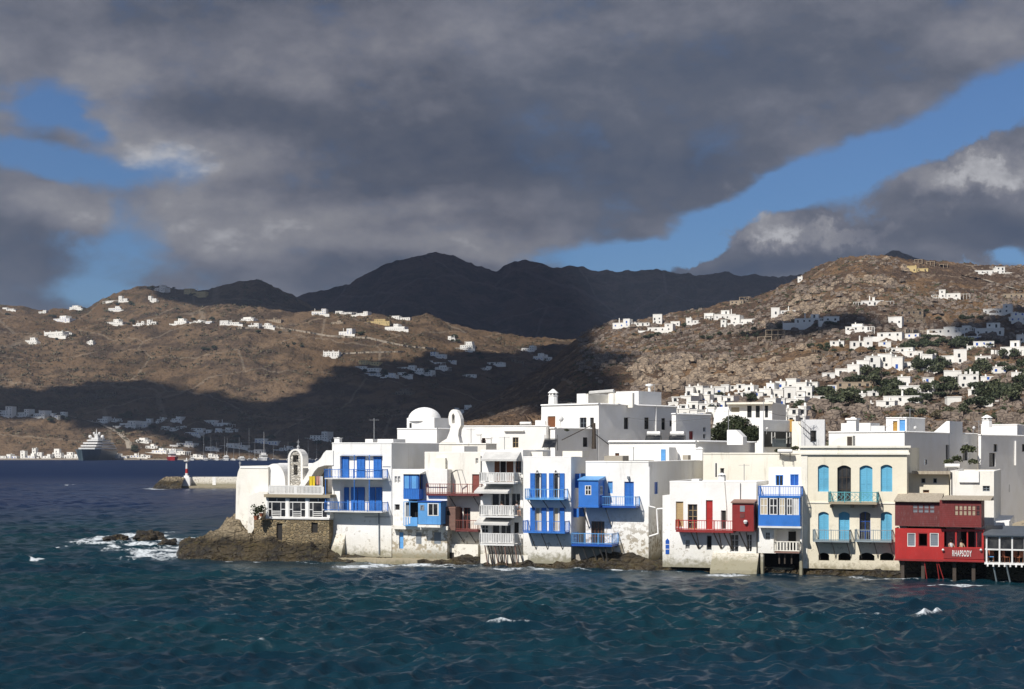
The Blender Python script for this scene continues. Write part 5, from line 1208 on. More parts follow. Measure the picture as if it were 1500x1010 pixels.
    for px, l in ((1116, 845), (1142, 826), (1150, 826), (1160, 826), (1173, 845)):
        m = h.mb(); xx = x(px, -.1); m.bar((xx, -.2 if l < 840 else .1, z(px, 811, -.1)), (xx, -.2 if l < 840 else .1, z(px, l, -.1)), .08 if l < 840 else .16, 6); m.build('pile', M['wood_dark' if l < 840 else 'white_old'], h.e)
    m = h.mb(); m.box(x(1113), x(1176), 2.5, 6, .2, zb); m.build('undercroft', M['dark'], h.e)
    return h
blue_glazed()

# ---- big cream building with sky blue shutters
def cream_house():
    h = House('mansion', 'large cream mansion with arched sky-blue shutters, three iron balconies and a moulded cornice', 'house', 1173.5, 1328.5, coastY(1173) - .4, 19, 656, zb=.5, px2=1389, mat='cream', rnd=0, parapet=.4)
    x, z = h.lx, h.z; arcs = []
    def arched(a, b, t, bt, kind, color, **k):
        o = h.opening(kind, a, b, t, bt, color, depth=.3, **k); r = h.fh[-1]; arcs.append(r); return o
    arched(1198, 1214, 681, 720.5, 'shut', 'sky_blue')
    arched(1226.5, 1246.5, 682, 735, 'glass', 'wood_dark', rows=3, cols=3); arched(1259, 1278, 682, 735, 'shut', 'sky_blue'); arched(1290, 1307, 681, 720.5, 'shut', 'sky_blue')
    arched(1198.5, 1214, 750, 793, 'shut', 'sky_blue'); arched(1228.5, 1244.5, 750, 793, 'shut', 'sky_blue'); arched(1259, 1275, 750, 793, 'glass', 'blue_deep', rows=3); arched(1290, 1306.5, 750, 793, 'shut', 'sky_blue')
    for a, b in ((1199, 1214.5), (1228, 1246), (1258.5, 1281), (1289, 1309)): h.opening('hollow', a, b, 810, 821.5, depth=.5); arcs.append(h.fh[-1])
    h.side_open('glass', 1356.5, 1359.5, 673, 681, 'grey_paint')
    # blind-arch fillers over each opening
    for (p, q, r, s_) in arcs:
        m = h.mb(); w = q - p; rise = min(.28, w * .2); n = 8
        for i in range(n):
            u0, u1 = i / n, (i + 1) / n; c = lambda u: s_ - rise * (1 - math.sin(math.pi * u)) ** 1.0 if True else 0
            a0, a1 = p + w * u0, p + w * u1; m.prism_y([(a0, s_ - rise * (2 * u0 - 1) ** 2), (a1, s_ - rise * (2 * u1 - 1) ** 2), (a1, s_ + .001), (a0, s_ + .001)], .002, .2)
        m.build('arch_head', M['cream'], h.e)
    h.finish()
    m = h.mb()
    zt = h.zt; W = h.W
    for z0, z1, d in ((zt - .02, zt + .16, .28), (zt - .42, zt - .022, .10), (zt - .60, zt - .422, .2)): m.box(-.05 - d * .3, W + .05 + d, -d, -.003, z0, z1)
    m.box(0, W, -.07, -.003, z(1250, 738), z(1250, 736)); m.box(0, .55, -.06, -.003, .5, zt - .61); m.build('cornice', M['cream_light'], h.e)
    h.balcony(1214, 1284.5, 721.5, 736, 1.15, 'turq', 'ornate', deckmat='concrete', n_per=3.0, thick=.18, rail=.035)
    m = h.mb()
    for px in (1218, 1248, 1280): xx = x(px, -.5); m.box(xx - .1, xx + .1, -.8, -.003, z(px, 744, -.5), z(px, 739.5, -.5))
    m.build('corbel', M['concrete'], h.e)
    h.balcony(1191, 1244, 777, 792.5, 1.05, 'rail_grey', 'bars', brk=(1195, 1218, 1240), bz=818, deckmat='rail_grey', n_per=5.5)
    h.balcony(1252.5, 1306, 777, 792.5, 1.05, 'rail_grey', 'bars', brk=(1256, 1280, 1303), bz=818, deckmat='rail_grey', n_per=5.5)
    # stepped gable block on the roof
    m = h.mb(); a = x(1204, 3); b = x(1241, 3); c = x(1249, 3); zz = zt - .3; m.prism_y([(a, zz), (c, zz), (c, z(1240, 638.5, 3)), (b, z(1240, 638.5, 3)), (x(1225, 3), z(1225, 643, 3))], 3, 5); o = m.build('stair_head', M['cream_light'], h.e)
    a, b, q0, q1 = h.rect(1241, 1248, 640, 655, 3); m = h.mb(); m.box(a, b, 2.96, 2.997, q0, q1); m.build('door', M['wood_dark'], h.e)
    return h
cream_house()

# ---- red timber cafe hung over the water
def person(name, loc, rz, label, shirt, hair_len=.16, seated=True):
    """seated figure: one skinned surface, clothes and hair as children"""
    e = empty(name, loc, rz, label, 'person', None)
    def skin(nm, pts, edges, rad, mat, sub=1):
        me = bpy.data.meshes.new(nm); me.from_pydata(pts, edges, []); o = link(bpy.data.objects.new(nm, me), e)
        md = o.modifiers.new('skin', 'SKIN'); md.use_smooth_shade = True
        for i, r in enumerate(rad): me.skin_vertices[0].data[i].radius = (r, r) if not isinstance(r, tuple) else r
        me.skin_vertices[0].data[0].use_root = True; o.modifiers.new('sub', 'SUBSURF').levels = sub; o.modifiers['sub'].render_levels = sub; me.materials.append(mat); return o
    pts = [(0, 0, .5), (0, 0, .72), (0, -.02, .95), (0, -.03, 1.08), (0, -.05, 1.2), (0, -.05, 1.32), (.17, -.02, .98), (.24, -.12, .76), (.16, -.34, .74), (-.17, -.02, .98), (-.24, -.12, .76), (-.14, -.34, .76), (.1, -.02, .48), (.12, -.42, .5), (.12, -.44, .08), (.12, -.56, .04), (-.1, -.02, .48), (-.12, -.42, .5), (-.12, -.44, .08), (-.12, -.56, .04)]
    ed = [(0, 1), (1, 2), (2, 3), (3, 4), (4, 5), (2, 6), (6, 7), (7, 8), (2, 9), (9, 10), (10, 11), (0, 12), (12, 13), (13, 14), (14, 15), (0, 16), (16, 17), (17, 18), (18, 19)]
    rd = [.15, .14, (.15, .1), .055, .095, .085, .055, .045, .032, .055, .045, .032, .09, .07, .045, .04, .09, .07, .045, .04]
    m_ = bpy.data.meshes.new('x'); bpy.data.meshes.remove(m_)
    me = bpy.data.meshes.new('body'); me.from_pydata(pts, ed, []); me.update()
    o = bpy.data.objects.new('body', me); link(o, e)
    import bmesh
    bm = bmesh.new(); bm.from_mesh(me); ly = bm.verts.layers.skin.verify(); bm.verts.ensure_lookup_table()
    for i, r in enumerate(rd): bm.verts[i][ly].radius = r if isinstance(r, tuple) else (r, r)
    bm.verts[0][ly].use_root = True; bm.to_mesh(me); bm.free()
    o.modifiers.new('skin', 'SKIN').use_smooth_shade = True; sb = o.modifiers.new('sub', 'SUBSURF'); sb.levels = 1; sb.render_levels = 1; me.materials.append(M['skin'])
    m = MB(); m.lathe((0, 0), [(.175, .5), (.17, .72), (.195, .96), (.11, 1.07), (.06, 1.09)], 12, .72); m.build('shirt', M[shirt], e, smooth=True)
    m = MB(); m.lathe((0, -.035), [(.112, 1.32 - hair_len), (.122, 1.3), (.105, 1.38), (.05, 1.425)], 12); m.build('hair', M['hair'], e, smooth=True)
    return e
def red_cafe():
    h = House('waterfront_cafe', 'bright red timber cafe lettered RHAPSODY below an older maroon boarded storey', 'cafe', 1311, 1441, coastY(1311) - 2.6, 21, 775, zb=2.0, depth=4.2, mat='red', rnd=0, parapet=0)
    x, z = h.lx, h.z; zb = z(1375, 820); zt = z(1375, 775)
    wl_ = [h.rect(1329, 1341, 781, 801), h.rect(1345, 1359, 781, 801), h.rect(1362, 1375, 781, 801)]; wr = [h.rect(1383, 1399, 779, 802), h.rect(1401.5, 1416, 779, 802), h.rect(1418, 1430, 779, 802), h.rect(1431, 1438, 779, 802)]
    m = h.mb(); m.panel((0, 0, zb), (1, 0, 0), (0, 0, 1), h.W, zt - zb, [(a, b, c - zb, d - zb) for a, b, c, d in wl_ + wr], .12); m.panel((h.W, 0, zb), (0, 1, 0), (0, 0, 1), 4.2, zt - zb); m.panel((0, 4.2, zb), (0, -1, 0), (0, 0, 1), 4.2, zt - zb)
    m.face((0, 0, zb), (0, 4.2, zb), (h.W, 4.2, zb), (h.W, 0, zb))
    n = 60
    for i in range(n): xx = h.W * i / n; m.box(xx, xx + .02, -.01, 0, zb, wl_[0][2] - .1)
    m.build('wall', M['red'], h.e)
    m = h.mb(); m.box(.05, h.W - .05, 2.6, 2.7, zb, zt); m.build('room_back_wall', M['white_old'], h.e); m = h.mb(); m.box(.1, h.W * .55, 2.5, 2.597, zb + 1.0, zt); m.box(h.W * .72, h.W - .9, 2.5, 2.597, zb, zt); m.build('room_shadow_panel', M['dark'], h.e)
    for i, (a, b, c, d) in enumerate(wl_):
        m = h.mb(); k = .06; m.box(a, a + k, .02, .08, c, d); m.box(b - k, b, .02, .08, c, d); m.box(a + k, b - k, .02, .08, d - k, d); m.box(a + k, b - k, .02, .08, c, c + k); w = m.build('window', M['white_paint' if i != 1 else 'red_dark'], h.e)
        if i != 1:
            m = h.mb(); m.box(a + k, b - k, .10, .11, c + k, d - k)
            for j in range(6): m.box(a + k, b - k, .07, .08, c + (d - c) * (j + 1) / 7, c + (d - c) * (j + 1) / 7 + .04)
            m.build('pane', M['grey_paint'], w)
    # sign board and lettering
    a, b, q0, q1 = h.rect(1382, 1441, 803.5, 819, -.06); m = h.mb(); m.box(a, b, -.06, -.012, q0, q1); sb = m.build('sign_board', M['red_dark'], h.e); sb['label'] = 'dark red board lettered RHAPSODY'
    cu = bpy.data.curves.new('sign_lettering', 'FONT'); cu.body = 'RHAPSODY'; cu.size = 1.0; cu.extrude = .03; cu.offset = .012; cu.space_character = 1.12
    to = bpy.data.objects.new('tmp_text', cu); col.objects.link(to); dg = bpy.context.evaluated_depsgraph_get(); me = bpy.data.meshes.new_from_object(to.evaluated_get(dg)); bpy.data.objects.remove(to); me.name = 'sign_lettering'
    xs = [v.co.x for v in me.vertices]; ys = [v.co.y for v in me.vertices]; a, b, q0, q1 = h.rect(1395, 1423.5, 806.5, 815.5, -.07); sx = (b - a) / (max(xs) - min(xs)); sy = (q1 - q0) / (max(ys) - min(ys)); mx, my = min(xs), min(ys)
    for v in me.vertices: c = v.co.copy(); v.co = Vector((a + (c.x - mx) * sx, -.063 - .03 - c.z, q0 - h.zb + (c.y - my) * sy))
    me.materials.clear(); me.materials.append(M['white_paint']); o = bpy.data.objects.new('sign_lettering', me); link(o, sb)
    for px in (1381.5, 1437):
        m = h.mb(); xx = x(px, -.1); zz = z(px, 806, -.1); m.lathe((xx, -.2), [(.03, zz - .1), (.12, zz), (.03, zz + .12)], 8); m.build('lamp', M['white_paint'], h.e)
    # window posts, beam
    m = h.mb(); m.box(-.05, h.W + .05, -.1, 4.2, zb - .16, zb - .004); m.box(x(1381), h.W + .1, -.25, -.104, zb - .12, zb - .02); m.build('floor_beam', M['red_dark'], h.e)
    # maroon storey: left part set a little back, right part forward
    yl, yr = -.1, -.45; zb2 = z(1375, 771.5); 
    a0, a1 = x(1311, yl), x(1377, yl); b0, b1 = a1, x(1437.5, yr); zl, zr = z(1345, 735.5, yl), z(1407, 733, yr)
    hsl = [(h.rect(1336.5, 1369.5, 739, 752.5, yl))]; hsr = [h.rect(1398, 1436, 740, 756, yr)]
    m = h.mb(); m.panel((a0, yl, zb2), (1, 0, 0), (0, 0, 1), a1 - a0, zl - zb2, [(p - a0, q - a0, r - zb2, s_ - zb2) for p, q, r, s_ in hsl], .1); m.panel((a0, 4, zb2), (0, -1, 0), (0, 0, 1), 4.1, zl - zb2); m.face((a0, yl, zb2), (a0, 4, zb2), (a1, 4, zb2), (a1, yl, zb2))
    for i in range(12): zz = zb2 + (zl - zb2) * i / 12; m.box(a0, a1, yl - .012, yl, zz, zz + .015)
    m.build('upper_wall', M['maroon'], h.e, ); m = h.mb()
    m.panel((b0, yr, zb2), (1, 0, 0), (0, 0, 1), b1 - b0, zr - zb2, [(p - b0, q - b0, r - zb2, s_ - zb2) for p, q, r, s_ in hsr], .1); m.panel((b1, yr, zb2), (0, 1, 0), (0, 0, 1), 3.6, zr - zb2 + .0); m.panel((b0, 0, zb2), (0, -1, 0), (0, 0, 1), .45, zr - zb2); m.face((b0, yr, zb2), (b0, 3, zb2), (b1, 3, zb2), (b1, yr, zb2))
    for i in range(14): zz = zb2 + (zr - zb2) * i / 14; m.box(b0, b1, yr - .014, yr, zz, zz + .02)
    m.build('upper_wall', M['red_old'], h.e)
    for (p, q, r, s_), yy, n, fm, pm in ((hsl[0], yl, 4, 'maroon', 'grey_paint'), (hsr[0], yr, 6, 'maroon', 'curtain')):
        w_ = (q - p) / n
        for i in range(n):
            aa = p + w_ * i; m = h.mb(); k = .06; m.box(aa, aa + k, yy + .01, yy + .07, r, s_); m.box(aa + w_ - k, aa + w_, yy + .01, yy + .07, r, s_); m.box(aa + k, aa + w_ - k, yy + .01, yy + .07, s_ - k, s_); m.box(aa + k, aa + w_ - k, yy + .012, yy + .066, (r + s_) / 2 - .03, (r + s_) / 2 + .03); m.box(aa + k, aa + w_ - k, yy + .01, yy + .07, r, r + k)
            w = m.build('window', M['red_dark' if fm != 'maroon' else 'maroon'], h.e); m = h.mb(); m.box(aa + k, aa + w_ - k, yy + .05, yy + .06, r + k, s_ - k); m.build('pane', M[pm] if not (i in (5,) and n == 6) else M['glass'], w)
    # sloping board roofs
    for (c0, c1, yy, zz, t, nm) in ((x(1310, yl), x(1378, yl), yl, zl, 724, 0), (x(1379, yr), x(1452, yr), yr, zr, 727, 1)):
        ze = z(1345, t, 2.6); m = h.mb(); m.prism_x([(yy - .3, zz + .003), (yy - .3, zz + .08), (2.8, ze + .08), (2.8, ze - .3)], c0, c1); m.build('roof', M['old_roof'], h.e)
    # piers, joists and red diagonal struts under the cafe
    for i, px in enumerate((1322, 1352, 1398, 1426)):
        m = h.mb(); xx = x(px, .3); m.box(xx - .14, xx + .14, .3, .58, -.6, zb - .16); m.build('pier', M['wood_dark'], h.e)
    for p, q in ((1372, 1376), (1374, 1383), (1354, 1358)):
        m = h.mb(); m.bar((x(p, .1), .1, zb - .16), (x(q, .4), .4, -.1), .05); m.build('strut', M['red_dark'], h.e)
    m = h.mb(); m.box(.1, h.W, 2.4, 4.1, -.6, zb - .17); m.build('undercroft', M['masonry'], h.e)
    # two guests behind the sill of the open windows
    for px, lb, sh in ((1393, 'person in a pale shirt at the left open window above the word RHAPSODY', 'shirt'), (1408, 'person in a cream top at the middle open window above the word RHAPSODY', 'curtain')):
        xx = x(px, .7); w = h.e.matrix_basis if False else None
        wx = h.O + h.d * xx + h.n * .75; person('person', (wx.x, wx.y, z(px, 802) - .75), -h.th + .5, lb, sh)
red_cafe()

# ---- white framed terrace restaurant at the right edge
def right_terrace():
    h = House('terrace_cafe', 'white framed glazed cafe terrace with a dark sheet roof at the right edge', 'cafe', 1443, 1560, coastY(1443) - 3.4, 20, 786, zb=1.6, depth=4, rnd=0)
    x, z = h.lx, h.z; zb = z(1470, 825); zt = z(1470, 785); W = h.W; zm = z(1470, 805.5)
    m = h.mb(); m.box(-.05, W, -.05, 4, zb - .14, zb); m.build('floor', M['white_paint'], h.e)
    for i in range(14):
        m = h.mb(); xx = .2 + i * (W - .4) / 13; m.box(xx - .06, xx + .06, -.15, .4, zb - .3, zb - .142); m.build('joist', M['white_paint'], h.e)
    m = h.mb(); n = 7; px_ = [x(q) for q in (1444, 1463, 1481.5, 1500, 1519, 1538)] + [W - .1]
    for xx in px_: m.box(xx, xx + .12, -.03, .08, zb, zt)
    m.box(0, W, -.035, .085, zt - .1, zt); m.box(0, W, -.02, .07, zm - .06, zm + .06); m.box(0, .1, .08, 4, zt - .1, zt); m.box(0, .1, .08, 4, zm - .06, zm + .06); m.box(0, .12, 3.8, 3.9, zb, zt)
    m.build('frame', M['white_paint'], h.e)
    for a, b in zip(px_[:-1], px_[1:]):
        m = h.mb(); m.box(a + .12, b, .02, .03, zm + .06, zt - .1); m.build('pane', M['glass'], h.e)
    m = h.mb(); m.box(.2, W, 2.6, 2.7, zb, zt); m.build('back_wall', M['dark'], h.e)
    m = h.mb(); ze = z(1470, 770.5, 4); m.prism_x([(-.3, zt + .003), (-.3, zt + .07), (4.3, ze), (4.3, ze - .08)], -.15, W); m.build('roof', M['grey_roof'], h.e)
    for p, q in ((1455, 1461), (1474, 1481)):
        m = h.mb(); m.bar((x(p, 0), 0, zb - .14), (x(q, .8), .8, -.3), .075); m.build('strut', M['rail_grey'], h.e)
    m = h.mb(); m.box(.0, W, 2.2, 4.4, -.6, zb - .31); m.build('undercroft', M['masonry'], h.e)
    # chairs and tables behind the lower glass
    for i, px in enumerate((1452, 1468, 1474, 1487, 1493)):
        xx = x(px, 1.0); wp = h.O + h.d * xx + h.n * (.7 + .4 * (i % 2)); e = empty('cafe_chair', (wp.x, wp.y, zb), -h.th + i, '', 'chair', 'brown cafe chairs on the glazed terrace')
        e['label'] = ['chair with a blue seat cover at the left end of the glazed terrace', 'brown wooden chair just right of the second white terrace post', 'brown wooden chair in the middle of the second terrace bay', 'brown wooden chair just right of the third white terrace post', 'brown wooden chair near the right edge of the picture on the terrace'][i]
        m = MB(); m.box(-.22, .22, -.22, .22, .42, .47); m.build('seat', M['blue_light' if i == 0 else 'terracotta'], e); m = MB(); m.box(-.22, .22, .19, .23, .47, .95); m.build('backrest', M['terracotta'], e)
        for lx_, ly_ in ((-.2, -.2), (.2, -.2), (-.2, .2), (.2, .2)): m = MB(); m.bar((lx_, ly_, 0), (lx_, ly_, .42), .025); m.build('leg', M['wood'], e)
right_terrace()

for px, py, lb, sh in ((735, 756, 'guest in a dark top seated at the left of the middle white balcony', 'grey_paint'), (757, 756, 'guest in a pale top seated at the right corner of the middle white balcony', 'shirt')):
    Yp = coastY(px) - .35; p = P(px, py, Yp); person('person', (p.x, p.y, p.z - .02), R(-20 if px < 740 else 30), lb, sh)

# ================================================================== second row of the town
def domed_church():
    Y = 172; h = House('domed_church', 'white domed church with a curling bell gable rising behind the waterfront houses', 'church', 582, 640, Y, 30, 629, zb=3, px2=668, mat='white_clean', rnd=.3)
    x, z = h.lx, h.z; h.finish()
    d0, d1 = x(596, 1.2), x(634, 1.2); w = d1 - d0; zt = h.zt; zd = z(615, 612.5, 1.2); m = h.mb(); cx, cy = d0 + w * .62, 1.2 + w * .5; 
    m.box(d0, d1 + .2, 1.2, 1.2 + w, zt - .4, zd); o = m.build('drum', M['white_clean'], h.e)
    m = h.mb(); a, b, q0, q1 = h.rect(600, 603, 620, 627, 1.2); m.box(a, b, 1.16, 1.197, q0, q1); m.build('window', M['glass'], h.e)
    m = h.mb(); r = 24 * (Y + 2) / F; cx = x(622, cy); zb_ = z(622, 615, cy); zt_ = z(622, 597, cy); prof = [(r + .12, zb_ - .25), (r + .12, zb_ - .02), (r, zb_)] + [(r * math.cos(R(t)), zb_ + (zt_ - zb_) * math.sin(R(t))) for t in range(8, 89, 8)] + [(.05, zt_ + .01)]
    m.lathe((cx, cy), prof, 32); m.build('dome', M['white_clean'], h.e, smooth=True)
    # bell gable with an arched opening and a long curling shoulder
    y = -.3; P_ = [(640, 649), (652, 643), (657, 634), (659, 626), (656, 622), (655, 612), (656.5, 605), (660, 601), (665, 599.5), (670, 602), (674, 608), (676.5, 615), (677, 624), (673, 631), (672, 640), (675, 649)]
    hole = [(661, 621), (661, 609), (663.5, 605.5), (666, 609), (666, 621)]
    # two halves around the opening
    L = [(640, 649), (652, 643), (657, 634), (659, 626), (656, 622), (655, 612), (656.5, 605), (660, 601), (663.5, 599.8), (663.5, 605.5), (661, 609), (661, 621), (666, 621), (666, 649)]
    Rr = [(666, 649), (666, 621), (666, 609), (663.5, 605.5), (663.5, 599.8), (670, 602), (674, 608), (676.5, 615), (677, 624), (673, 631), (672, 640), (675, 649)]
    m = h.mb()
    L, Rr = [[(666 + (a - 666) * .84, 604 + (b - 604) * (1.0 if b > 640 else .96)) for a, b in q] for q in (L, Rr)]
    for pl in (L, Rr): m.prism_y([(x(a, y), z(a, b, y)) for a, b in pl][::-1], y, y + .65)
    g = m.build('bell_gable', M['arch_lime'], h.e); m = h.mb(); zc = z(663.5, 608, y); m.lathe((x(663.5, y), y + .5), [(.05, zc), (.12, zc - .15), (.24, zc - .5)], 10); m.build('bell', M['iron'], g)
domed_church()

def simple(name, label, cat, px0, px1, Y, th, top, px2=None, depth=8, mat='white_clean', wins=(), side=(), rnd=.3, group=None, zb=1.0, extra=None, parapet=.35):
    h = House(name, label, cat, px0, px1, Y, th, top, zb=zb, px2=px2, depth=depth, mat=mat, rnd=rnd, group=group, parapet=parapet)
    for w in wins: h.opening(*w[:5], *(w[5:6] or ('blue',)), **(w[6] if len(w) > 6 else {}))
    for w in side: h.side_open(*w)
    if extra: extra(h)
    h.finish(); return h
HB = 'town_house'
h = simple(HB, 'long plain white wall and roof line between the domed church and the big grey-sided house', 'house', 668, 800, 186, 9, 625, depth=10, wins=[('glass', 751, 759.5, 641, 656, 'tan', dict(frame='tan')), ('dark', 706, 711, 642, 650, 'rust')])
h.block('ledge', 738, 767, 630, 632, -.3, -.003, 'white_clean'); h.chimney(701, 635, 650, .5, -1.2); h.chimney(715.5, 640, 657, .6, -2.0)
h.block('roof_box', 784, 799, 616, 626, 3, 7, 'white_clean')
simple(HB, 'low grey-shaded wall just behind the stepped house with the rust-red balcony', 'house', 641, 712, 160, 12, 651, depth=5, mat='white_old')
def bigx(h):
    a = h
h = simple('town_house', 'largest upper town house, lit front with a brown window and a long grey shaded side', 'house', 793, 877, 188, 41, 594.5, px2=991, mat='white_clean', rnd=.45,
    wins=[('panel', 802, 813.5, 610, 628, 'wood', {}), ('glass', 849, 859, 612, 628, 'curtain', dict(frame='grey_paint')), ('dark', 864, 870, 612, 628, 'grey_paint')],
    side=[('glass', 914, 920.5, 612, 629, 'wood', 'wood_dark'), ('glass', 944, 950.5, 612, 629, 'wood', 'wood_dark'), ('glass', 969, 974.5, 613, 630, 'wood', 'wood_dark'), ('glass', 981, 986, 616, 625, 'wood', 'grey_paint')])
h.chimney(806.5, 570, 595, 1.0, .7, 'island'); h.block('balcony', 799, 819, 626, 629, -.8, -.003, 'white_old')
m = h.mb(); x, z = h.lx, h.z; a, b = x(845, 1.5), x(858, 1.5); m.box(a, b, 1.5, 6, h.zt - .3, z(850, 577, 1.5)); m.build('roof_room', M['white_clean'], h.e)
m = h.mb(); b2 = x(883, 3); m.prism_y([(b, h.zt - .3), (b + .3, h.zt - .3), (b + .3, z(860, 578, 2)), (b, z(860, 578, 2))][::1], 1.6, 6); m.box(b + .31, b + 4.0, 5.6, 6, h.zt - .3, z(860, 577, 4)); m.build('roof_room', M['white_old'], h.e)
m = h.mb(); m.bar((b + .2, 2, z(860, 576, 2)), (b + 3.6, 2.4, z(880, 573.5, 2)), .22, 6); m.bar((b + 3.6, 2.4, h.zt), (b + 3.6, 2.4, z(880, 573.5, 2)), .05); m.build('rolled_awning', M['awning'], h.e)
yy = h.ly(945, h.W); y2 = h.ly(985, h.W); m = h.mb(); zz = h.zs(960, 573.5, h.W); m.box(h.W - 4.5, h.W - 1.0, yy, y2 - 1.0, h.zt - .3, zz); m.build('roof_room', M['white_clean'], h.e)
m = h.mb(); m.lathe((h.W - 2, y2 - 2.2), [(.16, zz), (.16, zz + .7), (.5, zz + .8), (.5, zz + .95), (.1, zz + 1.05)], 10); m.build('roof_vent', M['white_clean'], h.e)
m = h.mb(); yp = h.ly(960, h.W); m.bar((h.W + .08, yp, h.zs(960, 594, h.W)), (h.W + .08, yp, h.zs(960, 640, h.W)), .09, 6); m.build('drainpipe', M['white_clean'], h.e)
simple(HB, 'grey shaded house wall with a red shutter left of the large dark tree', 'house', 984, 990, 186, 41, 607, px2=1041, mat='white_clean', rnd=.4, side=[('shut', 1009.5, 1015.5, 632, 644, 'red_dark', 'red_dark'), ('glass', 1030, 1034, 626, 633, 'white_paint'), ('glass', 1030, 1034, 636, 643, 'white_paint')])
h = simple(HB, 'grey shaded annexe with rounded coping and an old post, below the largest upper town house', 'house', 806, 813, 176, 38, 628, px2=904, mat='white_clean', rnd=.45, side=[('glass', 854, 861, 641, 655, 'wood', 'wood_dark')])
m = h.mb(); yq = h.ly(864, h.W); m.bar((h.W + .6, yq, h.zs(864, 658, h.W)), (h.W + .6, yq, h.zs(864, 620, h.W)), .28, 7, .2); m.bar((h.W + .5, yq, h.zs(864, 622, h.W)), (h.W + .3, h.ly(820, h.W), h.zs(820, 645, h.W)), .05); m.bar((h.W + .5, yq, h.zs(864, 634, h.W)), (h.W + .5, h.ly(890, h.W), h.zs(890, 654, h.W)), .05); m.build('post', M['wood_dark'], h.e)
def solar(px0, px1, pt, pb, Y, label, tank=True):
    p = P((px0 + px1) / 2, pb, Y); w = (px1 - px0) * Y / F; e = empty('solar_heater', p, R(-15), label, 'solar heater', 'solar water heaters on the flat roofs'); hh = (pb - pt) * Y / F
    m = MB(); m.prism_x([(0, 0), (.06, 0), (hh * .8 + .06, hh * .62), (hh * .8, hh * .62)], -w / 2, w / 2); m.build('collector', M['glass'], e)
    m = MB(); m.box(-w / 2 - .04, -w / 2, -.02, .05, 0, .1); [m.bar((s * w / 2, 0.05, 0), (s * w / 2, hh * .85, hh * .68), .04) for s in (-1, 1)]; [m.bar((s * w / 2, hh * .85, -.3), (s * w / 2, hh * .85, hh * .95), .035) for s in (-1, 1)]; m.bar((-w / 2, hh * .85, hh * .66), (w / 2, hh * .85, hh * .66), .03); m.build('frame', M['iron'], e)
    if tank:
        m = MB(); m.bar((-w * .42, hh * .85, hh * .86), (w * .42, hh * .85, hh * .86), .24, 12); m.build('tank', M['white_paint'], e)
h = simple(HB, 'long low white roofed building with a thick rounded coping and a small blue stair door', 'house', 892, 1019, 163, 24, 648, px2=1106, mat='white_clean', rnd=.55, wins=[('glass', 901, 907, 664, 669, 'wood')], side=[('glass', 1033, 1043, 663, 672, 'wood', 'wood_dark'), ('glass', 1060, 1070, 663, 672, 'wood', 'wood_dark')])
a, b, q0, q1 = h.rect(966, 980, 655.5, 690, -3); m = h.mb(); m.box(a, b, -3, -.8, q0, q1); m.prism_x([(-.8, q0), (2.5, q0), (-.8, q1)], a, b); sr = m.build('stair_room', M['white_clean'], h.e); a, b, q0, q1 = h.rect(968.5, 975, 658.5, 679, -3); m = h.mb(); h.leaf(m, a, b, -3.01, q0, q1); m.build('door', M['blue_light'], sr)
h.chimney(1024, 655, 675, .7, -2.5); h.block('roof_box', 1000, 1008, 667, 674, -1.5, -.6, 'grey_old')
m = h.mb(); a, b = h.lx(1065, 2), h.lx(1078, 2); m.prism_y([(a, h.zt - .3), (h.lx(1088, 2), h.zt - .3), (h.lx(1088, 2), h.z(1088, 640, 2)), (b, h.z(1075, 630, 2)), (a, h.z(1065, 630, 2))], 2, 3.6); m.build('stair_head', M['white_clean'], h.e)
solar(944, 967, 633, 648, 166, 'left solar water heater standing on the long white rounded roof'); solar(978, 1002, 633, 648, 166.5, 'right solar water heater standing on the long white rounded roof'); solar(794, 813, 636, 656, 160, 'black solar collector leaning left of the grey shaded annexe', False)
antenna(1067, 648, 600, 168, 'thin mast beside the white wedge on the long rounded roof'); antenna(1118.5, 660, 588, 160, 'tall thin pale mast in front of the house with black doors'); antenna(1179, 655, 596, 170, 'thin pole on the roof left of the cream mansion'); antenna(837, 594, 560 + 30, 190, 'short aerial above the largest upper town house'); antenna(959, 573, 563, 196, 'small aerial on the boxy room of the largest upper town house')
simple(HB, 'low cream rendered house behind the red balcony house, with one small dark window', 'house', 1030, 1174, 153, 17, 665, depth=8, mat='cream_light', rnd=.3, wins=[('dark', 1055, 1061, 686, 695, 'white_paint'), ('dark', 1047, 1051, 678, 700, 'white_clean', dict(depth=.1))])
# houses round the big tree
h = simple(HB, 'white house with black shuttered porch doors rising behind the large dark tree', 'house', 1066, 1131, 232, 20, 590.5, depth=12, mat='white_clean', rnd=.1, wins=[('panel', 1071, 1083, 597, 604, 'curtain', {}), ('shut', 1094.5, 1101, 594.5, 612, 'black'), ('shut', 1107, 1113, 594.5, 612, 'black'), ('shut', 1120.5, 1125, 594.5, 612, 'black')])
h.block('porch_roof', 1064, 1132, 589.5, 592.3, -1.0, -.003, 'cream_light'); m = h.mb(); m.prism_y([(h.lx(1040), h.zt - 6), (-.003, h.zt - 6), (-.003, h.zt - .6), (h.lx(1050), h.zt - .6), (h.lx(1046), h.zt - 1.6)], .4, 8); m.build('side_wing', M['white_clean'], h.e)
h = simple(HB, 'grey fronted house with a black doored terrace and ochre post right of the large tree', 'house', 1112, 1117.5, 178, 41, 615.5, px2=1158, mat='white_clean', rnd=.1, zb=2)
W = h.W; m = h.mb(); ya, yb = h.ly(1119, W), h.ly(1157, W); z0, z1 = h.zs(1138, 655, W), h.zs(1138, 632.5, W); m.box(W + .003, W + .12, ya, yb, z0, z1); bk = m.build('terrace_doors', M['black'], h.e)
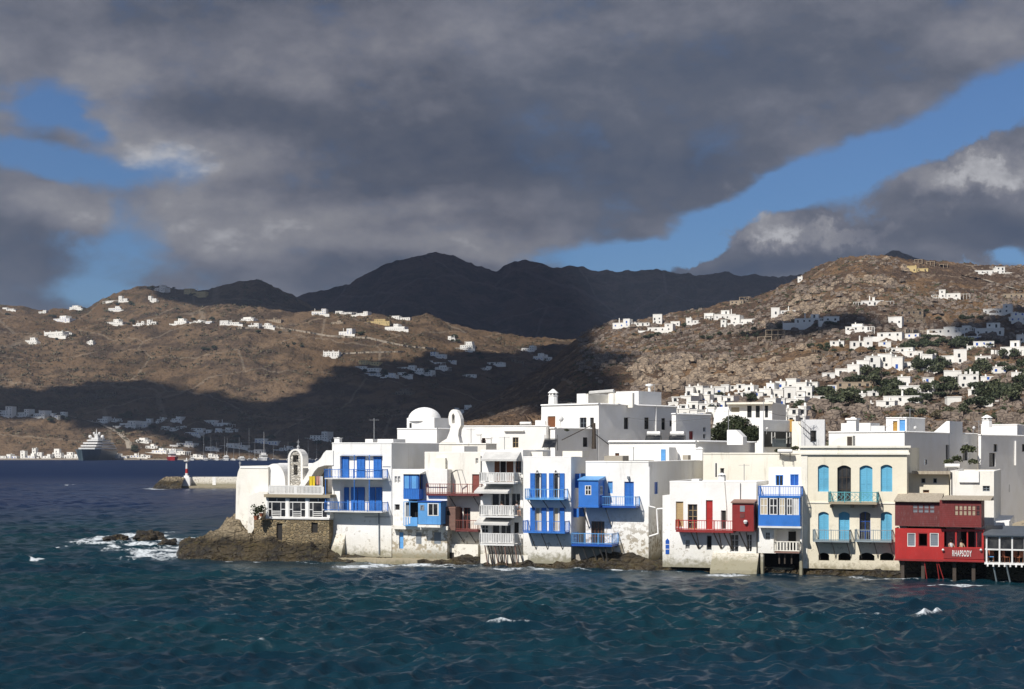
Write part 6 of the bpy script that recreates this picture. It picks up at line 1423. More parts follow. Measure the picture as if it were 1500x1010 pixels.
for a in (1128.5, 1150.5):
    m = h.mb(); y0_ = h.ly(a, W); m.box(W + .125, W + .2, y0_, y0_ + .1, z0 + .4, z1 - .1); m.box(W + .125, W + .2, y0_ + .7, y0_ + .8, z0 + .4, z1 - .1); m.box(W + .125, W + .2, y0_ + .1, y0_ + .7, z0 + 1.1, z0 + 1.2); m.build('window', M['white_paint'], bk)
m = h.mb(); ye = h.ly(1158, W); m.box(W - .3, W + .35, ye - .1, ye + .3, z1, h.zs(1158, 615, W)); m.build('gable_post', M['ochre'], h.e); 
m = h.mb(); [m.bar((W + 1.2, ya + .12 * i * (yb - ya) * .2, z0), (W + 1.2, ya + .12 * i * (yb - ya) * .2, z0 + .9), .03) for i in range(22)]; m.bar((W + 1.2, ya, z0 + .9), (W + 1.2, ya + (yb - ya) * .55, z0 + .9), .06); m.build('railing', M['rail_grey'], h.e)
simple(HB, 'narrow cream house front between the ochre post and the grey block with a dark door', 'house', 1160, 1175, 176, 15, 618, depth=5, mat='cream_light', rnd=.1, zb=2)
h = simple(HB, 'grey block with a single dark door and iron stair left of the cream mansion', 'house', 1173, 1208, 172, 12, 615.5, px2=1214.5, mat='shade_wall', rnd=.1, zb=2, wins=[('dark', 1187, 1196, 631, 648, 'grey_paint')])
m = h.mb(); [m.bar((h.lx(1170 + i * 2.4, -1), -1, h.z(1170, 655 - (16 - i) * 2.1, -1)), (h.lx(1170 + i * 2.4, -1), -1, h.z(1170, 655 - (16 - i) * 2.1 - 9, -1)), .02) for i in range(9)]; m.bar((h.lx(1170, -1), -1, h.z(1170, 612, -1)), (h.lx(1190, -1), -1, h.z(1190, 631, -1)), .035); m.bar((h.lx(1170, -1), -1, h.z(1170, 621, -1)), (h.lx(1190, -1), -1, h.z(1190, 640, -1)), .05); m.build('iron_stair', M['iron'], h.e)
# right-hand roofs
h = simple(HB, 'long white terrace block with a grey shaded right side, behind the cream mansion', 'house', 1214, 1325, 162, 33, 634, px2=1432, mat='white_clean', rnd=.35, side=[('glass', 1385.5, 1395, 652, 675, 'wood', 'wood_dark'), ('glass', 1408, 1417.5, 652, 675, 'wood', 'wood_dark')])
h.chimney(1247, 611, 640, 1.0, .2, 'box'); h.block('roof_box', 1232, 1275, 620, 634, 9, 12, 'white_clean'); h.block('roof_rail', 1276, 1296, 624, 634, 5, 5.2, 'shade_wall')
h.block('roof_box', 1258, 1268, 633, 636, 3, 5, 'white_clean')
h2 = simple(HB, 'small white rooftop room with an ochre door and a pale blue door', 'house', 1298, 1328, 172, 34, 613, px2=1355, mat='white_clean', rnd=.3, zb=9, wins=[('panel', 1308, 1314.5, 617, 632, 'ochre'), ('panel', 1317.5, 1326, 615, 634, 'blue_light')])
h3 = House('stair_head', 'white sloping stair head with a grey shaded end, between the two rooftop houses', 'rooftop stair', 1369, 1391, 171, 34, 617, zb=9, px2=1410, mat='white_clean', rnd=0); x, z = h3.lx, h3.z
m = h3.mb(); m.prism_y([(x(1368), 9.5), (x(1391), 9.5), (x(1391), z(1391, 617)), (x(1386), z(1386, 617.5)), (x(1368), z(1368, 633))], 0, h3.D); m.build('wall', M['white_clean'], h3.e)
h = simple(HB, 'grey shaded house at the far right with a tiered white chimney above it', 'house', 1433, 1437, 158, 40, 638, px2=1560, mat='white_clean', rnd=.3, side=[('glass', 1455.5, 1461, 651, 662, 'wood', 'wood_dark'), ('glass', 1497, 1502, 651, 662, 'wood', 'wood_dark'), ('glass', 1449, 1458, 664, 684, 'grey_paint', 'wood_dark')])
h.chimney(1443, 608, 626, .95, 4.0, 'island')
m = h.mb(); yq = h.ly(1486, h.W); m.bar((h.W + .1, yq, h.zs(1486, 646, h.W)), (h.W + .1, yq, h.zs(1486, 682, h.W)), .1, 6); m.build('drainpipe', M['white_clean'], h.e)
simple(HB, 'white upper block behind the tiered chimney at the far right', 'house', 1437, 1490, 176, 25, 623, px2=1560, mat='white_clean', rnd=.25, zb=5)
simple(HB, 'cream house with two tiny windows under an old board roof above the maroon storey', 'house', 1330, 1390, coastY(1330) + 2.2, 19, 693, depth=9, mat='cream', rnd=0, wins=[('dark', 1349.5, 1355.5, 701, 708, 'grey_paint'), ('dark', 1367, 1372.5, 701, 708, 'grey_paint'), ('dark', 1352, 1361, 718, 722, 'wood')]).block('board_roof', 1336, 1392, 690.5, 695, -.9, -.003, 'old_roof', off=-.9)
h = simple(HB, 'tall white fronted house with a brownish right side above the terrace cafe', 'house', 1392, 1456, coastY(1392) + 1.8, 20, 691, px2=1580, mat='white_old', rnd=.2, wins=[('glass', 1439.5, 1450, 712, 720, 'grey_paint')])
h.block('niche_wall', 1405, 1434, 690, 707, -.2, -.004, 'white'); h.pipe([(1394, 692), (1394, 725)], .04, 'iron')
m = h.mb(); yq = h.ly(1478, h.W); m.box(h.W + .003, h.W + .03, yq, yq + .5, h.zs(1478, 721, h.W), h.zs(1478, 710, h.W)); m.build('window', M['dark'], h.e)
m = h.mb(); m.box(h.W - .3, h.W + 1.2, .4, h.D * .9, h.z(1456, 775), h.z(1456, 764)); m.build('foot_wall', M['white_clean'], h.e)

# ------------------------------------------------------------------ trees
def crown_mesh(name, seed, n, leaf, rx, ry, rz, lumps=14, mat='leaf_dark', flat=.0):
    r = np.random.RandomState(seed); L = []
    for i in range(lumps):
        d = r.randn(3); d /= np.linalg.norm(d); d[2] = abs(d[2]) * .9 - .25; L.append((d * np.array([rx, ry, rz]) * (.45 + .4 * r.rand()), (.28 + .25 * r.rand())))
    v = []; f = []
    for i in range(n):
        c, s = L[r.randint(lumps)]; d = r.randn(3); d /= np.linalg.norm(d); rad = s * (.75 + .3 * r.rand()); p = c + d * rad * np.array([rx, ry, rz]) * .95
        u = r.randn(3); u /= np.linalg.norm(u); w = np.cross(u, r.randn(3)); w /= np.linalg.norm(w); sz = leaf * (.6 + .8 * r.rand())
        b = len(v); v += [p - u * sz, p + w * sz * .55, p + u * sz, p - w * sz * .55]; f.append((b, b + 1, b + 2, b + 3))
    me = bpy.data.meshes.new(name); me.from_pydata([tuple(q) for q in v], [], f); me.materials.append(M[mat]); return me
def trunk_mesh(h, rr, seed):
    r = random.Random(seed); m = MB(); m.bar((0, 0, -1.2), (0, 0, h * .45), rr, 7, rr * .7)
    for i in range(5): a = i * 1.3 + r.random(); m.bar((0, 0, h * (.3 + .05 * i)), (math.cos(a) * h * .28, math.sin(a) * h * .28, h * (.62 + .06 * i)), rr * .5, 5, rr * .2)
    me = bpy.data.meshes.new('trunk'); me.from_pydata(m.v, [], m.f); me.materials.append(M['bark']); return me
TREES = []
for k, (n, leaf, rx, rz, mt) in enumerate(((420, .42, 2.6, 1.9, 'leaf_dark'), (360, .42, 2.3, 2.4, 'leaf_mid'), (380, .45, 3.4, 1.7, 'leaf_dark'), (300, .36, 1.8, 1.6, 'leaf_mid'), (300, .4, 2.4, 1.3, 'leaf_dry'))):
    TREES.append((crown_mesh('crown', 40 + k, n, leaf, rx, rx, rz, 13, mt), trunk_mesh(rz * 1.6, .22, k), rz))
def tree(p, k, s, label, group, cat='tree', low=1.05):
    cm, tm, rz = TREES[k]; e = empty('bushy_tree', p, random.random() * 6.28, label, cat, group); e.scale = (s, s, s * random.uniform(.85, 1.15))
    c = link(bpy.data.objects.new('crown', cm), e); c.location = (0, 0, rz * low); low > .9 and link(bpy.data.objects.new('trunk', tm), e)
GROVES = [('dark evergreen tree in the grove above the big arched white villa', 'grove above the arched villa', [(1345, 512, 20, 8), (1375, 505, 28, 12), (1405, 502, 14, 10)], 24, (0, 2), 1.2),
    ('green tree in the grove below the long white terraced row', 'grove below the terraced row', [(1265, 568, 22, 14), (1290, 560, 24, 20), (1305, 578, 14, 16), (1240, 590, 26, 10), (1215, 585, 18, 12)], 32, (0, 1, 2), 1.1),
    ('tree between the terraced villas left of the castle-like white house', 'trees left of the castle-like house', [(1350, 545, 14, 12), (1372, 540, 12, 14), (1370, 570, 22, 14), (1395, 578, 22, 12), (1340, 590, 20, 8)], 32, (0, 1, 2), 1.1),
    ('olive green tree on the far right slope beyond the castle-like house', 'trees on the far right slope', [(1450, 560, 30, 26), (1480, 545, 24, 20), (1445, 590, 24, 12), (1490, 580, 20, 20)], 28, (1, 0, 2), 1.25),
    ('low green bush along the terrace wall above the long white row', 'bushes above the long row', [(1225, 513, 30, 5), (1280, 516, 40, 6), (1200, 508, 18, 5)], 16, (0, 3), .7),
    ('dark bush below the white villas on the left shoulder of the rocky hill', 'bushes below the shoulder villas', [(1080, 492, 30, 7), (1040, 500, 20, 6), (1130, 486, 40, 6), (945, 492, 22, 5), (1000, 478, 12, 3), (1205, 478, 20, 4)], 24, (0, 2), .75),
    ('round dark tree standing among the dense white town houses', 'trees among the dense town houses', [(1102, 590, 12, 6), (1150, 579, 5, 3), (1160, 598, 8, 5), (1060, 582, 6, 4), (1045, 600, 8, 3), (1175, 600, 4, 4), (1190, 578, 5, 4)], 20, (0, 0, 2), .62),
    ('dark bush beside a villa on the upper right hillside', 'bushes on the upper hillside', [(1385, 468, 30, 3), (1350, 458, 10, 3), (1320, 485, 12, 4), (1430, 468, 14, 5), (1460, 505, 14, 6), (1180, 470, 30, 4)], 16, (0, 2, 4), .7),
    ('low green shrub behind the rooftops at the far right', 'shrubs behind the far right rooftops', [(1420, 612, 30, 10), (1470, 610, 30, 10), (1380, 608, 20, 8), (1340, 612, 26, 8), (1250, 612, 40, 8)], 20, (1, 3, 4), .66)]
rr_ = random.Random(11)
for lb, gp_, areas, n, ks, sc in GROVES:
    for i in range(n):
        a = areas[i % len(areas)]; t = rr_.random() * 6.28; q = math.sqrt(rr_.random()); px, py = a[0] + a[2] * q * math.cos(t), a[1] + a[3] * q * math.sin(t)
        tree(LAYERS['right'].at(px, py), ks[i % len(ks)], sc * rr_.uniform(.7, 1.25), lb, gp_)
FG = [('dark tree in the shaded valley among its white houses', 'trees in the shaded valley', 'left', [(560, 548, 30, 5), (620, 552, 30, 5), (700, 525, 14, 5), (665, 500, 10, 4), (715, 612, 40, 5), (600, 545, 40, 4)], 20, 1.7),
    ('dark tree by the harbour below the left hill', 'trees by the far harbour', 'left', [(200, 632, 40, 8), (260, 640, 40, 8), (320, 645, 40, 8), (220, 660, 30, 5), (180, 612, 16, 4), (85, 617, 20, 3), (420, 650, 50, 8)], 26, 1.6),
    ('dark bush beside a house on the upper left hill', 'bushes on the upper left hill', 'left', [(306, 512, 16, 3), (200, 476, 50, 3), (300, 470, 60, 2), (90, 498, 40, 6), (395, 487, 30, 3), (430, 508, 14, 3), (520, 490, 30, 2)], 24, 1.4),
    ('dark bush around the villas on the far left ridge', 'bushes on the far left ridge', 'ridge', [(60, 462, 60, 4), (235, 424, 24, 3), (290, 434, 16, 2), (180, 446, 20, 2)], 12, 1.6)]
for lb, gp_, ly_, areas, n, sc in FG:
    for i in range(n):
        a = areas[i % len(areas)]; t = rr_.random() * 6.28; q = math.sqrt(rr_.random()); tree(LAYERS[ly_].at(a[0] + a[2] * q * math.cos(t), a[1] + a[3] * q * math.sin(t)), rr_.choice((0, 2, 0, 3)), sc * rr_.uniform(.7, 1.3), lb, gp_)
def big_tree():
    p = P(1076, 664, 196); e = empty('spreading_tree', p, 0, 'large dark spreading evergreen tree among the white houses behind the long rounded roof', 'tree')
    m = MB(); m.bar((0, 0, -3), (0, 0, 1.6), .4, 8, .3)
    for i in range(7): a = i * .9; m.bar((0, 0, .8 + .1 * i), (math.cos(a) * 1.9, math.sin(a) * 1.9, 2.6 + .2 * i), .18, 6, .06)
    m.build('trunk', M['bark'], e)
    me = crown_mesh('crown', 5, 15000, .15, 3.0, 2.8, 2.35, 26, 'leaf_dark'); o = link(bpy.data.objects.new('crown', me), e); o.location = (0, 0, 2.5)
    for i, (px, py, s_) in enumerate(((1418, 655, .9), (1390, 672, .6), (1402, 668, .6), (1425, 672, .6), (1140, 655, .5), (1165, 652, .55), (830, 624, .35))):
        tree(P(px, py + 8, 157 if px > 1300 else (170 if px > 900 else 174)), 3, s_ * .5, 'small green shrub growing on a rooftop terrace', 'shrubs on the rooftop terraces', 'shrub', .5)
big_tree()

# ------------------------------------------------------------------ scrub and boulders over the hills (nobody could count them)
def scatter(name, layer, n, size, mat, seed, rock=False, dens=None, prange=(0, 1500), trange=(0, 1)):
    L = LAYERS[layer]; r = np.random.RandomState(seed); v = []; f = []
    cols = np.nonzero((L.px > prange[0]) & (L.px < prange[1]))[0]; k = 0; made = 0
    base = [(1, 0, 0), (.3, .9, .1), (-.8, .55, 0), (-.8, -.55, .1), (.3, -.9, 0), (.1, 0, .8)] if rock else None
    while made < n and k < n * 6:
        k += 1; j = cols[r.randint(len(cols))]; i = int((trange[0] + (trange[1] - trange[0]) * r.rand()) * (L.rows - 2))
        x, y, z = L.X[i, j], L.Y[i, j], L.Z[i, j]; 
        if vn(x, y, seed) < r.rand(): continue
        x += r.randn() * 2; y += r.randn() * 3; z = L.zat(x, y); made += 1; s = size * (.5 + r.rand() ** 2 * 1.6)
        if rock:
            b = len(v); a = r.rand() * 6.28; ca, sa = math.cos(a), math.sin(a)
            for q in base: jx = q[0] * s * (.7 + .5 * r.rand()); jy = q[1] * s * (.6 + .5 * r.rand()); v.append((x + jx * ca - jy * sa, y + jx * sa + jy * ca, z - .3 * s + (q[2] + .1) * s * (.7 + .5 * r.rand())))
            tp = v.pop(); c5 = v[b:b + 5]; v += [((q[0] - x) * .72 + x + r.randn() * .08 * s, (q[1] - y) * .72 + y, z + s * (.28 + .3 * r.rand())) for q in c5]; v.append(((x * .6 + tp[0] * .4), (y * .6 + tp[1] * .4), z + s * (.5 + .2 * r.rand())))
            for t in range(5): u_ = (t + 1) % 5; f += [(b + t, b + u_, b + 5 + u_, b + 5 + t), (b + 5 + t, b + 5 + u_, b + 10)]
        else:
            for t in range(12):
                b = len(v); p = np.array([x, y, z + .25 * s]) + r.randn(3) * np.array([.5, .5, .22]) * s; u = r.randn(3); u /= np.linalg.norm(u); w = np.cross(u, r.randn(3)); w /= np.linalg.norm(w); q = s * .34
                v += [tuple(p - u * q), tuple(p + w * q * .7), tuple(p + u * q), tuple(p - w * q * .7)]; f.append((b, b + 1, b + 2, b + 3))
    me = bpy.data.meshes.new(name); me.from_pydata(v, [], f); me.materials.append(mat); o = link(bpy.data.objects.new(name, me)); return o
_f = {}
def vn(x, y, s): return float(np.clip((fbm(np.array([x / 90.0]), np.array([y / 90.0]), 3, s)[0] - .38) * 5, 0.03, 1))
M['boulder'] = masonry_mat('granite_boulders', (0.25, 0.195, 0.15), (0.155, 0.12, 0.09), (0.07, .05, .04), .5, False)
tag(scatter('scrub', 'right', 5200, .95, M['leaf_mid'], 3, prange=(840, 1560)), 'low green and brown scrub scattered over the rocky right-hand hill', 'scrub', kind='stuff')
tag(scatter('boulders', 'right', 7500, 1.7, M['boulder'], 5, True, prange=(850, 1560)), 'brown granite boulders strewn over the rocky right-hand hill', 'boulders', kind='stuff')
tag(scatter('scrub', 'left', 5200, 2.3, M['leaf_dry'], 8, prange=(-100, 880)), 'dry low scrub dotted over the long brown hill on the left', 'scrub', kind='stuff')
tag(scatter('scrub', 'ridge', 1300, 2.8, M['leaf_mid'], 9, prange=(-50, 480)), 'dark scrub on the far left ridge', 'scrub', kind='stuff')

def dish(px, py, Y, r, label):
    p = P(px, py, Y); e = empty('satellite_dish', p, R(20), label, 'satellite dish', 'satellite dishes on the roofs'); k = r * Y / F
    m = MB(); n = 16; rings = [[(k * q * math.cos(2 * math.pi * i / n), .35 * k * q * q - .3 * k, k * q * math.sin(2 * math.pi * i / n)) for i in range(n)] for q in (.05, .4, .75, 1.0)]
    for a, b in zip(rings[:-1], rings[1:]):
        for i in range(n): j = (i + 1) % n; m.face(a[i], b[i], b[j], a[j]); m.face((a[i][0], a[i][1] + .03, a[i][2]), (a[j][0], a[j][1] + .03, a[j][2]), (b[j][0], b[j][1] + .03, b[j][2]), (b[i][0], b[i][1] + .03, b[i][2]))
    m.build('reflector', M['white_paint'], e); m = MB(); m.bar((0, .1, 0), (0, .2, -1.6 * k - .4), .035); m.bar((0, -.3 * k, -k * .9), (0, -1.0 * k, 0), .02); m.build('bracket', M['metal'], e)
dish(822, 614, 182, 4.2, 'white satellite dish in front of the largest upper town house')
dish(1341, 627, 168, 2.6, 'white satellite dish right of the rooftop room with two doors')
dish(1427, 627, 160, 2.4, 'small white satellite dish left of the tiered chimney'); dish(1124, 628, 176, 2.0, 'small dish on the wall beside the ochre post')
antenna(1434, 640, 616, 160, 'short pole with aerial left of the tiered chimney'); antenna(1333, 634, 598, 170, 'thin aerial behind the small rooftop room with two doors'); antenna(690, 650, 628, 165, 'short aerial above the grey wall behind the rust-red balcony')
antenna(739, 660, 640, 150, 'short aerial on the narrow house with three white balconies'); antenna(1090, 706, 680, 136, 'short aerial on the roof above the deep red box'); antenna(928, 677, 655, 142, 'short aerial on the roof above the blue corner box')
def rooftank(px, py, Y, w, label):
    p = P(px, py, Y); e = empty('water_tank', p, R(-20), label, 'water tank', 'water tanks on the roofs'); m = MB(); m.bar((-w / 2, 0, .45), (w / 2, 0, .45), .2, 14); m.build('tank', M['white_paint'], e)
    m = MB(); [m.bar((sx * w * .35, sy * .15, -.4), (sx * w * .35, sy * .15, .3), .03) for sx in (-1, 1) for sy in (-1, 1)]; m.bar((-w * .35, -.15, .28), (w * .35, -.15, .28), .03); m.bar((-w * .35, .15, .28), (w * .35, .15, .28), .03); m.build('stand', M['iron'], e)
rooftank(1150, 668, 150, 1.4, 'white cylindrical water tank on the low cream house'); rooftank(1395, 690, 138, 1.3, 'white cylindrical water tank behind the tall white fronted house'); rooftank(770, 626, 186, 1.4, 'white water tank on the long white wall roof')
def wire(a, b, Ya, Yb, sag, label):
    p, q = P(*a, Ya), P(*b, Yb); m = MB(); prev = Vector((0, 0, 0)); d = q - p
    for i in range(1, 13): t = i / 12; c = d * t - Vector((0, 0, sag * 4 * t * (1 - t))); m.bar(prev, c, .018, 3); prev = c
    o = m.build('overhead_wire', M['iron']); o.location = p; tag(o, label, 'wire')
wire((877, 602), (1041, 612), 187, 185, .8, 'thin wire along the grey side of the largest upper town house'); wire((1118, 600), (1179, 602), 160, 169, .6, 'thin wire from the tall pale mast to the pole left of the mansion'); wire((1214, 640), (1330, 606), 165, 170, 1.0, 'thin wire above the long white terrace block')

M['pale_rock'] = masonry_mat('pale_granite_outcrop', (0.36, 0.275, 0.19), (0.22, 0.165, 0.115), (0.08, .06, .045), .35, False)
tag(scatter('outcrop', 'right', 520, 2.7, M['pale_rock'], 15, True, prange=(925, 1200), trange=(.40, .66)), 'large pale granite outcrops on the rocky slope above the dense white houses', 'boulders', kind='stuff')
tag(scatter('outcrop', 'right', 240, 2.6, M['pale_rock'], 16, True, prange=(1120, 1330), trange=(.72, .99)), 'pale granite slabs around the summit of the right-hand hill', 'boulders', kind='stuff')

simple(HB, 'plain white house standing right of the glazed cafe terrace, beyond the frame', 'house', 1570, 1650, coastY(1570) + 2, 20, 690, px2=0, depth=9, mat='white', wins=[('shut', 1590, 1598, 720, 745, 'blue'), ('shut', 1620, 1628, 720, 745, 'blue')])
simple(HB, 'low cream house further right along the water, beyond the frame', 'house', 1665, 1760, coastY(1665) + 2, 20, 712, depth=9, mat='cream_light', wins=[('shut', 1690, 1700, 740, 765, 'sky_blue')])
simple(HB, 'white two storey house behind the shore at far right, beyond the frame', 'house', 1600, 1720, 165, 20, 650, depth=12, mat='white_clean', wins=[('glass', 1630, 1640, 665, 680, 'wood'), ('glass', 1680, 1690, 665, 680, 'wood')])

# ------------------------------------------------------------------ houses on the hills, each one a thing with its own windows
M['hill_white'] = plaster('villa_whitewash', (0.82, 0.80, 0.75), .1, -99)
M['hill_stone'] = masonry_mat('villa_fieldstone', (0.26, .20, .14), (.17, .13, .09), (.12, .09, .06), .8, False)
M['hill_yellow'] = plaster('villa_yellow', (0.58, 0.45, 0.22), .1, -99)
M['hill_tan'] = plaster('bare_concrete_frame', (0.36, 0.29, 0.21), .3, -99)
ORD = ['first', 'second', 'third', 'fourth', 'fifth', 'sixth', 'seventh', 'eighth', 'ninth', 'tenth', 'eleventh', 'twelfth', 'thirteenth', 'fourteenth', 'fifteenth', 'sixteenth', 'seventeenth', 'eighteenth', 'nineteenth', 'twentieth']
def villa(px, py, w, h, layer, style, label, group, idx, pos=None, th=None):
    r = random.Random(idx * 7 + int(px)); p = pos or LAYERS[layer].at(px, py); sc = p.y / F; W = w * sc; H = h * sc; st = max(2.6, min(3.4, H)); D = min(max(W * .55, 5), 14)
    
    if layer == 'right' and idx < 400: W *= 1.12; H *= 1.08
    e = empty('villa', (p.x, p.y, p.z), -R(r.uniform(6, 30) if th is None else th), label, 'house', group); m = MB(); wins = []; mat = {'w': 'hill_white', 's': 'hill_stone', 'y': 'hill_yellow', 'f': 'hill_tan', 't': 'hill_tan'}[style[0]]
    def blk(x0, x1, y0, y1, z0, z1, win=True):
        m.box(x0, x1, y0, y1, z0, z1)
        t = .3; m.box(x0 - .12, x1 + .12, y0 - .12, y1 + .12, z1 + .003, z1 + t)
        if win and z1 > 1.2:
            n = max(1, int((x1 - x0) / 3.4)); zz = max(z0, 0)
            for fl in range(max(1, int((z1 - zz) / 2.6))):
                zc = zz + 1.0 + fl * 2.8
                if zc + 1.1 > z1: break
                for i in range(n): xc = x0 + (x1 - x0) * (i + .5 + r.uniform(-.12, .12)) / n; dr = r.random() < .3; wins.append((xc, y0, zc - (.8 if dr else 0), .55 if dr else .5, 1.9 if dr else 1.15))
    if style[0] == 'f':                        # unfinished concrete frame
        nf = max(1, int(round(H / 3))); nb = max(2, int(W / 3.5))
        for fl in range(nf + 1): m.box(-W / 2, W / 2, 0, D, fl * 3.0 - .15, fl * 3.0 + .15)
        for i in range(nb + 1):
            for y in (0.0, D - .35): xc = -W / 2 + (W - .35) * i / nb; m.box(xc, xc + .35, y, y + .35, -3, nf * 3.0 - .15)
        m.build('concrete_frame', M[mat], e); return e
    if (W < 9 or H < 3.4 and W < 16) and 'k' not in style:
        blk(-W / 2, W / 2, 0, D, -3, H)
        if H > 4: pass
    else:
        k = r.choice((0, 1, 2)) if 'k' not in style else 3
        a = W * r.uniform(.3, .5); lo = max(2.6, H * .55)
        if k == 0: blk(-W / 2, W / 2, 0, D, -3, lo); blk(-a / 2 + r.uniform(-.2, .2) * W, a / 2 + r.uniform(-.1, .2) * W, 1.5, D, lo + .31, H) if H - lo > 1.5 else None
        elif k == 1: blk(-W / 2, -W / 2 + a, -.8, D, -3, H); blk(-W / 2 + a + .01, W / 2, .6, D, -3, lo)
        elif k == 2: blk(W / 2 - a, W / 2, -.8, D, -3, H); blk(-W / 2, W / 2 - a - .01, .6, D, -3, lo)
        else:
            blk(-W / 2, W / 2, 0, D, -3, H * .82)
            for i in range(4): xc = -W / 2 + (W - 1.1) * i / 3; m.box(xc, xc + 1.1, -.2, .9, H * .82 + .31, H * 1.02)
    if r.random() < .55: cxh = r.uniform(-W * .35, W * .35); m.box(cxh, cxh + .6, D * .3, D * .3 + .6, H * .5, H + 1.2)
    m.build('wall', M[mat], e)
    if style[0] == 'w' and W > 8 and r.random() < .75:
        mm = MB(); q = r.choice((-1, 1)) * W * .2; mm.box(-W * .62 + q, W * .55 + q, -3.2, -2.8, -4, r.uniform(.3, 1.0)); [mm.box(-W * .62 + q + i * W * .39, -W * .62 + q + i * W * .39 + .45, -3.25, -2.75, .5, 1.3) for i in range(3)]; mm.build('terrace_wall', M[mat], e)
    if style[0] == 'w' and W > 8 and r.random() < .5:
        mm = MB(); q = r.choice((-1, 1)); x0 = q * W * .5 + (.05 if q > 0 else -W * .36); mm.box(x0, x0 + W * .33, -.4, 3, 2.3, 2.55); [mm.box(x0 + W * .33 * i / 3, x0 + W * .33 * i / 3 + .3, -.35, -.05, -3, 2.297) for i in range(4)]; mm.build('porch', M[mat], e)
    mk = 'glass' if style[0] != 'w' or r.random() < .75 else 'blue_deep'
    for (xc, y0, zc, hw, hh) in wins[:24]:
        mm = MB(); mm.box(xc - hw, xc + hw, y0 - .05, y0 - .004, zc, zc + hh); mm.build('window', M[mk], e)
    if 'p' in style:                            # pergola wing
        mm = MB(); x0 = W / 2 + .05; mm.box(x0, x0 + W * .45, 0, 3.5, 2.5, 2.7)
        for i in range(4): mm.box(x0 + W * .45 * i / 3 - .15 * (i > 0), x0 + W * .45 * i / 3 + .2 - .15 * (i > 0), 0, .3, -2, 2.497)
        mm.build('pergola', M[mat], e)
    return e
def cluster(layer, group, tmpl, items, base_idx, styles=None):
    """items: (px, py, w, h[, style]); sorted left to right so the ordinal in each label is true"""
    items = sorted(items, key=lambda t: t[0])
    for i, it in enumerate(items):
        villa(it[0], it[1], it[2], it[3], layer, it[4] if len(it) > 4 else 'w', tmpl.replace('#', ORD[i]), group, base_idx + i)
def one(layer, lb, px, py, w, h, style='w'): villa(px, py, w, h, layer, style, lb, None, int(px))
cluster('ridge', 'villas on the far left ridge', '# house from the left along the skyline of the far left ridge', [(12, 455, 18, 4), (62, 459, 12, 4), (110, 453, 20, 5), (168, 455, 20, 6), (162, 443, 16, 3), (180, 442, 13, 8), (223, 442, 12, 8), (232, 427, 26, 9), (285, 434, 34, 11, 'y')], 100)
cluster('left', 'houses below the far left ridge', '# white house from the left in the band below the far left ridge', [(90, 472, 32, 9), (167, 477, 28, 9), (205, 477, 12, 6), (222, 475, 14, 6), (264, 475, 20, 8), (290, 473, 16, 4), (306, 474, 10, 3), (336, 476, 30, 6)], 120)
cluster('left', 'houses on the left knoll', '# white house from the left below the ridge, by the dark hollow', [(45, 504, 18, 9), (78, 494, 36, 9, 'wk'), (97, 491, 18, 5), (131, 503, 12, 4)], 140)
cluster('left', 'houses along the pale road', '# house from the left in the group where the pale hill road begins', [(362, 470, 22, 5), (371, 480, 18, 6), (392, 481, 17, 7), (400, 472, 24, 6, 't'), (418, 486, 12, 4, 's')], 150)
cluster('left', 'houses on the middle skyline', '# house from the left on the middle skyline under the dark mountain', [(467, 461, 22, 8), (503, 460, 24, 4), (530, 462, 20, 5), (587, 469, 28, 6)], 160)
one('left', 'low brown unfinished building below the middle skyline houses', 494, 475, 18, 5, 't'); one('left', 'long yellow walled villa below the middle skyline', 553, 475, 36, 7, 'y'); one('left', 'large white villa just below the long yellow one', 578, 484, 32, 9); one('left', 'lone white villa above the pale road', 506, 491, 22, 9)
one('left', 'lone white house in the empty brown slope above the dark valley', 485, 523, 24, 9, 'wk'); one('left', 'long low orange-roofed house at the upper edge of the dark valley', 540, 534, 32, 6, 'y')
cluster('left', 'terraced houses in the shaded valley', '# shaded white terrace from the left, upper edge of the dark valley', [(538, 543, 36, 6), (545, 550, 24, 3), (572, 553, 18, 6), (592, 552, 20, 6), (598, 541, 20, 5), (612, 546, 18, 6), (625, 549, 18, 6), (636, 534, 20, 5), (641, 524, 22, 8), (646, 541, 18, 5), (660, 531, 14, 4), (689, 552, 14, 3), (712, 542, 12, 5), (725, 534, 24, 3)], 170)
cluster('left', 'houses at the head of the valley', '# house from the left under the dark shoulder of the rocky hill', [(661, 498, 10, 5), (683, 512, 20, 11), (690, 515, 10, 6), (758, 532, 18, 6, 's'), (773, 514, 20, 7), (788, 527, 16, 9), (801, 528, 12, 8)], 190)
one('left', 'dim ruined stone house in the middle of the dark valley', 593, 578, 30, 8, 's')
cluster('left', 'hamlet in the shade behind the long white wall', '# shaded house from the left in the hamlet beyond the long white wall', [(672, 604, 12, 6), (688, 600, 16, 6), (704, 604, 14, 7), (716, 608, 18, 9), (729, 600, 14, 8), (742, 606, 15, 9), (752, 599, 14, 9), (763, 604, 12, 9), (774, 603, 14, 12), (766, 617, 20, 6)], 200)
cluster('left', 'hotel terraces on the left', '# hotel block from the left on the terrace above the far left quay', [(8, 609, 22, 13), (34, 610, 22, 10), (57, 611, 24, 9), (79, 612, 14, 6), (92, 611, 9, 7)], 220)
cluster('left', 'houses above the far harbour', '# house from the left in the shaded village above the far harbour', [(150, 618, 18, 7), (170, 617, 16, 4), (187, 625, 28, 8), (205, 626, 22, 6), (214, 622, 16, 8), (235, 618, 14, 6), (241, 629, 10, 4), (254, 631, 10, 4), (258, 617, 18, 6), (266, 628, 10, 3), (281, 637, 26, 4), (288, 631, 18, 5), (305, 635, 8, 5), (316, 625, 36, 9), (321, 633, 12, 5), (338, 632, 16, 5)], 230)
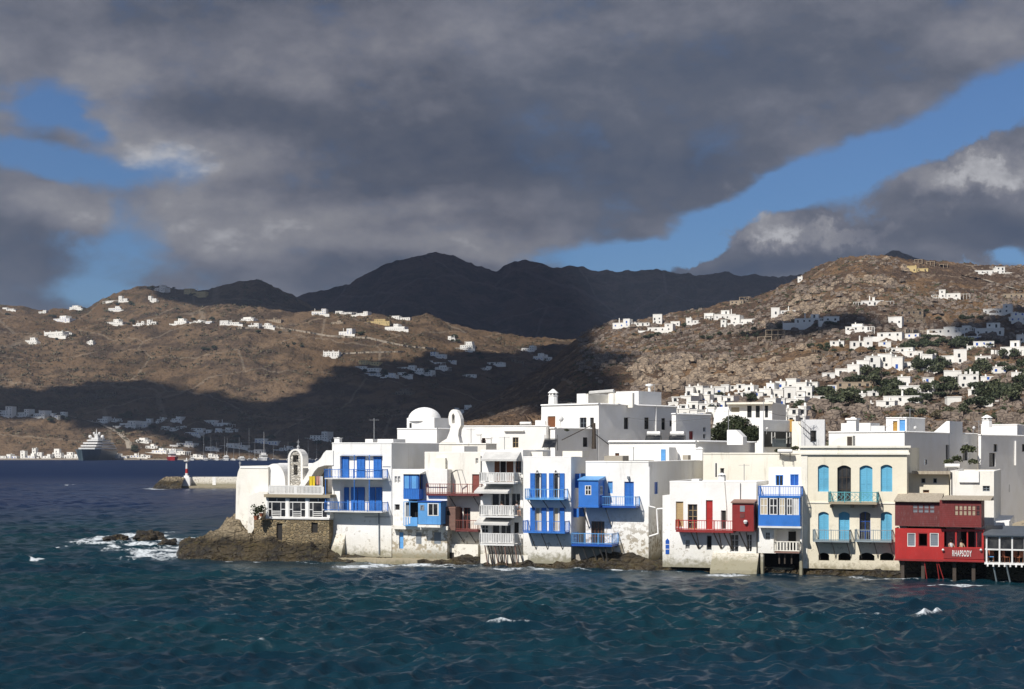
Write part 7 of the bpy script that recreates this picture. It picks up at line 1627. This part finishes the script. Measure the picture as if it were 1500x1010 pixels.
cluster('left', 'houses on the harbour front', '# pale building from the left low down by the far moored boats', [(207, 648, 20, 6), (222, 657, 18, 6), (233, 664, 26, 7), (258, 665, 30, 7), (271, 653, 28, 6), (310, 660, 20, 5), (345, 656, 30, 6), (372, 664, 26, 5), (390, 651, 34, 8), (420, 660, 24, 6), (467, 645, 30, 12)], 250)
cluster('left', 'buildings along the far left quay', '# quayside building from the left along the far left shore', [(3, 672, 12, 5), (17, 672, 16, 6), (33, 672, 8, 11), (44, 672, 16, 7), (54, 671, 14, 14), (68, 672, 14, 6), (83, 671, 14, 13), (100, 672, 14, 9), (115, 672, 14, 6), (165, 672, 20, 7), (180, 672, 12, 5), (197, 671, 14, 6), (213, 671, 14, 5), (290, 671, 16, 5), (312, 670, 14, 5)], 260)
RH = 'right'
cluster(RH, 'villas on the hill shoulder', '# white villa from the left on the left shoulder of the rocky hill', [(910, 480, 24, 11), (938, 478, 24, 4), (963, 475, 12, 13), (967, 486, 34, 10), (989, 478, 12, 6), (1014, 475, 16, 8), (1038, 467, 12, 7), (1062, 468, 28, 12), (1066, 480, 18, 10), (1088, 476, 32, 13)], 300)
one(RH, 'open concrete frame on the skyline left of the rocky summit', 1090, 441, 14, 8, 'f'); one(RH, 'low brown walled house beside the skyline concrete frame', 1079, 446, 20, 5, 't'); one(RH, 'larger unfinished concrete frame on the bare slope', 1135, 498, 28, 12, 'f'); one(RH, 'low unfinished concrete slab left of the larger frame', 1120, 501, 22, 3, 'f')
cluster(RH, 'villas in the cloud shade', '# villa from the left in the cloud-shaded row under the rocky summit', [(1150, 461, 36, 9), (1190, 474, 46, 12), (1218, 472, 20, 7)], 320)
one(RH, 'tiny white house on the left skyline of the rocky summit', 1172, 413, 7, 7); one(RH, 'pale yellow villa near the top of the rocky hill', 1344, 399, 30, 9, 'y'); one(RH, 'small concrete frame above the pale yellow villa', 1345, 386, 12, 5, 'f'); one(RH, 'middle small concrete frame on the top of the rocky hill', 1363, 389, 12, 5, 'f'); one(RH, 'rightmost small concrete frame on the top of the rocky hill', 1382, 393, 12, 4, 'f')
one(RH, 'long bright white villa on the skyline at upper right', 1450, 402, 42, 10, 'w'); one(RH, 'white villa with a dark pergola in the open brown slope', 1391, 437, 30, 12, 'wp'); one(RH, 'tan walled house at the right edge high on the hill', 1485, 437, 30, 6, 't')
one(RH, 'white villa with chimneys and open pergola under the rocky summit', 1278, 448, 32, 12, 'wp'); one(RH, 'grey fieldstone house beside the open pergola', 1335, 462, 34, 10, 's'); one(RH, 'second grey stone house, below the fieldstone one', 1340, 474, 30, 7, 's'); one(RH, 'small two-storey white house just below the pergola villa', 1311, 476, 20, 11)
cluster(RH, 'white villas in the middle of the slope', '# white villa from the left among the scattered ones in mid slope', [(1226, 507, 18, 6), (1254, 486, 28, 10), (1262, 508, 28, 12), (1303, 495, 32, 10), (1321, 518, 28, 7)], 340)
cluster(RH, 'shaded villas at the upper right', '# bluish cloud-shaded white villa from the left at the upper right', [(1378, 490, 36, 9), (1409, 487, 20, 8), (1422, 500, 26, 9), (1441, 508, 26, 10), (1449, 491, 36, 16), (1461, 460, 36, 12), (1492, 472, 24, 12)], 350)
one(RH, 'stepped bright white villa at the right edge above the wall', 1484, 520, 36, 20); one(RH, 'small white block on top of the stepped right edge villa', 1497, 502, 14, 11)
one(RH, 'largest white villa, with arched windows in the centre of the slope', 1390, 533, 50, 20); one(RH, 'white villa left of the largest arched one', 1345, 543, 42, 22)
cluster(RH, 'long white terraced row', '# block from the left in the long white row climbing the slope', [(1214, 556, 16, 8), (1232, 551, 16, 9), (1250, 549, 16, 13), (1264, 545, 16, 15), (1279, 541, 18, 17), (1296, 540, 18, 19), (1313, 541, 16, 16)], 360)
one(RH, 'white castle-like house with four corner turrets', 1419, 570, 28, 25, 'wk'); one(RH, 'plain white house left of the turreted one', 1395, 559, 24, 15); one(RH, 'low reddish terraced house below the long white row', 1252, 570, 52, 9, 't')
cluster(RH, 'lower villas on the slope', '# white villa from the left in the lowest rank above the far rooftops', [(1258, 584, 18, 6), (1279, 584, 14, 9), (1297, 598, 24, 9), (1320, 592, 46, 14), (1324, 568, 16, 14), (1342, 579, 44, 12), (1360, 563, 14, 8), (1425, 580, 12, 8), (1480, 578, 18, 8)], 370)
cluster(RH, 'outlying white houses near the right edge', '# outlying white house from the left in the gaps of the right slope', [(1203, 590, 22, 8), (1222, 574, 16, 8), (1238, 586, 16, 6), (1300, 572, 16, 10), (1296, 508, 16, 6), (1340, 524, 20, 8), (1362, 530, 16, 10), (1440, 530, 20, 7), (1466, 548, 22, 9), (1446, 560, 16, 7), (1492, 556, 18, 9), (1398, 590, 18, 7), (1452, 596, 18, 7), (1336, 496, 18, 6)], 380)
def dense(tmpl, group, rows, idx):
    k = idx; r = random.Random(idx)
    for ri, (rn, py, x0, x1, h, step) in enumerate(rows):
        xs = []; x = x0
        while x < x1: w = step * r.uniform(.75, 1.25); xs.append((x + w / 2, w)); x += w * r.uniform(.92, 1.1)
        for i, (px, w) in enumerate(xs):
            villa(px, py + r.uniform(-2, 2), w, h * r.uniform(.8, 1.25), RH, 'w', tmpl.replace('#', ORD[i]).replace('@', rn), group, k, th=r.uniform(10, 38)); k += 1
dense('# white house from the left, @ row of the left-hand dense quarter', 'dense white town quarter on the left', [('top', 581, 1004, 1052, 11, 13), ('second', 592, 984, 1062, 12, 14), ('third', 604, 978, 1052, 13, 14), ('bottom', 617, 980, 1046, 14, 15)], 400)
dense('# white house from the left, @ row between the two dense quarters', 'white houses between the quarters', [('upper', 574, 1056, 1100, 9, 14), ('lower', 583, 1076, 1112, 8, 13)], 440)
dense('# white house from the left, @ row of the quarter above the ochre post', 'dense white town quarter on the right', [('top', 573, 1122, 1186, 13, 14), ('second', 585, 1112, 1182, 14, 14), ('third', 598, 1120, 1176, 15, 14), ('fourth', 612, 1128, 1176, 14, 14), ('bottom', 624, 1132, 1168, 13, 13)], 460)
cluster(RH, 'small houses at the foot of the pale boulders', '# small white house from the left below the pale boulders by the dark hollow', [(890, 592, 10, 8), (900, 588, 14, 11), (912, 590, 12, 10)], 500)

# ------------------------------------------------------------------ roads and dry stone walls on the hills
def draped(name, layer, pts, wid, hgt, mat, label=None, cat=None, lift=.15):
    L = LAYERS[layer]; q = []
    for (a, b), (c, d) in zip(pts[:-1], pts[1:]):
        n = max(2, int(abs(c - a) / 2.5) + int(abs(d - b) / 2.5))
        for i in range(n): q.append(L.at(a + (c - a) * i / n, b + (d - b) * i / n))
    q.append(L.at(*pts[-1])); m = MB()
    for p0, p1 in zip(q[:-1], q[1:]):
        d = (p1 - p0); d.z = 0
        if d.length < .01: continue
        s = Vector((-d.y, d.x, 0)).normalized() * wid / 2
        if hgt: m.face(p0 - s + Vector((0, 0, -2)), p1 - s + Vector((0, 0, -2)), p1 - s + Vector((0, 0, hgt)), p0 - s + Vector((0, 0, hgt))); m.face(p0 - s + Vector((0, 0, hgt)), p1 - s + Vector((0, 0, hgt)), p1 + s + Vector((0, 0, hgt)), p0 + s + Vector((0, 0, hgt))); m.face(p1 + s + Vector((0, 0, -2)), p0 + s + Vector((0, 0, -2)), p0 + s + Vector((0, 0, hgt)), p1 + s + Vector((0, 0, hgt)))
        else: u = Vector((0, 0, lift)); m.face(p0 - s + u, p1 - s + u, p1 + s + u, p0 + s + u)
    o = m.build(name, mat)
    if label: tag(o, label, cat)
    else: o['kind'] = 'structure'
M['track'] = plaster('pale_dirt_track', (0.34, 0.29, 0.23), .3, -99)
draped('stone_wall', 'left', [(345, 482), (400, 480), (440, 486), (480, 493), (540, 496), (570, 503), (600, 509), (638, 512)], 2.5, 2.0, M['track'], 'long pale stone wall winding across the middle brown slope', 'wall')
draped('stone_wall', 'left', [(500, 519), (540, 517), (590, 516)], 2.5, 1.6, M['track'], 'short pale stone wall above the terraces in the valley', 'wall')
draped('road', 'left', [(0, 598), (40, 602), (85, 608), (105, 611), (150, 622), (175, 635), (188, 648), (190, 658)], 7, 0, M['track'], lift=.6)
draped('stone_wall', 'right', [(1130, 497), (1180, 494), (1222, 480)], 1.0, 1.2, M['hill_stone'], 'dry stone wall climbing to the cloud-shaded villas', 'wall')
draped('stone_wall', 'right', [(1190, 515), (1240, 524), (1262, 520), (1300, 514)], 1.0, 1.2, M['hill_stone'], 'dry stone terrace wall under the green bushes of mid slope', 'wall')
draped('stone_wall', 'right', [(1330, 604), (1362, 603), (1385, 609), (1392, 613)], .8, 1.0, M['hill_stone'], 'dry stone wall on the brown knoll above the rooftop room', 'wall')
draped('road', 'right', [(1408, 404), (1440, 410), (1470, 419), (1500, 428)], 3, 0, M['track'], lift=.5)
draped('stone_wall', 'right', [(1325, 487), (1375, 489)], 1.2, 1.6, M['track'], 'pale retaining wall left of the shaded villas', 'wall')
draped('stone_wall', 'right', [(1452, 519), (1480, 521), (1530, 519)], 1.2, 2.2, M['hill_white'], 'white garden wall below the stepped villa at the right edge', 'wall')

# ------------------------------------------------------------------ breakwater and beacon
def breakwater():
    Y = 428; e = empty('breakwater', P(275, 716, Y), 0, 'white-walled breakwater with a dark stone foot reaching out behind the chapel', 'breakwater'); o = P(275, 716, Y); z = lambda py: HC + (HZ - py) * Y / F - o.z; x = lambda px: (px - 275) * Y / F
    m = MB(); m.box(x(279), x(640), 1.2, 2.4, z(712.5), z(699)); m.build('parapet', M['white_old'], e)
    m = MB(); m.box(x(266), x(640), -1.5, 6, -1.5, z(712)); m.build('mole', M['concrete'], e)
    m = MB(); m.box(x(310), x(315), 1.1, 1.197, z(711), z(699.5)); m.build('steps', M['white_clean'], e)
    xs = np.linspace(x(222), x(272), 46); ys = np.linspace(-6, 9, 22); Xg, Yg = np.meshgrid(xs, ys); t = (Xg - x(222)) / (x(272) - x(222)); s = 1 - np.abs((Yg - 1.5) / 7.6) ** 2.2
    Z = -1.2 + (z(700.5) + 1.3) * np.clip(t * 2.6, 0, 1) ** .7 * np.clip(s, 0, 1) ** .6 + (fbm(Xg / 1.6, Yg / 1.6, 4, 7, .55, True) - .6) * 1.3
    g = grid_obj('rock_head', Xg, Yg, Z, M['rock'], False); g.parent = e
    b = empty('beacon', P(273.5, 712, Y), 0, 'small harbour beacon with a red band on a white square base', 'beacon'); zz = lambda py: (712 - py) * Y / F; k = Y / F
    m = MB(); m.prism_z([(-5.5 * k, -1), (5.5 * k, -1), (5.5 * k, 1.1), (-5.5 * k, 1.1)], 0, zz(699.5)); m.box(-3.5 * k, 3.5 * k, -.7, .7, zz(699.5) + .003, zz(697)); m.build('base', M['white_clean'], b)
    for nm, a, c, mt in (('tower', 697, 693.5, 'white_paint'), ('red_band', 693.5, 687, 'red'), ('tower', 687, 677, 'white_paint')):
        m = MB(); m.lathe((0, 0), [((2.3 - .06 * (697 - a)) * k, zz(a)), ((2.3 - .06 * (697 - c)) * k, zz(c))], 12); m.build(nm, M[mt], b)
    m = MB(); m.lathe((0, 0), [(1.2 * k, zz(677)), (4.4 * k, zz(676)), (4.4 * k, zz(674.8)), (1 * k, zz(674.5)), (.9 * k, zz(672)), (.05, zz(671))], 14); m.build('gallery', M['white_paint'], b)
breakwater()

# ------------------------------------------------------------------ boats in the far harbour
def hull(m, L, B, H, bow=.35, z0=-.6, flare=1.15):
    n = 14; lo = []; hi = []
    for i in range(n + 1):
        t = i / n; w = B / 2 * (1 - max(0, (t - (1 - bow)) / bow) ** 1.8) * (.86 + .14 * min(1, t * 5)); y = L * (t - .5); lo.append((w * .8, y * .96, z0)); hi.append((w * flare, y + (.05 * L if t > .9 else 0), H * (1 + .25 * max(0, t - .5))))
    for sgn in (1, -1):
        for i in range(n):
            q = [(sgn * lo[i][0], lo[i][1], lo[i][2]), (sgn * lo[i + 1][0], lo[i + 1][1], lo[i + 1][2]), (sgn * hi[i + 1][0], hi[i + 1][1], hi[i + 1][2]), (sgn * hi[i][0], hi[i][1], hi[i][2])]
            m.face(*(q if sgn > 0 else q[::-1]))
    for i in range(n): m.face((-hi[i][0], hi[i][1], hi[i][2]), (hi[i][0], hi[i][1], hi[i][2]), (hi[i + 1][0], hi[i + 1][1], hi[i + 1][2]), (-hi[i + 1][0], hi[i + 1][1], hi[i + 1][2]))
    m.face((-lo[0][0], lo[0][1], lo[0][2]), (lo[0][0], lo[0][1], lo[0][2]), (hi[0][0], hi[0][1], hi[0][2]), (-hi[0][0], hi[0][1], hi[0][2]))
def cruise_yacht():
    Y = 1640; e = empty('cruise_yacht', (P(140, 0, Y).x, Y, 0), R(180 + 3), 'big cruise yacht with grey-blue hull and stacked white decks at the far quay', 'ship')
    m = MB(); hull(m, 120, 24, 10.5, .22); m.build('hull', M['ship'] , e)
    for i, (w, l0, l1, z0, z1) in enumerate(((23.5, -52, 36, 10.8, 13.4), (22.5, -48, 28, 13.6, 16.2), (21, -44, 20, 16.4, 19.2), (17, -36, 12, 19.4, 22.0), (11, -20, 4, 22.2, 24.2))):
        m = MB(); m.prism_z([(-w / 2, l0), (w / 2, l0), (w / 2, l1 - 8), (w * .3, l1), (-w * .3, l1), (-w / 2, l1 - 8)], z0 + (1.0 if i < 4 else 0), z1); d = m.build('deck_house', M['white_paint'], e)
        m = MB(); m.prism_z([(-w / 2 + .6, l0 + 1), (w / 2 - .6, l0 + 1), (w / 2 - .6, l1 - 8.6), (w * .3 - .4, l1 - .9), (-w * .3 + .4, l1 - .9), (-w / 2 + .6, l1 - 8.6)], z0 + .15, z0 + 1.0 if i < 4 else z0 + .2); m.build('window_band', M['glass'], d)
    m = MB(); m.prism_z([(-2.4, -8), (2.4, -8), (1.6, -2), (-1.6, -2)], 24.2, 28); m.bar((0, -5, 28), (0, -5, 34), .6, 6, .15); m.bar((-4, -5, 28), (4, -5, 28), .3); m.build('mast', M['white_paint'], e)
    for sx, yy, zz, r in ((-6.5, -4, 25.2, 2.0), (6.5, -4, 25.2, 2.0), (-2.8, -6, 29, 1.3), (2.8, -6, 29, 1.3)):
        m = MB(); m.lathe((sx, yy), [(.5, zz - 3), (.5, zz - r * .8)] + [(r * math.cos(R(t)), zz + r * math.sin(R(t))) for t in range(-60, 90, 20)] + [(.05, zz + r)], 12); m.build('radar_dome', M['white_paint'], e, smooth=True)
M['ship'] = paint('grey_blue_hull', (0.10, 0.15, 0.17), .4, .1)
cruise_yacht()
def motor_boat(px, w, label, hullmat='white_paint', Y=1600, mast=0, name='motor_boat', rz=20, k=1.0):
    B = w * Y / F; e = empty(name, (P(px, 0, Y).x, Y, 0), R(180 + rz), label, 'boat'); m = MB(); hull(m, B * 2.2, B * .7, B * .16 * k, .4); m.build('hull', M[hullmat], e)
    m = MB(); m.prism_z([(-B * .26, -B * .7), (B * .26, -B * .7), (B * .2, B * .35), (-B * .2, B * .35)], B * .17 * k, B * .34 * k); c = m.build('cabin', M['white_paint'], e); m = MB(); m.prism_z([(-B * .265, -B * .6), (B * .265, -B * .6), (B * .205, B * .37), (-B * .205, B * .37)], B * .23 * k, B * .29 * k); m.build('window_band', M['glass'], c)
    m = MB(); m.prism_z([(-B * .17, -B * .4), (B * .17, -B * .4), (B * .13, B * .12), (-B * .13, B * .12)], B * .345 * k, B * .46 * k); m.build('flybridge', M['white_paint'], e)
    if mast: m = MB(); m.bar((0, -B * .1, B * .4 * k), (0, -B * .1, mast), .22, 5, .1); m.build('mast', M['white_paint'], e)
motor_boat(253, 19, 'red harbour tug at the far quay', 'red', mast=16, name='tug_boat', k=1.7); motor_boat(282, 11, 'small white motor boat just right of the red tug'); motor_boat(332, 14, 'white fishing boat with raised gear between the sailing boats', mast=10, k=1.2); motor_boat(387, 19, 'larger white motor yacht with one tall mast in the far harbour', mast=30, k=1.3); motor_boat(355, 16, 'pale low motor boat left of the larger white motor yacht', k=.8); motor_boat(302, 14, 'pale low boat moored right of the small white motor boat', k=.6)
def sail(px, top, i):
    Y = 1610 + 6 * (i % 3); e = empty('sailing_boat', (P(px, 0, Y).x, Y, 0), R(150 + 30 * (i % 3)), 'sailing boat with bare mast moored in the far harbour', 'boat', 'sailing boats moored in the far harbour'); m = MB(); hull(m, 13, 3.8, 1.3, .5); m.build('hull', M['white_paint'], e)
    H = HC + (HZ - top) * Y / F; m = MB(); m.bar((0, .6, 1.2), (0, .6, H), .14, 5, .09); m.bar((0, .6, 2.6), (0, -4.6, 2.7), .12, 5); m.bar((-1.2, .6, H * .6), (1.2, .6, H * .6), .05); m.build('mast', M['metal'], e); m = MB(); m.prism_z([(-1, -2.5), (1, -2.5), (.6, 2), (-.6, 2)], 1.3, 1.9); m.build('cabin', M['white_paint'], e)
for i, (px, top) in enumerate(((299, 636), (309, 640), (317, 648), (329.5, 640), (333, 641), (342, 652), (351, 641), (365, 627), (373, 650), (401, 652), (422, 647), (437, 637), (452, 645), (464, 648), (479, 654))): sail(px, top, i)
def quay():
    Y = 1676; o = P(0, 674, Y); m = MB(); m.box(P(-260, 0, Y).x, P(205, 0, Y).x, Y, Y + 22, -1.5, 1.6); q = m.build('quay', M['track']); q['kind'] = 'structure'
    m = MB(); m.box(P(190, 0, Y).x, P(700, 0, Y).x, Y + 4, Y + 26, -1.5, 1.2); q = m.build('quay', M['track']); q['kind'] = 'structure'
quay()

# ------------------------------------------------------------------ the blue air between here and the mountains
def haze():
    me = MB(); me.box(-7500, 7500, -400, 9000, -3, 640); m = bpy.data.materials.new('haze'); m.use_nodes = True; t = m.node_tree; t.nodes.clear()
    v = t.nodes.new('ShaderNodeVolumePrincipled'); o = t.nodes.new('ShaderNodeOutputMaterial'); t.links.new(v.outputs[0], o.inputs['Volume'])
    v.inputs['Color'].default_value = (.62, .75, 1.0, 1); v.inputs['Density'].default_value = HAZE; v.inputs['Anisotropy'].default_value = 0.2
    ob = me.build('haze', m); tag(ob, 'thin blue haze between the camera and the mountains', 'haze', kind='stuff')
HAZE = 0.00006
haze()
